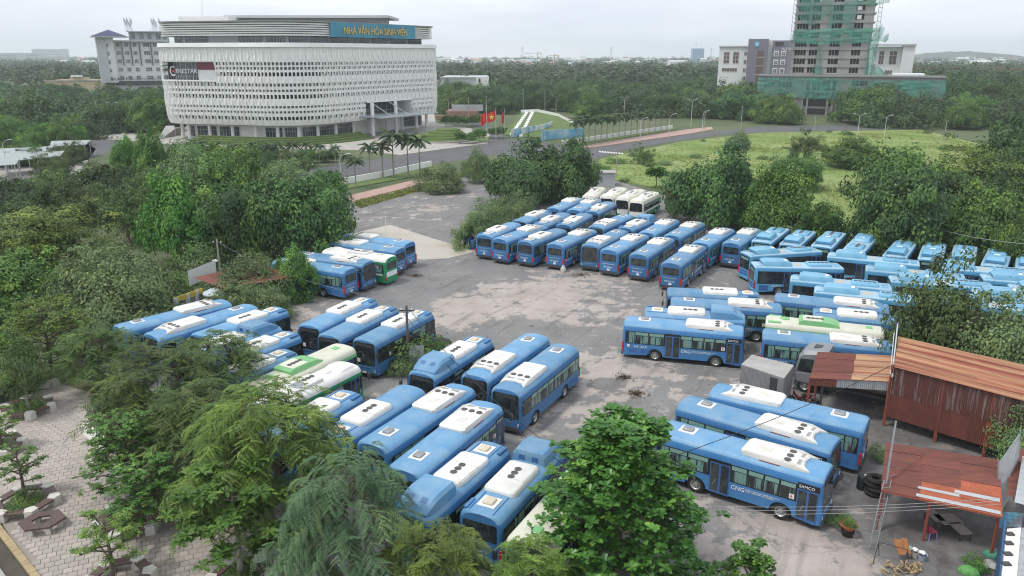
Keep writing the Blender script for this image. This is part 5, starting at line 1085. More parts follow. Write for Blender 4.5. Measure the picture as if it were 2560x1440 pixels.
# ---------------------------------------------------------------- buses: x forward, z up
def body_mesh(L, hw, zr, mats, prof, rake=.12, gap=1.06, wheels=(), zb=.34, rnd=.42, split=None):
    b = MB(); half = [(hw, zb), (hw, gap)] + [(hw + dy, z) for dy, z in prof]
    full = half + [(-y, z) for y, z in reversed(half)]
    secs = []
    for sgn, ks in ((-1, ((0, .20), (.05, .10), (.18, .025), (rnd, 0))), (1, ((rnd, 0), (.18, .025), (.05, .10), (0, .20)))):
        for dx, sh in ks:
            q = []
            for y, z in full:
                x = sgn * (L / 2 - dx)
                if sgn > 0 and z > gap: x -= rake * (z - gap) / (zr - gap) * (1 - dx / rnd)
                yy = y - math.copysign(min(sh, abs(y)), y); q.append((x, yy, z - (sh * .45 if z > 2.6 else 0)))
            secs.append(q)
    n = len(full); bs = [b.add(q) for q in secs]
    for k, (a0, a1) in enumerate(zip(bs, bs[1:])):
        for i in range(n):
            j = (i + 1) % n
            if k == 3 and i in (0, n - 2, n - 1): continue
            zz = (full[i][1] + full[j][1]) / 2
            b.k = split(zz) if split else 0
            b.face((a0 + i, a0 + j, a1 + j, a1 + i))
    b.k = split(1) if split else 0
    b.face([bs[0] + i for i in reversed(range(n))]); b.face([bs[-1] + i for i in range(n)])
    xa, xb = -L / 2 + rnd, L / 2 - rnd
    b.k = split(.7) if split else 0
    for s in (-1, 1):
        pts = [(xa, gap), (xa, zb)]
        for wx in sorted(wheels):
            r = .60
            for k in range(11):
                t = math.pi * (1 - k / 10)
                pts.append((wx + r * math.cos(t), max(zb, .46 + r * math.sin(t) * .96)))
        pts += [(xb, zb), (xb, gap)]
        b.poly([(x, s * hw, z) for x, z in pts])
    b.k = 1
    b.box(xa - .2, xb + .2, -.82, .82, .36, 1.02)
    return b.mesh('body', mats, 35)
PROF_S = [(0, 2.30), (-.025, 2.52), (-.08, 2.72), (-.19, 2.88), (-.38, 2.98), (-.72, 3.04), (-1.2, 3.06)]
PROF_N = [(0, 2.30), (-.015, 2.70), (-.03, 2.86), (-.07, 2.93), (-.14, 2.955), (-.5, 2.975), (-1.2, 2.98)]
PROF_G = [(0, 2.30), (-.03, 2.55), (-.10, 2.78), (-.22, 2.90), (-.42, 2.97), (-.75, 3.01), (-1.17, 3.02)]
def pane(name, root, x0, x1, z0, z1, s, hw, mats, d=.012, top=None, cut=(0, 0)):
    """window on side s; an upper vent strip takes the second material, a mullion splits it"""
    b = MB(); y = s * (hw + d)
    if top:
        zt = z1 - top
        b.poly([(x0 + cut[0], y, z0), (x1 - cut[1], y, z0), (x1, y, zt - .02), (x0, y, zt - .02)])
        b.mat(1).poly([(x0 + .02, y, zt + .02), (x1 - .02, y, zt + .02), (x1 - .02, y, z1), (x0 + .02, y, z1)])
    else: b.poly([(x0 + cut[0], y, z0), (x1 - cut[1], y, z0), (x1, y, z1), (x0, y, z1)])
    return b.build(name, mats, root)
def strip(name, root, x0, x1, z0, z1, s, hw, mat, d=.006):
    b = MB(); y = s * (hw + d); b.poly([(x0, y, z0), (x1, y, z0), (x1, y, z1), (x0, y, z1)]); return b.build(name, mat, root)
def wheel_mesh():
    t = MB(); t.lathe([(.30, -.13), (.47, -.13), (.50, -.07), (.50, .07), (.47, .13), (.30, .13)], 22, axis='y', cap=False)
    r = MB(); r.lathe([(.02, -.09), (.30, -.125), (.32, .0), (.32, .126), (.29, .13), (.25, .07), (.16, .04), (.13, .12), (.02, .12)], 18, axis='y')
    for k in range(8):
        a = math.pi * k / 4; cx, cz = .21 * math.cos(a), .21 * math.sin(a)
        r.mat(1).box(cx - .032, cx + .032, .062, .068, cz - .032, cz + .032)
    return t.mesh('wheel', m_tyre, 40), r.mesh('rim', [m_rim, m_black], 40)
WT, WR = wheel_mesh()
def add_wheels(root, xs, hw):
    for x in xs:
        for s in (-1, 1):
            o = put('wheel', WT, root, (x, s * (hw - .17), .50), 0 if s > 0 else math.pi); put('rim', WR, o)
def door(root, x0, x1, z0, z1, hw, leaves=2, s=-1):
    b = MB(); y = s * (hw + .008)
    b.box(x0, x1, min(y, y - s * .03), max(y, y - s * .03), z0, z1)
    o = b.build('door', m_pblue if leaves else m_black, root)
    wd = (x1 - x0) / leaves
    for k in range(leaves):
        g = MB(); yy = s * (hw + .016); a, c = x0 + k * wd + .06, x0 + (k + 1) * wd - .06
        g.poly([(a, yy, z0 + .12), (c, yy, z0 + .12), (c, yy, z1 - .07), (a, yy, z1 - .07)]); g.build('door_glass', m_glass, o)
    h = MB(); h.tube((x0 + wd - .14, s * (hw + .03), z0 + .9), (x0 + .2, s * (hw + .03), z0 + .5), .016); h.build('handrail', m_chrome, o)
    return o
def end_pane(name, root, x0, x1, hy0, hy1, z0, z1, mat, r=.12):
    """glass on a bus end: x0 at z0, x1 at z1; half widths hy0 below, hy1 above, rounded corners"""
    b = MB(); f = lambda z: x0 + (x1 - x0) * (z - z0) / (z1 - z0)
    p = []
    for y, z, a0 in ((hy0 - r, z0 + r, -90), (hy1 - r, z1 - r, 0), (-hy1 + r, z1 - r, 90), (-hy0 + r, z0 + r, 180)):
        for k in range(4):
            a = R(a0 + 30 * k); p.append((y + r * math.cos(a), z + r * math.sin(a)))
    b.poly([(f(z), y, z) for y, z in p]); return b.build(name, mat, root)
def end_box(name, root, x, dx, y0, y1, z0, z1, mat):
    b = MB(); b.box(min(x, x + dx), max(x, x + dx), y0, y1, z0, z1); return b.build(name, mat, root)
def mirror_arm(root, x, hw, s, z=2.55):
    b = MB(); b.path([(x - .05, s * (hw - .15), z), (x + .28, s * (hw + .12), z + .02), (x + .34, s * (hw + .22), z - .2)], .022)
    b.box(x + .27, x + .41, s * (hw + .24) - .09, s * (hw + .24) + .09, z - .66, z - .22)
    b.build('mirror', m_dark, root)
def fans(ac, pts, z, r=.135):
    for x, y in pts:
        f = MB(); f.lathe([(r + .05, 0), (r + .05, .025), (r, .035), (r - .02, .008), (.07, .008), (.06, .03), (.005, .03)], 16)
        f.build('fan', m_fan, ac, loc=(x, y, z))
def hatch(root, x, y, z, mats, frame=True, sx=.62, sy=.5):
    f = MB(); f.box(x - sx * .75, x + sx * .75, y - sy * .82, y + sy * .82, z - .05, z + .035)
    o = f.build('roof_hatch', mats[0], root)
    l = MB(); l.rbox(x - sx / 2, x + sx / 2, y - sy / 2, y + sy / 2, z + .03, z + .15, .1, .03); l.build('hatch_lid', mats[1], o, smooth=40)
def louvers(ac, pts, mat=None):
    b = MB()
    for x0, x1, y0, y1, z0, z1 in pts: b.box(x0, x1, y0, y1, z0, z1)
    b.build('vent_slots', mat or m_slot, ac)
def tails(root, xr, hw, z0, z1):
    for s in (-1, 1):
        b = MB(); b.box(xr - .03, xr + .10, s * (hw - .10) - .085, s * (hw - .10) + .085, z0, z1); b.build('tail_light', m_red, root)
def lamps_front(root, xf, hw, z=.75):
    for s in (-1, 1):
        b = MB(); y = s * (hw - .10)
        b.loft([[(xf - .32, y + s * .075, z - .12), (xf + .03, y - s * .16, z - .12), (xf + .03, y - s * .12, z + .08), (xf - .28, y + s * .075, z + .34)],
                [(xf - .32, y - s * .02, z - .12), (xf - .02, y - s * .26, z - .12), (xf - .02, y - s * .22, z + .08), (xf - .28, y - s * .02, z + .34)]])
        b.build('headlight', m_amber, root)

def make_S():
    Ln, hw = 9.3, 1.2; xr, xf = -Ln / 2, Ln / 2
    t = thing('city_bus', 'proto', 'bus')
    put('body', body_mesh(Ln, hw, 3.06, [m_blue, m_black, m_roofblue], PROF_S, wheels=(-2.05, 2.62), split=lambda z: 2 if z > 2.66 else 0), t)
    for s in (-1, 1):
        strip('window_band', t, xr + .22, xf - 1.30 if s < 0 else xf - .2, 1.36, 2.38, s, hw, m_black)
    for x0, x1, tp in ((-4.4, -3.72, 0), (-3.66, -2.62, .26), (-2.56, -1.40, .26)):
        for s in (-1, 1): pane('window', t, x0, x1, 1.42, 2.33, s, hw, [m_curt, m_tint], top=tp, cut=(.16 if tp == 0 else 0, 0))
    door(t, -1.28, -.16, .42, 2.25, hw); strip('door_header', t, -1.3, -.14, 2.27, 2.42, -1, hw, m_black, .012)
    for x0, x1 in ((-.10, .74), (.80, 1.62), (1.68, 2.44), (2.50, 3.28)):
        for s in (-1, 1): pane('window', t, x0, x1, 1.42, 2.33, s, hw, [m_curt, m_tint], top=.26)
    pane('window', t, -1.34, -.16, 1.42, 2.33, 1, hw, [m_curt, m_tint], top=.26)
    pane('window', t, 3.36, 4.42, 1.30, 2.33, 1, hw, [m_glass, m_tint])
    door(t, 3.36, 4.42, .42, 2.16, hw)
    strip('destination_panel', t, 3.34, 4.44, 2.18, 2.52, -1, hw - .004, m_black, .012)
    put('lettering', text_mesh('SAMCO', .23, m_text, TX((3.42, -hw - .022, 2.26))), t)
    put('lettering', text_mesh('CNG', .34, m_text, TX((-.06, -hw - .012, .98))), t)
    put('lettering', text_mesh('XE BUÝT SỬ DỤNG NHIÊN LIỆU SẠCH\nTHÂN THIỆN VỚI MÔI TRƯỜNG', .105, m_text, TX((.72, -hw - .012, 1.14))), t)
    put('lettering', text_mesh('51B-164.71', .24, m_text, TX((-3.75, -hw - .012, 1.05))), t)
    for s in (-1, 1):
        for x0 in (-4.1, -3.15):
            strip('engine_vent', t, x0, x0 + .32, .62, .90, s, hw, m_pblue); strip('engine_vent', t, x0 + .36, x0 + .68, .62, .90, s, hw, m_pblue)
    b = MB()
    for k in range(14):
        a = 2 * math.pi * k / 14; b.v.append((-4.15 + .12 * math.cos(a), -hw - .012, 1.16 + .12 * math.sin(a)))
    b.face(range(14)); b.build('round_emblem', m_paper, t)
    strip('route_number', t, 2.98, 3.24, 1.46, 1.74, -1, hw, m_paper, .018)
    put('lettering', text_mesh('8', .26, m_rtxt, TX((3.03, -hw - .024, 1.51))), t)
    # front
    end_pane('windscreen', t, xf + .012, xf - .10, 1.0, .92, 1.12, 2.72, m_glass)
    end_box('destination_screen', t, xf - .085, .02, -.75, .75, 2.42, 2.64, m_dark)
    lamps_front(t, xf, hw); end_box('bumper', t, xf - .12, .20, -1.08, 1.08, .30, .56, m_dark)
    end_box('front_trim', t, xf - .01, .03, -.55, .55, .86, .90, m_chrome)
    for s in (-1, 1): mirror_arm(t, xf - .1, hw, s)
    # rear
    end_pane('rear_window', t, xr - .012, xr - .008, .86, .86, 1.70, 2.48, m_glass)
    tails(t, xr, hw, .72, 1.42); end_box('rear_trim', t, xr, -.02, -.72, .72, 1.36, 1.42, m_chrome)
    end_box('bumper', t, xr + .08, -.16, -1.06, 1.06, .30, .58, m_dark); end_box('number_plate', t, xr, -.025, -.16, .16, .66, .86, m_paper)
    put('lettering', text_mesh('51B-266.62', .24, m_text, TX((xr - .012, .65, .96), -90)), t)
    # roof: white air conditioner with a notched front edge
    ac = MB(); pl = [(.15, -.70), (.30, -.86), (3.0, -.90), (3.78, -.86), (3.46, -.58), (3.34, 0), (3.46, .58), (3.78, .86), (3.0, .90), (.30, .86), (.15, .70)]
    zt = [.20, .22, .24, .05, .17, .20, .17, .05, .24, .22, .20]
    sh = lambda q, f: [(1.9 + (x - 1.9) * f, y * f) for x, y in q]
    ac.loft([[(x, y, 2.88) for x, y in pl], [(x, y, 3.0 + z * .75) for (x, y), z in zip(pl, zt)], [(x, y, 3.03 + z) for (x, y), z in zip(sh(pl, .94), zt)]])
    a = ac.build('roof_unit', m_white, t, smooth=35)
    fans(a, [(2.55, -.5), (2.55, 0), (2.55, .5)], 3.225)
    louvers(a, [(3.04, 3.22, -.62 + .075 * k, -.60 + .075 * k, 3.2, 3.25) for k in range(7)] + [(3.04, 3.22, .10 + .075 * k, .12 + .075 * k, 3.2, 3.25) for k in range(7)])
    b = MB(); b.box(1.2, 2.3, -.94, -.90, 2.935, 2.97); b.build('red_marking', m_dred, a)
    b = MB(); b.rbox(.85, 1.6, -.3, .3, 3.2, 3.26, .08, .02); b.build('access_cover', m_stain, a)
    hatch(t, -3.1, 0, 3.05, (m_white2, m_metal))
    add_wheels(t, (-2.05, 2.62), hw)
    return t
def make_D(pod):
    Ln, hw = 8.1, 1.2; xr, xf = -Ln / 2, Ln / 2
    t = thing('city_bus', 'proto', 'bus')
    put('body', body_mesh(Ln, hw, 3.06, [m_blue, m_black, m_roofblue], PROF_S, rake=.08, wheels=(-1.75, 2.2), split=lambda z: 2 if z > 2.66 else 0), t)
    for s in (-1, 1): strip('window_band', t, xr + .12, xf - .14, 1.28, 2.42, s, hw, m_black)
    for i, (x0, x1) in enumerate(((-3.9, -2.86), (-2.8, -1.74), (-1.68, -.66), (.72, 1.74), (1.80, 2.68))):
        for s in (-1, 1): pane('window', t, x0, x1, 1.36, 2.36, s, hw, [m_glass if i != 1 else m_curt, m_tint], top=.22 if i in (2, 3) else None)
    pane('window', t, -.6, .66, 1.36, 2.36, 1, hw, [m_glass, m_tint]); pane('window', t, 2.8, 3.85, 1.30, 2.36, 1, hw, [m_glass, m_tint])
    door(t, -.62, .62, .42, 2.36, hw); door(t, 2.82, 3.86, .42, 2.36, hw)
    put('lettering', text_mesh('XE BUÝT SỬ DỤNG NHIÊN LIỆU SẠCH\nTHÂN THIỆN VỚI MÔI TRƯỜNG', .10, m_text, TX((.82, -hw - .012, 1.02))), t)
    for s in (-1, 1):
        for x0 in (-3.75, -3.35): strip('engine_vent', t, x0, x0 + .3, .62, .95, s, hw, m_pblue)
        strip('route_sticker', t, 2.3, 2.52, 1.45, 1.75, s, hw, m_paper, .018)
    end_pane('windscreen', t, xf + .014, xf - .07, 1.0, .95, 1.05, 2.78, m_glass, .16)
    end_box('destination_screen', t, xf - .06, .03, -.72, .72, 2.46, 2.66, m_dark)
    b = MB(); b.poly([(xf + .03, -.62, 1.22), (xf + .03, -.34, 1.22), (xf + .02, -.34, 1.52), (xf + .02, -.62, 1.52)]); b.build('route_card', m_paper, t)
    for k in (-1, 1):
        b = MB(); b.path([(xf + .03, .1 * k, 1.08), (xf + .035, .62 * k, 1.22)], .014, 4); b.build('wiper', m_black, t)
    end_box('front_trim', t, xf - .01, .035, -.6, .6, .86, .90, m_chrome); lamps_front(t, xf, hw, .66)
    end_box('bumper', t, xf - .12, .18, -1.06, 1.06, .30, .50, m_dark); end_box('number_plate', t, xf + .05, .03, -.2, .2, .42, .56, m_paper)
    for s in (-1, 1): mirror_arm(t, xf - .05, hw, s)
    end_pane('rear_window', t, xr - .012, xr - .008, .9, .9, 1.62, 2.55, m_glass)
    tails(t, xr, hw, .72, 1.30); end_box('bumper', t, xr + .08, -.16, -1.06, 1.06, .30, .55, m_dark); end_box('number_plate', t, xr, -.025, -.16, .16, .66, .86, m_paper)
    end_box('rear_trim', t, xr, -.02, -.72, .72, 1.36, 1.40, m_chrome)
    put('lettering', text_mesh('51B-265.43', .22, m_text, TX((xr - .012, .6, .98), -90)), t)
    ac = MB(); ac.rbox(-2.2, .86, -.86, .86, 2.9, 3.24, .28, .12); a = ac.build('roof_unit', m_white, t, smooth=35)
    fans(a, [(.02, 0), (-.38, 0), (-.78, 0)], 3.24)
    sl = []
    for s in (-1, 1): sl += [(-.85 + .1 * k, -.80 + .1 * k, min(s * .70, s * .80), max(s * .70, s * .80), 3.19, 3.235) for k in range(16) if k != 8]
    sl += [(.70, .79, -.58 + .09 * k, -.54 + .09 * k, 3.19, 3.235) for k in range(5)] + [(.70, .79, .2 + .09 * k, .24 + .09 * k, 3.19, 3.235) for k in range(5)]
    louvers(a, sl)
    b = MB(); b.box(-.96, -.945, -.84, .84, 3.2, 3.243); b.build('panel_joint', m_metal, a)
    hatch(t, -3.05, 0, 3.05, (m_white2, m_cream), sx=.6, sy=.56)
    b = MB(); b.rbox(-3.85, -3.0, .76, .98, 2.9, 3.06, .06, .04); b.build('air_scoop', m_blue, t)
    b = MB()
    for s in (-.62, .62): b.box(-3.9, -2.25, s - .012, s + .012, 3.03, 3.052)
    b.build('roof_rail', m_pblue, t)
    if pod:
        p = MB(); q = lambda x, y, z: (x, y, z)
        secs = []
        for x, h, wd in ((1.24, .46, .90), (1.30, .60, .92), (2.4, .62, .94), (2.95, .56, .93), (3.35, .34, .90), (3.72, .10, .84)):
            secs.append([(x, -wd - .04, 2.9), (x, -wd, 3.0 + h * .7), (x, -wd + .14, 3.0 + h), (x, wd - .14, 3.0 + h), (x, wd, 3.0 + h * .7), (x, wd + .04, 2.9)])
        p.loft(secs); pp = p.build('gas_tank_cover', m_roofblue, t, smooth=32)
        sl = []
        for y0 in (-.55, .22):
            for k in range(5): sl.append((1.21, 1.26, y0 + k * .075, y0 + k * .075 + .035, 3.12, 3.38))
        louvers(pp, sl, m_pblue)
        b = MB()
        for y0 in (-.55, .22):
            for k in range(5):
                b.poly([(3.03, y0 + k * .075, 3.532), (3.31, y0 + k * .075, 3.38), (3.31, y0 + k * .075 + .035, 3.38), (3.03, y0 + k * .075 + .035, 3.532)])
        b.build('vent_slots', m_pblue, pp)
    add_wheels(t, (-1.75, 2.2), hw)
    return t
def make_N():
    Ln, hw = 8.8, 1.2; xr, xf = -Ln / 2, Ln / 2
    t = thing('new_bus', 'proto', 'bus')
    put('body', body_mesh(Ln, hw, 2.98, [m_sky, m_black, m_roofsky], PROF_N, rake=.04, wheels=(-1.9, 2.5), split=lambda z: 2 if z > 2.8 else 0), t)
    for s in (-1, 1):
        strip('window_band', t, xr + .30, xf - .06, 1.22, 2.52, s, hw, m_black)
        for k in range(6):
            x0 = -4.0 + 1.24 * k
            if s < 0 and k in (2, 5): continue
            pane('window', t, x0, x0 + 1.18, 1.28, 2.46, s, hw, [m_glass, m_tint])
            b = MB(); b.box(x0 + .1, x0 + 1.1, s * (hw + .014) - .008, s * (hw + .014) + .008, 1.86, 1.885); b.build('window_bar', m_dark, t)
        strip('engine_vent', t, -3.9, -3.0, .50, 1.08, s, hw, m_pblue)
    door(t, -1.5, -.3, .42, 2.45, hw); door(t, 2.95, 4.05, .42, 2.45, hw)
    put('lettering', text_mesh('51B-325.63', .22, m_text, TX((-3.0 + .25, -hw - .012, .92))), t)
    end_pane('windscreen', t, xf + .012, xf - .03, 1.02, 1.0, 1.05, 2.80, m_glass, .08); lamps_front(t, xf, hw, .70)
    end_box('bumper', t, xf - .12, .16, -1.06, 1.06, .30, .50, m_sky)
    end_pane('rear_window', t, xr - .012, xr - .010, .94, .94, 1.30, 2.72, m_glass, .06)
    end_box('destination_screen', t, xr - .012, -.012, -.75, .75, 2.32, 2.58, m_tint)
    g = MB()
    for r in range(2):
        for k in range(4): g.box(xr - .02, xr, -.78 + .41 * k, -.44 + .41 * k, .62 + .30 * r, .84 + .30 * r)
    g.build('engine_vent', m_pblue, t); tails(t, xr, hw, .72, 1.5); end_box('bumper', t, xr + .08, -.14, -1.06, 1.06, .30, .52, m_sky)
    p = MB(); secs = []
    for x, h, wd in ((-3.62, .36, .86), (-3.30, .50, .90), (-1.6, .50, .92), (-1.1, .46, .90), (-.80, .34, .84), (-.62, .10, .72)):
        x0 = x + (.34 if x < -3.5 else 0)
        secs.append([(x0, -wd - .05, 2.9), (x, -wd, 2.96 + h * .55), (x, -wd + .12, 2.96 + h), (x, wd - .12, 2.96 + h), (x, wd, 2.96 + h * .55), (x0, wd + .05, 2.9)])
    p.loft(secs); p.build('gas_tank_cover', m_podsky, t, smooth=30)
    b = MB(); b.rbox(-1.35, -1.05, -.3, .3, 3.44, 3.475, .05, .02); b.build('filler_cap', m_white2, t)
    b = MB(); b.rbox(-.42, .40, -.42, .42, 2.94, 2.995, .3, .015); b.build('roof_vent', m_rust0, t)
    ac = MB(); ac.rbox(.95, 3.3, -.82, .82, 2.92, 3.2, .22, .13); a = ac.build('roof_unit', m_podsky, t, smooth=30)
    fans(a, [(1.3 + .40 * k, .12) for k in range(5)], 3.2, .13)
    b = MB(); b.box(1.15, 3.1, -.55, -.50, 3.19, 3.22); b.build('panel_joint', m_sky, a)
    for s in (-1, 1):
        b = MB(); b.rbox(-4.25, -3.6, s * .85 - .12, s * .85 + .12, 2.94, 3.03, .1, .03); b.build('air_scoop', m_podsky, t)
    b = MB()
    for k in range(7): b.box(3.5, 4.1, -.75 + .22 * k, -.62 + .22 * k, 2.96, 2.992)
    b.build('roof_rib', m_podsky, t)
    add_wheels(t, (-1.9, 2.5), hw)
    return t
m_dred = M('dull_red_print', (.26, .07, .07), .6)
m_slot = M('grey_slots', (.46, .46, .45), .6)
m_fan = M('fan_grille', (.10, .10, .10), .6)
m_stain = M('stained_cover', (.60, .55, .48), .6, col2=(.74, .72, .68), scale=3)
m_rust0 = M('rusty_roof_vent', (.42, .34, .26), .8, col2=(.60, .55, .46), scale=5)
def make_G(variant):
    Ln, hw = {'H': 8.8}.get(variant, 8.5), 1.17; xr, xf = -Ln / 2, Ln / 2
    low, up, roof = {'G': (m_gr1, m_white, m_bone), 'W': (m_gr1, m_gr1, m_white), 'H': (m_gr2, m_gr2, m_bone)}[variant]
    t = thing('old_bus', 'proto', 'bus')
    put('body', body_mesh(Ln, hw, 3.02, [low, m_black, up, roof], PROF_G, rake=.10, wheels=(-2.0, 2.3), split=lambda z: 0 if z < 1.0 else (2 if z < 2.45 else 3)), t)
    for s in (-1, 1):
        strip('window_band', t, xr + .25, xf - .25, 1.38, 2.32, s, hw, m_black)
        for k in range(6):
            x0 = -3.85 + 1.22 * k
            if s < 0 and k in (2, 5): continue
            pane('window', t, x0, x0 + 1.12, 1.44, 2.27, s, hw, [m_glass if k % 2 else m_curt, m_metal if variant == 'W' else m_tint], top=.3 if variant != 'H' else None)
            b = MB(); b.box(x0, x0 + 1.12, s * (hw + .016) - .01, s * (hw + .016) + .01, 1.95, 1.985); b.build('window_bar', m_white2, t)
        strip('side_stripe', t, xr + .4, xf - .4, 1.10, 1.30, s, hw, m_white2 if variant != 'H' else m_bone, .006)
    door(t, -1.3, -.2, .42, 2.3, hw); door(t, 2.9, 3.8, .42, 2.3, hw)
    end_pane('windscreen', t, xf + .012, xf - .08, .98, .92, 1.30, 2.55, m_glass); lamps_front(t, xf, hw, .70)
    end_box('bumper', t, xf - .12, .18, -1.04, 1.04, .30, .56, low); end_pane('rear_window', t, xr - .012, xr - .01, .84, .84, 1.68, 2.45, m_glass)
    end_box('rear_panel', t, xr, -.012, -.94, .94, .92, 1.45, m_white2 if variant != 'H' else m_gr2)
    tails(t, xr, hw, .62, .98); end_box('bumper', t, xr + .08, -.14, -1.04, 1.04, .30, .56, low)
    for s in (-1, 1): mirror_arm(t, xf - .1, hw, s)
    if variant == 'H':
        ac = MB(); secs = [[(x, -.86, 2.9), (x, -.8, 3.0 + h), (x, .8, 3.0 + h), (x, .86, 2.9)] for x, h in ((-1.9, .18), (-1.7, .28), (-.2, .30), (.6, .22), (1.1, .04))]
        ac.loft(secs); a = ac.build('roof_unit', m_gr2, t, smooth=25)
        b = MB(); b.poly([(-1.6, -.7, 3.30), (-.2, -.7, 3.315), (-.2, .7, 3.315), (-1.6, .7, 3.30)]); b.build('top_panel', m_bone, a)
        fans(a, [(-1.2 + .32 * k, .0) for k in range(4)], 3.31, .12)
        b = MB(); b.lathe([(.36, 0), (.36, .07), (.3, .1), (.01, .1)], 18, c=(-2.95, .1, 3.0)); b.build('roof_hatch', m_gr2, t, smooth=40)
        b = MB(); b.rbox(-4.2, -3.2, .6, .95, 2.85, 3.0, .1, .04); b.rbox(-4.2, -3.2, -.95, -.6, 2.85, 3.0, .1, .04); b.build('corner_fairing', m_gr2, t)
        b = MB(); b.rbox(3.0, 3.5, -.25, .25, 2.98, 3.06, .05, .03); b.build('roof_box', m_gr2, t)
    else:
        ac = MB(); ac.rbox(-1.6, .9, -.72, .72, 2.9, 3.2, .15, .1); a = ac.build('roof_unit', m_white, t, smooth=30)
        fans(a, [(-.1 + .36 * k, .1) for k in range(3)], 3.2, .13)
        b = MB(); b.poly([(-1.3, -.55, 3.204), (-.4, -.55, 3.204), (-.4, .35, 3.204), (-1.3, .35, 3.204)]); b.build('mesh_panel', m_metal, a)
        hatch(t, 1.9, 0, 3.0, (m_white2, m_white2)); 
        b = MB(); secs = [[(x, -.9, 2.86), (x, -.74, 2.98 + h), (x, .74, 2.98 + h), (x, .9, 2.86)] for x, h in ((2.5, .02), (2.9, .12), (3.6, .10), (3.95, -.04))]
        b.loft(secs); b.build('roof_fairing', m_white, t, smooth=25)
        hatch(t, -2.8, 0, 3.0, (m_white2, m_bone))
    add_wheels(t, (-2.0, 2.3), hw)
    return t
PROTO = {'S': make_S(), 'D': make_D(False), 'P': make_D(True), 'N': make_N(), 'G': make_G('G'), 'W': make_G('W'), 'H': make_G('H')}
PLATES = [text_mesh(s, .24, m_text, TX((-4.662, .65, .96), -90)) for s in ('51B-266.62', '51B-255.54', '51B-256.49', '51B-262.46', '51B-265.40')]
P98 = text_mesh('51B-164.98', .24, m_text, TX((-3.75, -1.212, 1.05)))
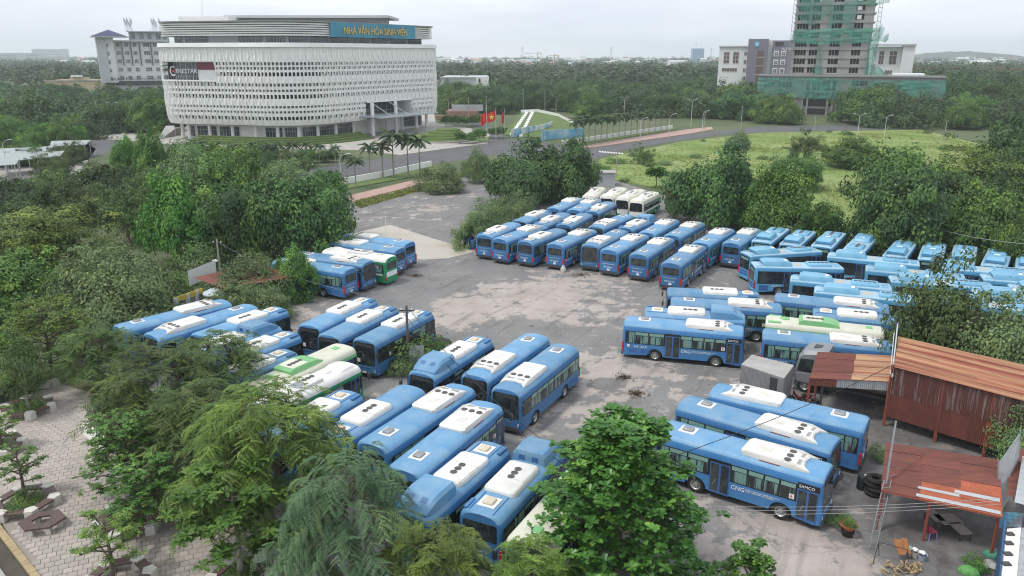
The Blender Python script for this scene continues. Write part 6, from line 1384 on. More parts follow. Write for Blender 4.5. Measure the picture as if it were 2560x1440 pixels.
BUSES = [
('D', -1.50, 93.36, 63.8, 'blue bus at left end of the centre front row, beside the blue barrels', 'blue city buses parked in the lot'),
('S', 1.10, 91.67, 57.1, 'blue bus second from left in the centre front row, rear to camera', 'blue city buses parked in the lot'),
('D', 3.67, 89.85, 57.1, 'blue bus third from left in the centre front row, white unit mid-roof', 'blue city buses parked in the lot'),
('S', 7.15, 89.16, 59.7, 'blue bus fourth from left in the centre front row, beside the white sack', 'blue city buses parked in the lot'),
('S', 10.91, 88.65, -119.2, 'blue bus facing forward with dark windscreen in the centre front row', 'blue city buses parked in the lot'),
('S', 12.95, 86.49, 59.1, 'blue bus just right of the forward-facing one in the centre front row', 'blue city buses parked in the lot'),
('S', 15.74, 84.60, 61.0, 'blue bus left of the standing person in the centre front row', 'blue city buses parked in the lot'),
('S', 18.50, 80.92, 60.7, 'blue bus at right end of the centre front row, right of the standing person', 'blue city buses parked in the lot'),
('D', 2.71, 101.46, -117.5, 'blue bus beside the shrub in the second row, plain blue roof toward camera', 'blue city buses parked in the lot'),
('D', 5.29, 99.68, 63.9, 'second blue bus from the shrub in the second row', 'blue city buses parked in the lot'),
('D', 8.17, 99.26, 65.0, 'third blue bus from the shrub in the second row', 'blue city buses parked in the lot'),
('S', 12.84, 98.26, -123.1, 'forward-facing blue bus in the second row, white unit near its windscreen', 'blue city buses parked in the lot'),
('P', 16.05, 97.05, 57.4, 'blue bus with raised blue roof box at its far end, second row before the trees', 'blue city buses parked in the lot'),
('S', 18.40, 95.12, 60.1, 'blue bus just right of the one with raised roof box in the second row', 'blue city buses parked in the lot'),
('S', 21.22, 93.54, 58.8, 'blue bus two places right of the raised roof box in the second row', 'blue city buses parked in the lot'),
('S', 23.84, 89.75, 57.4, 'blue bus second left of the leftmost pale blue bus, behind the front row', 'blue city buses parked in the lot'),
('S', 27.19, 89.70, 58.4, 'blue bus right beside the leftmost pale blue bus under the trees', 'blue city buses parked in the lot'),
('S', 7.72, 110.65, 64.6, 'leftmost of three blue buses in the back row, near the big dark tree', 'blue city buses parked in the lot'),
('S', 10.37, 109.60, 66.3, 'middle of three blue buses in the back row before the green and cream buses', 'blue city buses parked in the lot'),
('D', 12.45, 107.71, 65.9, 'rightmost of three blue buses in the back row, beside a green and cream bus', 'blue city buses parked in the lot'),
('G', 12.80, 120.55, -106.6, 'leftmost old cream-roofed bus, partly behind the big dark tree', 'old green and cream buses'),
('G', 15.83, 120.16, -112.5, 'second from left of four old cream-roofed buses by the tall grass', 'old green and cream buses'),
('G', 18.24, 118.54, -116.5, 'third from left of four old cream-roofed buses by the tall grass', 'old green and cream buses'),
('G', 20.03, 116.29, -117.1, 'rightmost of four old cream and green buses by the tall grass', 'old green and cream buses'),
('N', 30.72, 90.33, 58.0, 'leftmost pale blue bus in the row backed against the trees', 'new pale blue buses'),
('N', 33.38, 88.76, 58.0, 'second pale blue bus from left in the row against the trees', 'new pale blue buses'),
('N', 36.66, 87.95, 58.0, 'third pale blue bus from left in the row against the trees', 'new pale blue buses'),
('N', 39.18, 85.55, -123.1, 'pale blue bus parked the other way round in the row against the trees', 'new pale blue buses'),
('N', 42.65, 83.22, 56.1, 'pale blue bus just right of the reversed one against the trees', 'new pale blue buses'),
('N', 45.67, 82.25, 59.4, 'pale blue bus two places right of the reversed one against the trees', 'new pale blue buses'),
('N', 48.37, 81.01, 58.4, 'pale blue bus three places right of the reversed one against the trees', 'new pale blue buses'),
('N', 51.06, 79.50, 54.8, "pale blue bus second from the picture's right edge against the trees", 'new pale blue buses'),
('N', 53.73, 78.45, 57.0, 'pale blue bus against the trees cut by the right edge, beside the grey container', 'new pale blue buses'),
('N', 29.23, 82.10, 14.1, 'pale blue bus parked askew behind the one marked 51B-325.63, rear grille showing', 'new pale blue buses'),
('N', 28.88, 76.35, -4.0, 'pale blue bus with 51B-325.63 on its side and a visible rear wheel', 'new pale blue buses'),
('N', 37.71, 78.92, -24.7, 'pale blue bus to the right behind the 51B-325.63 bus, below the tree row', 'new pale blue buses'),
('N', 39.44, 73.65, -24.0, 'pale blue bus with its nose hidden by the leafy tree, upper left of it', 'new pale blue buses'),
('N', 46.72, 74.73, -20.7, 'pale blue bus crossing behind the top of the leafy tree', 'new pale blue buses'),
('N', 49.25, 70.61, -20.0, "pale blue bus running off the right edge above the leafy tree's right side", 'new pale blue buses'),
('N', 49.85, 67.17, -20.0, 'pale blue bus of which only the rear corner shows at the right edge', 'new pale blue buses'),
('N', 40.17, 70.14, -17.4, 'pale blue bus mostly hidden behind the middle of the leafy tree', 'new pale blue buses'),
('N', 45.58, 65.62, -18.0, 'pale blue bus coming out right of the leafy tree, big roof box showing', 'new pale blue buses'),
('N', 41.22, 63.30, -22.0, 'pale blue bus just above the feathery tree at right, roof fans showing', 'new pale blue buses'),
('N', 30.74, 70.13, -21.8, 'pale blue bus in front of the 51B-325.63 bus, overlapping its nose', 'new pale blue buses'),
('N', 31.62, 66.37, -22.3, 'pale blue bus nearest to the darker blue sideways buses', 'new pale blue buses'),
('D', 17.96, 66.88, 169.8, 'blue bus farthest of the left sideways group, right hatch and slotted white unit', 'blue city buses parked in the lot'),
('S', 18.36, 63.70, -12.9, 'blue bus second in the left sideways group, notched white roof unit', 'blue city buses parked in the lot'),
('P', 15.06, 60.93, -12.8, 'blue bus with rounded blue roof box at its right end, sideways group', 'blue city buses parked in the lot'),
('S', 13.61, 58.26, -16.1, 'blue bus marked 51B-164.71 with two side doors, nearest of the sideways group', 'blue city buses parked in the lot'),
('S', 27.60, 64.21, -22.4, 'blue bus behind the green-roofed bus, its nose hidden by the leafy tree', 'blue city buses parked in the lot'),
('D', 28.84, 60.23, -20.0, 'blue bus between the light green bus and the leafy tree, slotted white unit', 'blue city buses parked in the lot'),
('H', 24.71, 58.32, -19.3, 'light green bus with cream roof and green roof unit among blue buses', 'old green and cream buses'),
('S', 23.68, 55.01, -18.6, 'blue bus marked 51B-164.98 behind the grey lorry cab', 'blue city buses parked in the lot'),
('S', 12.52, 38.13, -34.7, 'nearest blue bus at lower right with two doors and CNG lettering', 'blue city buses parked in the lot'),
('S', 14.24, 41.33, -38.1, 'middle of three blue buses at lower right with curtained windows', 'blue city buses parked in the lot'),
('S', 16.73, 43.60, 147.4, 'farthest of three blue buses at lower right, facing left by the box lorry', 'blue city buses parked in the lot'),
('S', -20.23, 76.60, 154.5, 'blue bus at left edge of the lot, rear to the right, behind the small bush', 'blue city buses parked in the lot'),
('S', -18.83, 79.30, -25.1, 'blue bus facing right with big windscreen beside the white and green bus', 'blue city buses parked in the lot'),
('W', -16.54, 81.44, 154.0, 'white and green bus between two blue buses at the left edge of the lot', 'old green and cream buses'),
('S', -16.37, 85.24, 153.0, 'blue bus second from the pale concrete slab at the left edge of the lot', 'blue city buses parked in the lot'),
('S', -15.65, 88.17, 152.0, 'blue bus next to the pale concrete slab at the left edge of the lot', 'blue city buses parked in the lot'),
('S', -27.72, 60.92, 48.6, 'leftmost blue bus by the shack, below the umbrella-shaped tree', 'blue city buses parked in the lot'),
('S', -24.82, 59.30, -125.1, 'second blue bus from the shack, facing lower left with CNG on its side', 'blue city buses parked in the lot'),
('D', -21.65, 58.93, -122.1, 'third blue bus from the shack, slotted white unit and cream hatch', 'blue city buses parked in the lot'),
('P', -21.02, 54.85, 56.5, 'blue bus with blue roof box at its upper right end, left group', 'blue city buses parked in the lot'),
('P', -18.97, 52.86, -121.0, 'blue bus with blue roof box at its lower left end, left group', 'blue city buses parked in the lot'),
('D', -18.16, 49.06, -121.0, 'blue bus next to the cream and green bus, half under the near branches', 'blue city buses parked in the lot'),
('D', -14.31, 61.40, -114.5, 'leftmost of three forward-facing blue buses in the middle of the lot', 'blue city buses parked in the lot'),
('D', -12.20, 59.12, -115.4, 'middle of three forward-facing blue buses in the middle of the lot', 'blue city buses parked in the lot'),
('D', -9.24, 58.07, -117.0, 'rightmost of three forward-facing blue buses, next to the utility pole', 'blue city buses parked in the lot'),
('H', -14.41, 49.96, 60.0, 'cream bus with light green roof unit beside the white and green one', 'old green and cream buses'),
('W', -13.33, 46.62, 60.0, 'white-roofed green bus with paper number in its side window', 'old green and cream buses'),
('P', -4.20, 51.70, -117.7, 'blue bus with domed blue roof box above its windscreen near the pole weeds', 'blue city buses parked in the lot'),
('S', -0.30, 51.82, -118.5, 'blue bus between the domed-roof one and the one standing farthest right', 'blue city buses parked in the lot'),
('S', 1.75, 49.57, -118.2, 'blue bus standing farthest right of the middle group, chrome wheels visible', 'blue city buses parked in the lot'),
('D', -12.07, 41.80, -117.5, 'blue bus mostly under the near branches, next to the white-roofed green bus', 'blue city buses parked in the lot'),
('D', -8.29, 42.69, 61.2, 'blue bus with plain blue far end in the lower middle row, second from left', 'blue city buses parked in the lot'),
('S', -5.43, 42.38, 60.9, 'third blue bus from left in the lower middle row, grey hatch on roof', 'blue city buses parked in the lot'),
('S', -3.52, 39.73, 63.3, 'fourth blue bus from left in the lower middle row, beside the one with cream hatch', 'blue city buses parked in the lot'),
('P', -2.93, 34.98, -118.5, 'blue bus with cream hatch at its far end, partly under the blue-green tree', 'blue city buses parked in the lot'),
('P', 0.30, 35.22, 63.5, 'blue bus with blue roof box at its far end beside the large-leaved tree', 'blue city buses parked in the lot'),
('H', 2.66, 33.21, -118.0, 'white-roofed light green bus mostly hidden under the large-leaved tree', 'old green and cream buses')]

index_children(); _used = set()
for i, (k, x, y, a, lab, grp) in enumerate(BUSES):
    p = PROTO[k]
    if k in _used: t = copy_tree(p)
    else: t = p; _used.add(k)
    t.location = (x, y, 0); t.rotation_euler = (0, 0, R(a)); t['label'] = lab; t['group'] = grp
index_children()
for o in list(COL.objects):
    if o.parent is None and o.name.startswith('city_bus') and '164.71' not in o['label']:
        for c in CH.get(o.name, []):
            if c.name.startswith('lettering') and c.data.name.startswith('lettering'):
                v = c.data.vertices[0].co
                if v.x < -3.2 and v.y < -1.1:
                    if '164.98' in o['label']: c.data = P98
                    else: bpy.data.objects.remove(c)
                elif v.x < -4.6: c.data = PLATES[int(o.location.x * 7) % 5]

for o in list(COL.objects):
    if o.parent is None and 'paper number' in str(o.get('label', '')):
        b = MB(); b.poly([(.25, -1.196, 1.5), (.85, -1.196, 1.5), (.85, -1.196, 2.1), (.25, -1.196, 2.1)]); b.build('paper_number', m_paper, o)
        put('lettering', text_mesh('10', .5, m_dark, TX((.30, -1.204, 1.62)), .002), o)
# ---------------------------------------------------------------- sheds, lorries, small things
m_rust = M('rusty_tin', (.20, .062, .042), .75, col2=(.13, .045, .035), scale=1.1, detail=8, stretch=(.5, 2.5, 1), rand=.12)
m_rust2 = M('orange_rusted_tin', (.25, .068, .042), .78, col2=(.42, .24, .13), scale=.9, detail=5, stretch=(.10, 3.2, 1), thr=(.40, .60), rand=.15, rz=R(-45))
m_tan = M('tan_streaked_tin', (.46, .28, .16), .7, col2=(.28, .11, .06), scale=.8, detail=6, stretch=(.15, 4.5, 1), thr=(.42, .6), rand=.12, rz=R(-10))
m_rustw = M('rust_streaked_wall', (.125, .045, .036), .8, col2=(.27, .235, .21), scale=1.5, detail=8, stretch=(4, 4, .25), thr=(.52, .68), rand=.1)
m_tin2 = M('grey_tin', (.36, .38, .39), .5, col2=(.25, .24, .23), scale=1.2, detail=6, stretch=(3, 3, .4), thr=(.5, .7))
m_redpost = M('red_oxide_paint', (.30, .075, .05), .6); m_orange = M('bright_rust_tin', (.42, .11, .05), .7, noise=.35, scale=2, rand=.1)
m_lorry = M('grey_lorry_paint', (.24, .25, .265), .38, noise=.15, scale=1); m_wood = M('weathered_wood', (.30, .22, .14), .85, noise=.4, scale=5, stretch=(1, 6, 6)); m_log = M('split_wood', (.50, .36, .20), .85, noise=.5, scale=7, rand=.25)
def corr(name, root, p00, p10, p11, p01, nw, amp, mat, **kw):
    """corrugated sheet; the ribs run along p00->p10"""
    b = MB(); A, B_, C_, D_ = map(Vector, (p00, p10, p11, p01)); n = (B_ - A).cross(D_ - A).normalized(); n = n if n.z > 0 or abs(n.z) < .2 else -n; N = nw * 4; pr = None
    for k in range(N + 1):
        t = k / N; o = n * amp * math.sin(t * nw * 2 * math.pi); q = (A.lerp(D_, t) + o, B_.lerp(C_, t) + o)
        if pr: b.poly([pr[0], pr[1], q[1], q[0]])
        pr = q
    return b.build(name, mat, root, smooth=70)
def sheets(name, root, q, nu, nv, nw, amp, matf, seed=0, lift=.012):
    g = random.Random(seed); A, B_, C_, D_ = map(Vector, q)
    pt = lambda u, v: A.lerp(B_, u).lerp(D_.lerp(C_, u), v)
    for i in range(nu):
        for j in range(nv):
            z = Vector((0, 0, lift * ((i + j) % 2) + g.uniform(0, .012))); u0, u1, v0, v1 = i / nu - .004, (i + 1) / nu + .006, j / nv - .004, (j + 1) / nv + .006
            corr(name, root, pt(u0, v0) + z, pt(u1, v0) + z, pt(u1, v1) + z, pt(u0, v1) + z, nw, amp, matf(i, j, g))
def pst(root, x, y, z0, z1, r, mat, name='post'):
    b = MB(); b.box(x - r, x + r, y - r, y + r, z0, z1); return b.build(name, mat, root)
# big rusty shed at right
sh = thing('rusty_shed', 'large shed at right with long streaky orange-red tin roof and rust-brown tin wall', 'shed')
q = [(24.40, 46.12, 4.3), (31.05, 39.43, 4.3), (33.41, 43.06, 5.0), (26.27, 49.80, 5.0)]
sheets('roof_sheet', sh, q, 4, 6, 3, .035, lambda i, j, g: m_rust2, 3)
wq = lambda f, z: (q[0][0] + (q[1][0] - q[0][0]) * f, q[0][1] + (q[1][1] - q[0][1]) * f + .25, z)
for k in range(10):
    f0, f1 = k / 10, (k + 1) / 10
    corr('wall_sheet', sh, wq(f0, 2.35), wq(f0, 4.2), wq(f1, 4.2), wq(f1, 2.35), 9, .022, m_rustw); corr('wall_sheet', sh, (*Vector(wq(f0, .75)).xy, .75), (*Vector(wq(f0, 0)).xy, 2.40), (*Vector(wq(f1, 0)).xy, 2.40), (*Vector(wq(f1, 0)).xy, .75), 9, .022, m_rust if k < 6 else m_orange) if k < 8 else None
for f in (0, .33, .62): pst(sh, wq(f, 0)[0], wq(f, 0)[1] + .1, 0, 4.3, .07, m_redpost)
bk = [(q[3][0], q[3][1]), (q[2][0], q[2][1])]
b = MB(); b.poly([(*bk[0], 0), (*bk[1], 0), (*bk[1], 4.9), (*bk[0], 4.9)]); b.build('back_wall', m_rust, sh)
corr('end_sheet', sh, (q[0][0], q[0][1] + .1, 2.2), (q[0][0], q[0][1] + .1, 4.28), (q[3][0], q[3][1], 4.95), (q[3][0], q[3][1], 2.2), 8, .02, m_tin2)
b = MB(); b.tube((q[0][0] - .1, q[0][1], 3.6), (q[3][0] - .15, q[3][1] + .1, 5.9), .04); b.tube((q[0][0] - .25, q[0][1], 3.8), (q[3][0] - .35, q[3][1], 5.3), .03); b.build('edge_pipe', m_frame, sh)
# lean-to over the lorry
ln_ = thing('lorry_shelter', 'lean-to roof half red half tan tin over the grey lorry', 'shelter')
q = [(19.49, 47.18, 3.1), (24.66, 46.53, 3.1), (26.31, 50.05, 3.5), (21.33, 50.81, 3.5)]
sheets('roof_sheet', ln_, q, 2, 4, 5, .02, lambda i, j, g: m_tan if i else m_rust, 4)
for k in range(6): f0, f1 = k / 6, (k + 1) / 6; P0, P1 = Vector(q[0]).lerp(Vector(q[1]), f0), Vector(q[0]).lerp(Vector(q[1]), f1); corr('fascia_sheet', ln_, (P0.x, P0.y + .05, 2.55 - .1 * f0), (P0.x, P0.y + .05, 3.05), (P1.x, P1.y + .05, 3.05), (P1.x, P1.y + .05, 2.55 - .1 * f1), 7, .018, m_rust if k < 2 else m_tin2)
for f in (.02, .18): P0 = Vector(q[0]).lerp(Vector(q[1]), f); pst(ln_, P0.x, P0.y + .2, 0, 3.1, .06, m_redpost if f < .1 else m_dark)
pst(ln_, q[3][0] + .1, q[3][1] - .1, 0, 3.5, .06, m_redpost)
# low red shed
lw = thing('low_red_shed', 'low open shed at bottom right with patched red corrugated roof', 'shed')
q = [(18.61, 34.73, 2.35), (23.27, 32.36, 2.35), (25.66, 36.78, 2.9), (20.61, 38.68, 2.9)]
sheets('roof_sheet', lw, q, 3, 6, 6, .016, lambda i, j, g: m_orange if (i >= 1 and j in (0, 1, 2) and not (i == 1 and j == 2)) else m_rust, 6)
pt = lambda u, v, dz: tuple(Vector(q[0]).lerp(Vector(q[1]), u).lerp(Vector(q[3]).lerp(Vector(q[2]), u), v) + Vector((0, 0, dz)))
for u0, u1, v0, v1 in ((.30, .99, .02, .075), (.31, .66, .17, .215), (.62, .99, .225, .285)):
    b = MB(); b.poly([pt(u0, v0, .035), pt(u1, v0, .035), pt(u1, v1, .035), pt(u0, v1, .035)]); b.build('pale_strip', m_tin, lw)
for u, v in ((.02, .03), (.98, .03), (.02, .97), (.98, .97), (.5, .97), (.42, .03)): P0 = pt(u, v, 0); pst(lw, P0[0], P0[1], 0, P0[2] - .03, .05, m_redpost)
b = MB(); b.tube(pt(0, 0, -.05), pt(1, 0, -.05), .05, n=4); b.tube(pt(0, 1, -.05), pt(1, 1, -.05), .05, n=4); b.build('beam', m_redpost, lw)
# mast frame with stays, ladder
ms = thing('iron_mast', 'tall iron mast with slanting stays rising over the low red shed', 'mast', (18.73, 34.60, 0)); M0 = Vector((18.73, 34.60, 0)); M1 = Vector((19.46, 35.92, 5.6)) - M0; b = MB(); b.tube((0, 0, 0), M1, .07, .05, 6); b.build('pole', m_metal, ms)
b = MB()
for k in range(5):
    f = .5 + .1 * k; a = M1 * f; e = Vector(pt(.12 + .06 * k, .35 + .13 * k, .03)) - M0; b.tube(a, e, .018, n=3)
b.build('stay', m_metal, ms)
ld = thing('iron_ladder', 'long narrow iron ladder leaning against the edge of the low red shed', 'ladder', (17.73, 33.09, 0)); L0 = Vector((17.73, 33.09, 0)); L1 = Vector(pt(.045, .12, .3)) - L0; sd_ = Vector((.20, .03, 0)); b = MB()
for s in (-1, 1): b.tube(sd_ * s, L1 + sd_ * s, .025, n=4)
b.build('rail', m_metal, ld)
for k in range(13): p = L1 * ((k + .5) / 13); b = MB(); b.tube(p - sd_, p + sd_, .018, n=4); b.build('rung', m_metal, ld)
tr = thing('trestle', 'low iron trestle frame standing by the foot of the ladder', 'trestle', (17.57, 32.30, 0)); b = MB(); e = Vector((18.67, 31.69, 0)) - Vector((17.57, 32.30, 0))
for p in (Vector((0, 0, 0)), e): b.tube(p + Vector((-.3, -.35, 0)), p + Vector((0, 0, 1)), .022, n=4); b.tube(p + Vector((.3, .35, 0)), p + Vector((0, 0, 1)), .022, n=4)
b.tube((0, 0, 1), e + Vector((0, 0, 1)), .022, n=4); b.build('frame', m_dark, tr)
cl = MB(); c0 = Vector((18.62, 32.39, 1.1)); G_ = [[c0 + Vector((-.32 + .64 * i / 6, .05 * math.sin(i * 1.7), .02 - .1 * j - .04 * math.sin(i + j))) + Vector((.03 * j, -.03 * j, 0)) for i in range(7)] for j in range(8)]
for j in range(7):
    for i in range(6): cl.poly([G_[j][i], G_[j][i + 1], G_[j + 1][i + 1], G_[j + 1][i]])
tag(cl.build('orange_cloth', M('orange_cloth', (.55, .24, .10), .9, noise=.3, scale=8), smooth=60), 'orange-brown cloth hung on the trestle by the ladder', 'cloth')
# sheet hoarding at the right
hb_ = thing('sheet_hoarding', 'tall pale weathered sheet hoarding standing edge-on at the right', 'hoarding'); P = [Vector((24.87, 34.79, 1.0)), Vector((27.45, 37.57, 1.0)), Vector((26.22, 36.42, 4.6)), Vector((24.61, 35.27, 3.4))]
b = MB(); o_ = Vector((.06, .02, 0)); b.loft([[*P], [p + o_ for p in P]]); b.build('sheet', M('weathered_sheet', (.50, .51, .52), .7, col2=(.34, .34, .34), scale=2, detail=8), hb_); b = MB(); b.tube((P[0].x, P[0].y, 0), P[3] + Vector((0, 0, .3)), .04); b.tube((P[1].x, P[1].y, 0), P[2] + Vector((0, 0, .2)), .04); b.tube(P[3], P[2], .03); b.build('frame', m_metal, hb_)
bw = thing('blue_wall_house', 'edge of a house at bottom right, blue side wall and white parapet with grey roof', 'house'); W0, W1 = Vector((23.37, 32.32, 0)), Vector((20.16, 27.39, 0)); b = MB(); b.loft([[(W0.x, W0.y, 0), (W0.x, W0.y, 2.2), (W0.x + .12, W0.y, 2.2), (W0.x + .12, W0.y, 0)], [(W1.x, W1.y, 0), (W1.x, W1.y, 2.2), (W1.x + .12, W1.y, 2.2), (W1.x + .12, W1.y, 0)]]); b.build('blue_wall', M('blue_wall', (.05, .12, .26), .7, noise=.3, scale=1), bw)
R0, R1 = Vector((22.65, 31.01, 2.6)), Vector((19.70, 26.63, 2.6)); b = MB(); o_ = Vector((.7, .1, 0)); b.loft([[R0 - Vector((0, 0, 2.6)), R0, R0 + o_, R0 + o_ - Vector((0, 0, 2.6))], [R1 - Vector((0, 0, 2.6)), R1, R1 + o_, R1 + o_ - Vector((0, 0, 2.6))]]); b.build('white_parapet', m_white, bw)
corr('roof_sheet', bw, R0 + o_ - Vector((0, 0, .05)), R1 + o_ - Vector((0, 0, .05)), R1 + Vector((4, .5, .3)), R0 + Vector((4, .5, .3)), 8, .025, m_tin2)
corr('roof_sheet', bw, (24.24, 33.07, 2.7), (25.56, 32.05, 2.7), (28.82, 37.02, 3.0), (27.04, 37.02, 3.0), 9, .02, m_tin)
corr('roof_sheet', bw, (24.43, 34.00, 2.5), (26.15, 32.87, 2.5), (29.40, 37.83, 2.8), (27.29, 38.27, 2.8), 9, .02, m_rust)
for k, (u, v) in enumerate(((2524, 1335), (2521, 1358), (2519, 1385), (2515, 1410))):
    x, y = PX(u, v, 2.62); b = MB(); b.box(x - .16, x + .18, y - .12, y + .12, 2.61, 2.67); b.build('roof_stone', m_dark, bw)
ws = thing('washing', 'blue washing hung on a line beside the sheet hoarding', 'laundry', (24.67, 33.58, 1.0))
for k in range(3):
    b = MB()
    for j in range(5):
        for i in range(3): x0 = -.3 + .22 * i + .24 * k - .3; b.poly([(x0, .05 * math.sin(i + j + k), .8 - .17 * j), (x0 + .22, .05 * math.sin(i + 1 + j + k), .8 - .17 * j), (x0 + .22, .05 * math.sin(i + 2 + j + k), .63 - .17 * j), (x0, .05 * math.sin(i + 1 + j + k), .63 - .17 * j)])
    b.build('garment', [M('blue_cotton', (.12, .30, .45), .9), M('teal_cotton', (.15, .40, .42), .9), M('grey_cotton', (.35, .38, .45), .9)][k], ws)
# yard clutter
def torus(b, R_, r, z, n=22, m=8): b.lathe([(R_ + r * math.cos(a), z + r * 1.0 * math.sin(a)) for a in [2 * math.pi * k / m for k in range(m + 1)]], n, cap=False); return b
tx, ty = 20.06, 38.15
for k in range(4):
    b = MB(); torus(b, .37, .155, 0); o = b.build('tyre', m_tyre, smooth=50); o.location = (tx + .05 * math.sin(k * 2), ty + .04 * math.cos(k * 3), .16 + .28 * k); tag(o, ('bottom', 'second', 'third', 'topmost')[k] + ' worn tyre of the stack beside the black barrel', 'tyre', 'stacked tyres')
def barrel(x, y, r, h, mat, lab, grp=None, name='barrel'):
    t = thing(name, lab, 'barrel', (x, y, 0), 0, grp); b = MB(); b.lathe([(r * .9, 0), (r, .05), (r, h * .3), (r * 1.04, h * .33), (r, h * .36), (r, h * .64), (r * 1.04, h * .67), (r, h * .7), (r, h * .94), (r * .85, h), (.02, h * .98)], 16); b.build('drum', mat, t, smooth=40); b = MB(); b.lathe([(.05, h), (.05, h + .04), (.01, h + .04)], 8, c=(r * .45, 0, 0)); b.build('bung', m_white2, t)
barrel(19.62, 38.74, .27, .85, M('black_drum', (.012, .02, .018), .4), 'black plastic barrel beside the tyre stack')
m_bb = M('blue_drum', (.04, .10, .24), .45, rand=.2)
for k, (u, v, l) in enumerate(((1172, 617, 'blue barrel in front at the left of the barrel cluster by the bus row'), (1183, 622, 'blue barrel in front nearest the first bus of the front row'), (1166, 612, 'blue barrel farthest left of the cluster by the bus row'), (1178, 611, 'blue barrel at the back of the cluster by the bus row'))): x, y = PX(u, v); barrel(x, y, .36, 1.15, m_bb, l, 'blue barrels by the bus row')
fp = thing('flower_pot', 'terracotta bowl planted green on top of a black pot by the lower right bus', 'plant pot', (17.02, 34.32, 0)); b = MB(); b.lathe([(.26, 0), (.33, .32), (.30, .34), (.05, .32)], 16); b.build('black_pot', m_black, fp, smooth=40); b = MB(); b.lathe([(.22, .33), (.42, .58), (.45, .64), (.40, .64), (.05, .58)], 18); b.build('terracotta_bowl', M('terracotta', (.36, .12, .06), .7), fp, smooth=40); c = put('plant', CR[('bush', 0)], fp); c.scale = (.42, .42, .42); c.location = (0, 0, .72)
def chair(x, y, rz):
    t = thing('plastic_chair', 'red plastic chair with purple seat frame under the low red shed', 'chair', (x, y, 0), rz); m1 = M('purple_plastic', (.30, .22, .55), .4); m2 = M('maroon_plastic', (.28, .03, .07), .5)
    b = MB(); b.box(-.22, .22, -.22, .22, .42, .46); b.build('seat', m2, t); b = MB(); b.loft([[(-.22, .20, .46), (.22, .20, .46), (.22, .24, .46), (-.22, .24, .46)], [(-.19, .30, .88), (.19, .30, .88), (.19, .33, .88), (-.19, .33, .88)]]); b.build('backrest', m2, t)
    for sx in (-1, 1):
        for sy in (-1, 1): b = MB(); b.tube((sx * .19, sy * .19, .42), (sx * .24, sy * .24, 0), .025, n=5); b.build('leg', m1, t)
chair(21.08, 34.08, R(100))
m_tab = M('grey_table_top', (.30, .26, .245), .7)
for k, (u, v, sx, sy, lab) in enumerate(((2368, 1316, .55, .45, 'low grey square table under the low red shed'), (2334, 1308, .28, .5, 'narrow grey bench left of the square table under the shed'), (2398, 1340, .32, .5, 'grey folded table leaning right of the square table'))):
    x, y = PX(u, v); t = thing('low_table', lab, 'table', (x, y, 0), .1); b = MB(); b.box(-sx, sx, -sy, sy, .42, .46); b.build('table_top', m_tab, t)
    for i in (-1, 1):
        for j in (-1, 1): b = MB(); b.box(i * sx * .85 - .025, i * sx * .85 + .025, j * sy * .85 - .025, j * sy * .85 + .025, 0, .42); b.build('leg', m_dark, t)
for k, (u, v, cc, lab) in enumerate(((2270, 1388, (.45, .30, .30), 'pinkish bucket with teal cloth in the row of three buckets'), (2287, 1392, (.50, .47, .42), 'middle bucket heaped with white rags'), (2304, 1400, (.36, .40, .48), 'grey-blue bucket with pale rags at the right of the three'))):
    x, y = PX(u, v); t = thing('bucket', lab, 'bucket', (x, y, 0), 0, 'three buckets'); b = MB(); b.lathe([(.15, 0), (.21, .34), (.225, .35), (.19, .33), (.13, .03)], 14); b.build('pail', M('bucket_plastic_%d' % k, cc, .5), t, smooth=40)
    g = random.Random(k); b = MB()
    for j in range(3): b.lathe([(.02, .0), (.11, .05), (.12, .10), (.07, .16), (.01, .18)], 7, c=(g.uniform(-.07, .07), g.uniform(-.07, .07), .28 + g.uniform(0, .05)))
    b.build('rags', [M('teal_rag', (.20, .45, .42), .9), m_paper, m_paper][k], t, smooth=60)
wp = thing('firewood_pile', 'heap of split yellow firewood at the bottom edge by the trestle', 'firewood', (18.48, 31.45, 0)); g = random.Random(6)
for k in range(46):
    x, y, z_ = g.gauss(0, .50), g.gauss(0, .22), .05 + .36 * g.random() * max(.1, 1 - abs(g.gauss(0, .5))); a = R(88 + g.gauss(0, 14)) if k > 14 else R(20 + g.gauss(0, 15)); l_ = g.uniform(.25, .42); b = MB(); d = Vector((math.cos(a), math.sin(a), g.uniform(-.08, .08))) * l_; b.tube(Vector((x, y, z_)) - d * .5, Vector((x, y, z_)) + d * .5, g.uniform(.028, .05), n=4); b.build('log', m_log, wp)
sb = MB(); sb.loft([[(.3 * math.cos(a) * f, .25 * math.sin(a) * f, z_) for a in [2 * math.pi * k / 10 for k in range(10)]] for f, z_ in ((.9, 0), (1.05, .18), (.95, .45), (.6, .62), (.35, .66), (.5, .78))]); so_ = sb.build('white_sack', M('woven_sack', (.62, .61, .58), .8, noise=.25, scale=5), smooth=50); so_.location = (5.74, 84.24, 0); tag(so_, 'tied white sack standing behind the fourth front-row bus', 'sack')
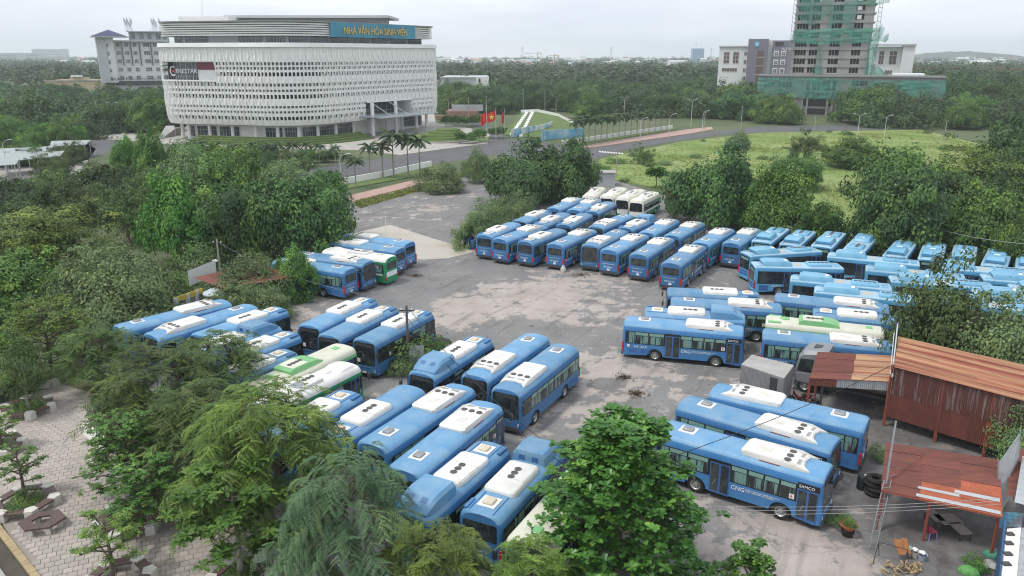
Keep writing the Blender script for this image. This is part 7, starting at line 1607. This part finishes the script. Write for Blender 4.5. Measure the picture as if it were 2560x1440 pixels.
for k, (u, v, r_, cc, lab) in enumerate(((2425, 1432, .38, (.16, .45, .12), 'bright green bag lying by the weeds at bottom right'), (2478, 1390, .30, (.08, .33, .22), 'dark green tarp bundle against the blue wall'), (1103, 858, .55, (.10, .09, .075), 'dark scrap heap with white rags beside the domed-roof bus'))):
    x, y = PX(u, v); g = random.Random(k + 40); b = MB(); b.loft([[(r_ * f * (1 + .2 * math.sin(a * 3 + k)) * math.cos(a) * 1.3, r_ * f * (1 + .15 * math.sin(a * 4)) * math.sin(a), z_) for a in [2 * math.pi * q_ / 12 for q_ in range(12)]] for f, z_ in ((1, 0), (1.05, r_ * .3), (.8, r_ * .62), (.3, r_ * .8))]); o = b.build('bundle', M('bundle_%d' % k, cc, .8, noise=.5, scale=6), smooth=60); o.location = (x, y, 0); tag(o, lab, 'bundle')
for k, (u, v) in enumerate(((2470, 1412), (2458, 1420), (2484, 1422))):
    x, y = PX(u, v); b = MB(); b.lathe([(.02, 0), (.2, .02), (.24, .14), (.14, .26), (.02, .29)], 7); o = b.build('stone', m_conc, smooth=50); o.location = (x, y, 0); o.scale = (1.2, .8 + .2 * k, 1); tag(o, ('left', 'front', 'right')[k] + ' rough stone by the house corner at bottom right', 'stone', 'rough stones')
lsh = MB(); lsh.loft([[(-.55, 0, 0), (.55, .05, 0), (.55, .09, 0), (-.55, .04, 0)], [(-.5, .5, 2.1), (.6, .55, 2.1), (.6, .59, 2.1), (-.5, .54, 2.1)]]); o = lsh.build('leaning_sheet', M('grey_board', (.26, .28, .30), .6, noise=.2, scale=2)); o.location = (-7.33, 55.15, 0); tag(o, 'grey board panel leaning in the weeds by the utility pole', 'board')
# ---------------------------------------------------------------- lorries
bx = thing('box_lorry_body', 'silver box lorry body with dark door, before the bus marked 51B-164.98', 'lorry'); Bc = [Vector((15.78, 49.93, 0)), Vector((17.92, 47.51, 0)), Vector((19.37, 49.78, 0)), Vector((17.05, 51.72, 0))]
b = MB(); b.loft([[(p.x, p.y, .75) for p in Bc], [(p.x, p.y, 2.9) for p in Bc]]); m_box = M('silver_box', (.36, .36, .36), .5, metal=.3, noise=.2, scale=1.5); b.build('box', m_box, bx)
e0, e1 = Bc[0], Bc[1]; dn = (e1 - e0).normalized(); nn = Vector((dn.y, -dn.x, 0)); b = MB(); p0, p1 = e0.lerp(e1, .70) + nn * .02, e0.lerp(e1, .87) + nn * .02; b.poly([(p0.x, p0.y, .95), (p1.x, p1.y, .95), (p1.x, p1.y, 2.75), (p0.x, p0.y, 2.75)]); b.build('door', m_dark, bx)
b = MB()
for k in range(36):
    p = e0.lerp(e1, (k + .5) / 36) + nn * .005
    if .69 < (k + .5) / 36 < .88: continue
    b.box(p.x - .012, p.x + .012, p.y - .012, p.y + .012, .8, 2.85)
for e2, e3 in ((Bc[1], Bc[2]),):
    for k in range(14): p = e2.lerp(e3, (k + .5) / 14); b.box(p.x - .015, p.x + .015, p.y - .015, p.y + .015, .8, 2.85)
b.build('ribs', m_box, bx)
b = MB(); b.loft([[(p.x, p.y, 2.9) for p in Bc], [(p.x, p.y, 2.94) for p in Bc]]); b.build('roof_rim', m_conc, bx)
for k, (f, s) in enumerate(((.2, .12), (.82, .12), (.2, .88), (.82, .88))):
    p = Bc[0].lerp(Bc[1], f).lerp(Bc[3].lerp(Bc[2], f), s); o = put('wheel', WT, bx, (p.x, p.y, .5), math.atan2(dn.y, dn.x)); put('rim', WR, o)
b = MB(); b.loft([[(p.x, p.y, .5) for p in Bc], [(p.x, p.y, .74) for p in Bc]]); b.build('chassis', m_dark, bx)
lo = thing('grey_lorry', 'big grey lorry with open cargo bed parked under the lean-to', 'lorry', (21.66, 52.71, 0), R(147)); hw = 1.2
b = MB(); secs = []
for x, zt, sh_ in ((-1.3, 3.25, .0), (-.9, 3.35, .0), (.3, 3.12, .05), (.62, 2.75, .12), (.85, 1.7, .08), (.88, .8, .05)): secs.append([(x, -hw + sh_, .8), (x, -hw + sh_, zt - .25), (x, -hw + sh_ + .2, zt), (x, hw - sh_ - .2, zt), (x, hw - sh_, zt - .25), (x, hw - sh_, .8)])
for s_ in secs[-1:]:
    secs[-1] = [(.88, y, min(z_, 1.5)) for x, y, z_ in s_]
b.loft(secs); b.build('cab', m_lorry, lo, smooth=28)
b = MB(); b.poly([(.86, -1.05, 1.62), (.86, 1.05, 1.62), (.66, .98, 2.72), (.66, -.98, 2.72)]); b.build('windscreen', m_tint, lo)
for s_ in (-1, 1): b = MB(); b.poly([(-.45, s_ * (hw + .01), 1.6), (.62, s_ * (hw - .05), 1.6), (.45, s_ * (hw - .04), 2.55), (-.45, s_ * (hw + .01), 2.65)]); b.build('side_window', m_glass, lo); mirror_arm(lo, .7, hw, s_, 2.5)
b = MB(); b.rbox(-.9, -.2, -.35, .35, 3.2, 3.32, .1, .03); b.build('roof_hatch', m_dark, lo); b = MB(); b.box(.7, 1.05, -1.2, 1.2, .45, 1.0); b.build('bumper', m_lorry, lo); b = MB(); b.box(-10, .6, -.5, .5, .6, .95); b.build('chassis', m_dark, lo)
b = MB(); b.box(-10, -1.9, -1.2, 1.2, 1.15, 1.3); b.build('bed_floor', m_wood, lo)
for s_ in (-1, 1):
    for k in range(3):
        x0 = -9.9 + 2.7 * k; b = MB(); b.box(x0 + .05, x0 + 2.6, s_ * 1.18 - .03, s_ * 1.18 + .03, 1.3, 1.95); b.build('side_board', m_tin2, lo)
        b = MB(); b.box(x0 - .05, x0 + .05, s_ * 1.18 - .05, s_ * 1.18 + .05, 1.1, 2.5); b.build('stake', m_wood, lo)
    b = MB(); b.tube((-9.9, s_ * 1.18, 2.45), (-2, s_ * 1.18, 2.45), .035, n=4); b.tube((-9.9, s_ * 1.18, 2.2), (-2, s_ * 1.18, 2.2), .03, n=4); b.build('top_rail', m_white2, lo)
b = MB(); b.box(-9.5, -2.5, -.9, .9, 1.3, 1.75); b.build('cargo', M('maroon_cargo', (.16, .03, .05), .8, noise=.3, scale=2), lo)
for x in (.0, -6.8, -8.2):
    for s_ in (-1, 1): o = put('wheel', WT, lo, (x, s_ * 1.0, .52), 0 if s_ > 0 else math.pi); put('rim', WR, o)
def motorbike(x, y, rz, mat, lab):
    t = thing('motorbike', lab, 'motorbike', (x, y, 0), rz)
    for wx in (-.62, .62):
        b = MB(); b.lathe([(.24 + .055 * math.cos(a), .05 * math.sin(a)) for a in [2 * math.pi * k / 8 for k in range(9)]], 18, axis='y', cap=False); o = b.build('wheel', m_tyre, t, loc=(wx, 0, .29), smooth=50); b = MB(); b.lathe([(.02, -.03), (.06, -.03), (.06, .03), (.02, .03)], 8, axis='y')
        for k in range(6): a = math.pi * k / 3; b.tube((0, 0, 0), (.22 * math.cos(a), 0, .22 * math.sin(a)), .012, n=3)
        b.build('spokes', m_rim, o)
    b = MB(); b.path([(-.7, 0, .72), (-.25, 0, .62), (.15, 0, .45), (.45, 0, .75), (.52, 0, .95)], [.10, .14, .10, .09, .05], 8); b.build('body', mat, t, smooth=60); b = MB(); b.rbox(-.75, -.05, -.13, .13, .70, .80, .06, .03); b.build('seat', m_black, t); b = MB(); b.path([(.42, -.33, 1.02), (.5, 0, .98), (.42, .33, 1.02)], .016, 5); b.build('handlebar', m_dark, t); b = MB(); b.tube((.48, 0, .9), (.62, 0, .3), .03); b.build('fork', m_dark, t)
motorbike(20.10, 49.82, R(160), M('red_bike_paint', (.35, .03, .03), .3), 'red and black motorbike parked left of the lean-to post'); motorbike(20.44, 49.05, R(150), m_black, 'dark motorbike parked just under the lean-to edge')
# ---------------------------------------------------------------- person between two front-row buses
def person(x, y, rz, label):
    t = thing('person', label, 'person', (x, y, 0), rz); V = dict(p=(0, 0, .95), s=(0, .01, 1.2), c=(0, .0, 1.40), n=(0, .02, 1.52), h=(0, .04, 1.62), H=(0, .04, 1.72), kl=(.10, .04, .50), al=(.11, 0, .08), fl=(.12, .16, .04), kr=(-.10, .06, .50), ar=(-.12, -.04, .08), fr=(-.13, .12, .04), sl=(.19, 0, 1.40), el=(.25, .02, 1.13), wl=(.22, .18, .95), sr=(-.19, 0, 1.40), er=(-.25, .0, 1.13), wr=(-.23, .14, .92), hl=(.10, 0, .90), hr=(-.10, 0, .90))
    rad = dict(p=.13, s=.125, c=.14, n=.055, h=.095, H=.08, kl=.062, al=.045, fl=.04, kr=.062, ar=.045, fr=.04, sl=.065, el=.045, wl=.035, sr=.065, er=.045, wr=.035, hl=.088, hr=.088); E_ = ['ps', 'sc', 'cn', 'nh', 'hH', ('p', 'hl'), ('hl', 'kl'), ('kl', 'al'), ('al', 'fl'), ('p', 'hr'), ('hr', 'kr'), ('kr', 'ar'), ('ar', 'fr'), ('c', 'sl'), ('sl', 'el'), ('el', 'wl'), ('c', 'sr'), ('sr', 'er'), ('er', 'wr')]
    k = list(V); me = bpy.data.meshes.new('body'); me.from_pydata([V[i] for i in k], [(k.index(a), k.index(b_)) for a, b_ in E_], []); o = bpy.data.objects.new('body', me); COL.objects.link(o); md = o.modifiers.new('skin', 'SKIN'); o.modifiers.new('sub', 'SUBSURF').levels = 1
    for i, nme in enumerate(k): d = me.skin_vertices[0].data[i]; d.radius = (rad[nme], rad[nme]); d.use_root = nme == 'p'
    bpy.context.view_layer.update(); m2 = bpy.data.meshes.new_from_object(o.evaluated_get(bpy.context.evaluated_depsgraph_get())); bpy.data.objects.remove(o); m2.materials.clear()
    for m in (M('dark_jeans', (.03, .04, .07), .9), M('black_jacket', (.03, .03, .035), .9, col2=(.22, .22, .23), scale=9, thr=(.5, .52)), M('skin', (.36, .20, .13), .6)): m2.materials.append(m)
    for p in m2.polygons: p.material_index = 0 if p.center.z < .93 else (2 if p.center.z > 1.50 else 1); p.use_smooth = True
    put('body', m2, t); b = MB(); b.lathe([(.02, 1.79), (.09, 1.77), (.125, 1.70), (.12, 1.64), (.09, 1.62)], 12, c=(0, .03, 0)); b.build('hair', m_black, t, smooth=60)
person(15.96, 80.54, R(20), 'person in dark clothes standing between the last two buses of the front row')
# ---------------------------------------------------------------- poles, wires, lamps
def upole(u, v, top, label, arms=1, mat=None, name='utility_pole', r=.13):
    x, y, h, _r = PT(u, v, top, 10); t = thing(name, label, 'pole', (x, y, 0)); b = MB(); b.tube((0, 0, 0), (0, 0, h), r, r * .7, 7); b.build('post', mat or m_pole, t, smooth=50)
    for k in range(arms): b = MB(); b.box(-.6, .6, -.05, .05, h - .45 - .6 * k, h - .35 - .6 * k); b.build('crossarm', m_dark, t)
    for k in range(2 * (arms > 0)): b = MB(); b.lathe([(.05, 0), (.06, .08), (.03, .14)], 8, c=(-.4 + .8 * k, 0, h - .35)); b.build('insulator', m_white2, t)
    return Vector((x, y, h))
pA = upole(1022, 915, 764, 'weathered wooden utility pole rising from the weeds among the middle buses', mat=m_bark)
pB = upole(553, 700, 598, 'utility pole in front of the dark trees beside the shack')
pC = upole(1323, 505, 436, 'utility pole in front of the big dark tree pair', 0)
pD = upole(966, 594, 540, 'thin black and white striped pole behind the concrete slab', 0, m_white2, 'striped_pole', .05)
for k in range(6): b = MB(); x, y, h, _r = PT(966, 594, 540, 10); b.tube((0, 0, .25 + .72 * k), (0, 0, .6 + .72 * k), .056, n=6); 
pE = upole(1541, 440, 372, 'leaning pole at the edge of the grass field', 1)
b = MB(); b.lathe([(.02, .25), (.30, .12), (.32, .05), (.02, .0)], 12); o = b.build('pole_lamp', m_white2, smooth=50); o.location = (pB.x - .35, pB.y - .2, pB.z - 2.4); tag(o, 'round white lamp hanging on the pole beside the shack', 'lamp')
def wire(a, b_, sag, label, r=.022, n=18, mat=None):
    a, b_ = Vector(a), Vector(b_); q = MB(); q.path([a.lerp(b_, k / n) - Vector((0, 0, sag * 4 * (k / n) * (1 - k / n))) for k in range(n + 1)], r, 4); return tag(q.build('overhead_wire', mat or m_black), label, 'wire')
E1 = (3.19, 40.00, 2.00); E2 = (7.44, 36.00, 3.10)
wire(pA + Vector((.3, 0, -.4)), (3.92, 34.00, 3.57), .9, 'black wire slung from the wooden pole over the domed-roof bus'); wire(pA + Vector((-.3, 0, -.5)), (3.73, 34.00, 3.35), 1.1, 'second black wire slung from the wooden pole, just below the first')
wire((25.02, 47.00, 4.30), (4.20, 33.00, 3.94), .5, 'long black wire crossing the lower right buses from the shed roof', .02); wire(pB + Vector((.2, 0, -.4)), (-12.06, 66.00, 2.79), .8, 'wire running from the shack pole to the small bush and bus side', .02, mat=m_metal); wire(pB + Vector((-.2, 0, -.4)), (-31.54, 78.00, 1.73), .4, 'stay wire on the left of the shack pole', .015)
m_pw = M('pale_wire', (.36, .36, .35), .7)
for k in range(3): wire((20.61, 29.00, 5.44) if k == 0 else ((20.63, 29.00, 5.31) if k == 1 else (20.62, 29.00, 5.15)), (7.61, 31.00, 3.85) if k == 0 else ((7.62, 31.00, 3.65) if k == 1 else (7.45, 31.00, 3.44)), .25, ('upper', 'middle', 'lower')[k] + ' pale wire of three at the front of the lower right bus', .009, mat=m_pw)
wire((24.42, 46.00, 3.75), (7.01, 58.00, 0.51), .35, 'pale wire passing along the side of the bus marked 51B-164.71', .014, mat=m_pw)
wire((51.44, 74.00, 5.59), (48.45, 90.00, 4.16), .4, 'double wire in front of the dark trees at upper right', .03, mat=m_pw); wire(pC + Vector((0, 0, -.3)), (13.42, 118.00, 2.65), .5, 'wire from the pole by the big dark trees toward the old buses', .025)
def lamp(u, v, top, label, arms=2):
    x, y, h, _r = PT(u, v, top, 10); t = thing('street_lamp', label, 'street lamp', (x, y, 0), 0, 'street lamps'); b = MB(); b.tube((0, 0, 0), (0, 0, h - .8), .11, .06, 6); b.build('post', m_frame, t, smooth=50)
    for s in ((-1, 1) if arms == 2 else (1,)):
        b = MB(); b.path([(0, 0, h - .9), (.5 * s, 0, h - .2), (1.3 * s, 0, h)], [.05, .04, .04], 5); a = b.build('arm', m_frame, t); b = MB(); b.loft([[(1.2 * s, -.12, h - .04), (1.2 * s, .12, h - .04), (1.2 * s, .1, h + .08), (1.2 * s, -.1, h + .08)], [(1.95 * s, -.1, h + .08), (1.95 * s, .1, h + .08), (1.95 * s, .08, h + .16), (1.95 * s, -.08, h + .16)]]); b.build('lamp_head', m_board, a)
for a in ((118, 325, 262, 'double-armed street lamp among the trees far left'), (287, 315, 256, 'double-armed street lamp before the hostel block'), (265, 320, 272, 'single-armed street lamp left of the hostel gate', 1), (1727, 318, 248, 'street lamp at the road left of the building site'), (1560, 290, 243, 'double-armed street lamp before the central wood'), (1755, 330, 277, 'single street lamp by the road junction', 1), (1600, 355, 295, 'street lamp in the palm avenue', 1), (1672, 345, 285, 'street lamp at the right end of the palm avenue', 1), (1390, 280, 240, 'wide double street lamp above the grassy mound'), (1908, 300, 257, 'street lamp before the trees left of the tower'), (2143, 345, 285, 'tall pale street lamp right of the tower'), (2210, 345, 288, 'tall pale street lamp farther right of the tower', 1), (855, 490, 385, 'tall single street lamp left of the left palm lawn', 1), (300, 400, 335, 'thin street lamp by the left road bend', 1), (20, 435, 350, 'thin street lamp at the left edge by the canopies', 1)): lamp(*a)
for u, v, tp, lab in ((1852, 322, 265, 'utility pole with crossarm near the junction trees'), (1760, 325, 278, 'concrete utility pole at the road junction'), (250, 330, 250, 'grey utility pole left of the hostel block'), (1216, 325, 240, 'utility pole with crossarms behind the flags'), (1308, 280, 220, 'tall thin pole on the mound ridge'), (1362, 285, 225, 'second tall thin pole on the mound ridge'), (1172, 300, 243, 'utility pole behind the brick house'), (1122, 300, 250, 'utility pole next to the white hall corner'), (2032, 360, 290, 'pale pole at the far edge of the field'), (2360, 350, 300, 'pale pole at right along the far road')): upole(u, v, tp, lab, 1 if 'thin' not in lab else 0, None, 'utility_pole', .14)
# ---------------------------------------------------------------- left yard canopies
m_cano = M('pale_canopy_roof', (.36, .40, .395), .6, noise=.15, scale=.4)
for k, (a, lab) in enumerate(((((-30, 392), (120, 380), (135, 372), (-30, 380)), 'long pale parking canopy roof at the far left'), (((-20, 408), (150, 392), (162, 384), (-20, 396)), 'front pale parking canopy at the far left edge'), (((120, 368), (215, 362), (228, 356), (130, 359)), 'pale parking canopy nearest the left road bend'), (((-40, 418), (40, 412), (50, 403), (-40, 406)), 'low pale canopy cut by the left edge'))):
    t = thing('parking_canopy', lab, 'canopy'); P = [Vector((*PX(u, v, 3.0), 3.0)) for u, v in a]; P[2].z = P[3].z = 3.5; b = MB(); b.loft([P, [p + Vector((0, 0, .12)) for p in P]]); b.build('roof', m_cano, t)
    for f in (.05, .35, .65, .95):
        for e0, e1 in ((P[0], P[1]), (P[3], P[2])): p = e0.lerp(e1, f); b = MB(); b.tube((p.x, p.y, 0), (p.x, p.y, p.z), .08, n=5); b.build('post', m_frame, t)
# ---------------------------------------------------------------- shack
sk = thing('tin_shack', 'low shack with rusty red tin roof and yellow fascia behind the left bus group', 'shack'); q = [(-29.53, 68.08, 2.9), (-24.97, 67.44, 2.6), (-20.46, 70.29, 2.9), (-28.77, 73.16, 3.4)]
q = [(-30.33, 71.45, 3.0), (-26.51, 68.74, 2.7), (-20.73, 72.71, 2.8), (-25.58, 75.35, 3.3)]
sheets('roof_sheet', sk, q, 3, 5, 5, .02, lambda i, j, g: m_rust, 9)
w0, w1 = Vector((-30.19, 66.87, 0)), Vector((-28.95, 69.74, 0)); b = MB(); b.box(0, 1, 0, .1, 0, 2.4, Matrix.Translation(w0) @ Matrix.Rotation(math.atan2((w1 - w0).y, (w1 - w0).x), 4, 'Z') @ Matrix.Diagonal(((w1 - w0).length, 1, 1, 1))); b.build('front_wall', M('grey_shack_wall', (.22, .22, .23), .8, noise=.3, scale=1), sk)
b = MB(); b.box(0, 1, -.1, .0, 2.0, 2.5, Matrix.Translation(w0) @ Matrix.Rotation(math.atan2((w1 - w0).y, (w1 - w0).x), 4, 'Z') @ Matrix.Diagonal(((w1 - w0).length, 1, 1, 1))); b.build('fascia', M('yellow_fascia', (.45, .36, .05), .6), sk)
for f in (.0, .45, .8): p = w0.lerp(w1, f); pst(sk, p.x, p.y - .15, 0, 2.45, .14, m_lgrey)
b = MB(); v0, v1 = Vector((-31.20, 72.29, 0)), Vector((-30.10, 76.47, 0)); b.poly([(v0.x, v0.y, 1.9), (v1.x, v1.y, 1.9), (v1.x, v1.y, 3.4), (v0.x, v0.y, 3.4)]); b.poly([(v0.x, v0.y + .12, 1.9), (v1.x, v1.y + .12, 1.9), (v1.x, v1.y + .12, 3.4), (v0.x, v0.y + .12, 3.4)]); b.build('white_wall', m_wwall, sk)
ps_ = thing('parasol', 'faded blue and white round parasol beside the shack', 'parasol', (-27.58, 69.63, 0)); b = MB(); b.tube((0, 0, 0), (0, 0, 2.5), .03); b.build('pole', m_metal, ps_); b = MB(); b.lathe([(1.25, 2.0), (1.25, 2.12), (.7, 2.4), (.02, 2.55)], 12); b.build('cover', M('faded_parasol', (.42, .52, .58), .8, col2=(.62, .62, .58), scale=2), ps_, smooth=25)
b = MB(); b.lathe([(.42 + .13 * math.cos(a), .13 * math.sin(a)) for a in [2 * math.pi * k / 8 for k in range(9)]], 20, axis='y', cap=False); o = b.build('tyre', m_tyre, smooth=50); o.location = (-27.22, 71.93, .55); tag(o, 'big lone tyre standing upright next to the shack parasol', 'tyre')
b = MB(); b.box(-1.2, 1.2, -.3, .3, 0, 2.9); o = b.build('grey_container', m_tin2); o.location = (61.42, 87.72, 0); o.rotation_euler = (0, 0, R(55)); o.scale = (2.2, 4, 1.35); tag(o, 'grey sheet-metal container at the right edge behind the pale blue row', 'container')
rr_ = thing('small_red_roof', 'small red tin roof hut between the old buses and the dark tree', 'hut', (25.56, 120.51, 0)); b = MB(); b.loft([[(-1.6, -1.4, 2.2), (-1.6, 0, 3.1), (-1.6, 1.4, 2.2)], [(1.6, -1.4, 2.2), (1.6, 0, 3.1), (1.6, 1.4, 2.2)]]); b.build('roof', m_rust, rr_); b = MB(); b.box(-1.4, 1.4, -1.2, 1.2, 0, 2.2); b.build('wall', m_dark, rr_)
gh = thing('grey_hut', 'small grey flat-roofed hut at the field edge beside the big dark trees', 'hut', (16.81, 145.08, 0)); b = MB(); b.box(-2.2, 2.2, -1.5, 1.5, 0, 2.4); b.build('wall', m_lgrey, gh); b = MB(); b.box(-2.5, 2.5, -1.8, 1.8, 2.4, 2.52); b.build('roof', m_conc, gh); b = MB(); b.box(-1.9, -1.1, -1.53, -1.5, .0, 1.9); b.build('door', m_hole, gh)
# ---------------------------------------------------------------- benches on the paved square
m_seat = M('brown_bench_seat', (.125, .080, .070), .55, noise=.3, scale=3); m_bench = M('whitewashed_block', (.66, .63, .57), .8, noise=.2, scale=2)
def ring_bench(x, y, rz, r, label, plant=True, n=6):
    t = thing('bench_ring', label, 'bench', (x, y, .05), rz)
    for k in range(n):
        a0, a1 = 2 * math.pi * k / n, 2 * math.pi * (k + 1) / n; b = MB(); c = Vector((r * math.cos(a0), r * math.sin(a0), 0)); q = [c + Vector((math.cos(a0 + da) * rr, math.sin(a0 + da) * rr, 0)) for da, rr in ((0, .34), (math.pi * .4, .36), (math.pi * .8, .34), (-math.pi * .8, .34), (-math.pi * .4, .36))]; b.loft([[(p.x, p.y, 0) for p in q], [(p.x, p.y, .52) for p in q]]); b.build('corner_block', m_bench, t)
        d = Vector((r * math.cos(a1), r * math.sin(a1), 0)); s, e = c.lerp(d, .16), c.lerp(d, .84); nrm = Vector(((s + e).x, (s + e).y, 0)).normalized() * .24; b = MB(); b.loft([[(*(s + nrm).xy, .36), (*(e + nrm).xy, .36), (*(e - nrm).xy, .36), (*(s - nrm).xy, .36)], [(*(s + nrm).xy, .45), (*(e + nrm).xy, .45), (*(e - nrm).xy, .45), (*(s - nrm).xy, .45)]]); b.build('seat', m_seat, t)
    if plant: c = put('planting', CR[('bush', _tr.randrange(2))], t); c.scale = (r * .72, r * .72, .55); c.location = (0, 0, .22)
ring_bench(-26.18, 36.88, .2, 1.45, 'hexagonal bench ring with clipped planting around a small tree'); ring_bench(-31.79, 43.07, .4, 1.5, 'brown bench ring cut by the left edge of the square'); ring_bench(-32.97, 48.55, .1, 1.5, 'farthest bench ring of the square under a loose tree'); ring_bench(-19.75, 35.31, .5, 1.6, 'bench ring mostly hidden under the dense round tree'); ring_bench(-12.43, 30.46, .15, 1.35, 'brown and white bench ring round the trunk of the big-leaved tree'); ring_bench(-18.04, 30.46, .3, 1.3, 'bench ring at the bottom edge below the thin-stemmed tree', False)
hx = thing('hexagon_bench', 'solid brown hexagonal bench with a hexagonal hole on four stub legs', 'bench', (-24.08, 34.88, .05), .25); b = MB(); o_, i_ = [], []
for k in range(6): a = math.pi * k / 3; o_.append((1.12 * math.cos(a), .95 * math.sin(a))); i_.append((.50 * math.cos(a), .42 * math.sin(a)))
for k in range(6):
    j = (k + 1) % 6
    for z0_, z1_ in ((.40, .50),): b.poly([(*o_[k], z1_), (*o_[j], z1_), (*i_[j], z1_), (*i_[k], z1_)]); b.poly([(*o_[k], z0_), (*i_[k], z0_), (*i_[j], z0_), (*o_[j], z0_)]); b.poly([(*o_[k], z0_), (*o_[j], z0_), (*o_[j], z1_), (*o_[k], z1_)]); b.poly([(*i_[k], z0_), (*i_[k], z1_), (*i_[j], z1_), (*i_[j], z0_)])
b.build('seat', m_seat, hx)
for k in range(6): a = math.pi * k / 3; b = MB(); x, y = .82 * math.cos(a), .70 * math.sin(a); b.box(x - .12, x + .12, y - .12, y + .12, 0, .40); b.build('leg', m_bench, hx)
wl = thing('angular_parapet', 'white angular low parapet between the paved square and the planted corner', 'wall'); A_ = [Vector((-27.11, 47.05, 0)), Vector((-27.46, 45.54, 0)), Vector((-24.66, 42.86, 0))]; b = MB()
for p, q_ in zip(A_, A_[1:]):
    d = (q_ - p).normalized(); n = Vector((-d.y, d.x, 0)) * .24; e = d * .24; b.loft([[(p - n - e * 0).to_tuple()[:2] + (0,), (q_ - n).to_tuple()[:2] + (0,), (q_ + n).to_tuple()[:2] + (0,), (p + n).to_tuple()[:2] + (0,)], [(p - n).to_tuple()[:2] + (.55,), (q_ - n).to_tuple()[:2] + (.55,), (q_ + n).to_tuple()[:2] + (.55,), (p + n).to_tuple()[:2] + (.55,)]]); b.build('parapet_arm', m_fac2, wl); b = MB()
sheet('planted_bed', [(-27.48, 47.94), (-27.88, 46.63), (-25.23, 44.10), (-22.00, 45.06), (-21.46, 50.48), (-28.67, 52.54)], .08, m_lawn, .1)
wl2 = wall('boundary_wall', [(-36.79, 51.49), (-35.48, 52.19), (-33.73, 52.69), (-33.38, 53.12)], .55, .3, m_bench, 'low whitewashed wall at the far side of the paved square')
# ---------------------------------------------------------------- far woods, hills, haze
g = rng(99)
def mass(name, n, region, seed, hmin, hmax, key='far'):
    """far-off wood that reads as one mass: many light crowns in one mesh"""
    g = rng(seed); src = CR[(key, 0)]; nv = len(src.vertices); co = np.empty(nv * 3, np.float32); src.vertices.foreach_get('co', co); co = co.reshape(-1, 3); fq = co.reshape(-1, 4, 3)
    tv = np.empty(len(fq), np.float32); src.attributes['tint'].data.foreach_get('value', tv); V = []; T = []
    for i in range(n):
        x, y = region(g); h = g.uniform(hmin, hmax); r = h * g.uniform(.5, .8); a = g.uniform(0, 6.28); m = g.permutation(len(fq))[:110]; s = fq[m] * np.array([r, r, h * .55]) * np.array([1, 1, 1.]); s = np.stack([s[..., 0] * math.cos(a) - s[..., 1] * math.sin(a), s[..., 0] * math.sin(a) + s[..., 1] * math.cos(a), s[..., 2]], -1)
        k = 3.2; c = s.mean(1, keepdims=True); s = c + (s - c) * k; V.append(s + np.array([x, y, h * .5])); T.append(np.clip(tv[m] * .8 + g.normal(0, .12), 0, 1))
    o = put(name, pack(name, np.concatenate(V), np.concatenate(T), lf_far)); o['kind'] = 'stuff'; return o
def reg(y0, y1, u0, u1):
    def f(g):
        y = math.exp(g.uniform(math.log(y0), math.log(y1))); u = g.uniform(u0, u1); return (u - 1280) / 1950 * y * _C, y
    return f
def reg2(y0, y1, spans):
    def f(g):
        y = math.exp(g.uniform(math.log(y0), math.log(y1))); s = spans[g.integers(len(spans))]; u = g.uniform(*s); return (u - 1280) / 1950 * y * _C, y
    return f
mass('far_wood', 900, reg2(560, 1000, [(1100, 1800), (2150, 2650), (2150, 2650), (-100, 440), (1100, 1800)]), 1, 9, 16)
mass('far_wood', 800, reg2(1000, 1700, [(1050, 2650), (-100, 440)]), 2, 9, 15)
mass('far_wood', 600, reg2(1700, 3600, [(1050, 2650), (-100, 440)]), 3, 10, 18)
m_hill = M('wooded_hill', (.030, .048, .028), .95, noise=.4, scale=.01)
for nm, u0, u1, vt, Y, lab in (('hill', 2330, 2700, 128, 3200., ''), ('hill', 2060, 2420, 147, 3600., ''), ('hill', 850, 1500, 147, 4200., '')):
    b = MB(); N_ = 24; ht = 23.4 + (-_S - (vt - 720) / 1950 * _C) / (_C - (vt - 720) / 1950 * _S) * Y; rows3 = []
    for j in range(5):
        rows3.append([((u0 + (u1 - u0) * i / N_ - 1280) / 1950 * Y * _C, Y + 160 * j, max(-1, ht * math.sin(math.pi * i / N_) ** 1.2 * math.sin(math.pi * (j + .4) / 5.0) * (1 + .08 * math.sin(i * 1.9 + j)))) for i in range(N_ + 1)])
    for j in range(4):
        for i in range(N_): b.poly([rows3[j][i], rows3[j][i + 1], rows3[j + 1][i + 1], rows3[j + 1][i]])
    struct(b.build(nm, m_hill, smooth=60))
hz = MB(); hz.box(-3200, 3200, -90, 5200, -1.2, 95)
mv = bpy.data.materials.new('haze_air'); mv.use_nodes = True; n = mv.node_tree.nodes; n.clear(); ov = n.new('ShaderNodeOutputMaterial'); pv = n.new('ShaderNodeVolumePrincipled')
pv.inputs['Color'].default_value = (.90, .95, 1, 1); pv.inputs['Density'].default_value = .00020; pv.inputs['Anisotropy'].default_value = .2; mv.node_tree.links.new(pv.outputs[0], ov.inputs['Volume'])
h = hz.build('haze', mv); h['kind'] = 'stuff'

# neighbours with the same description are told apart by their order from the left
_same = {}
for o in COL.objects:
    if o.parent is None and o.get('group') in ('trees of the woods beyond the road', 'houses of the far town', 'palm avenue along the road', 'palms at the foot of the white building', 'young trees of the forecourt', 'pylons on the skyline', 'weedy bushes in the grass field'): _same.setdefault(o['label'], []).append(o)
_ord = ('leftmost', 'second', 'third', 'fourth', 'fifth', 'sixth', 'seventh', 'eighth', 'ninth', 'tenth')
for lab, q in _same.items():
    if len(q) < 2: continue
    q.sort(key=lambda o: o.location.x / max(o.location.y, 1)); w_ = len(lab.split())
    for i, o in enumerate(q):
        t_ = ('left' if i == 0 else 'right') + ' one' if len(q) == 2 else 'rightmost' if i == len(q) - 1 else (_ord[i] + ('' if i == 0 else ' from left')) if i < 10 else None
        if t_ and w_ + len(t_.split()) <= 16: o['label'] = lab + ', ' + t_
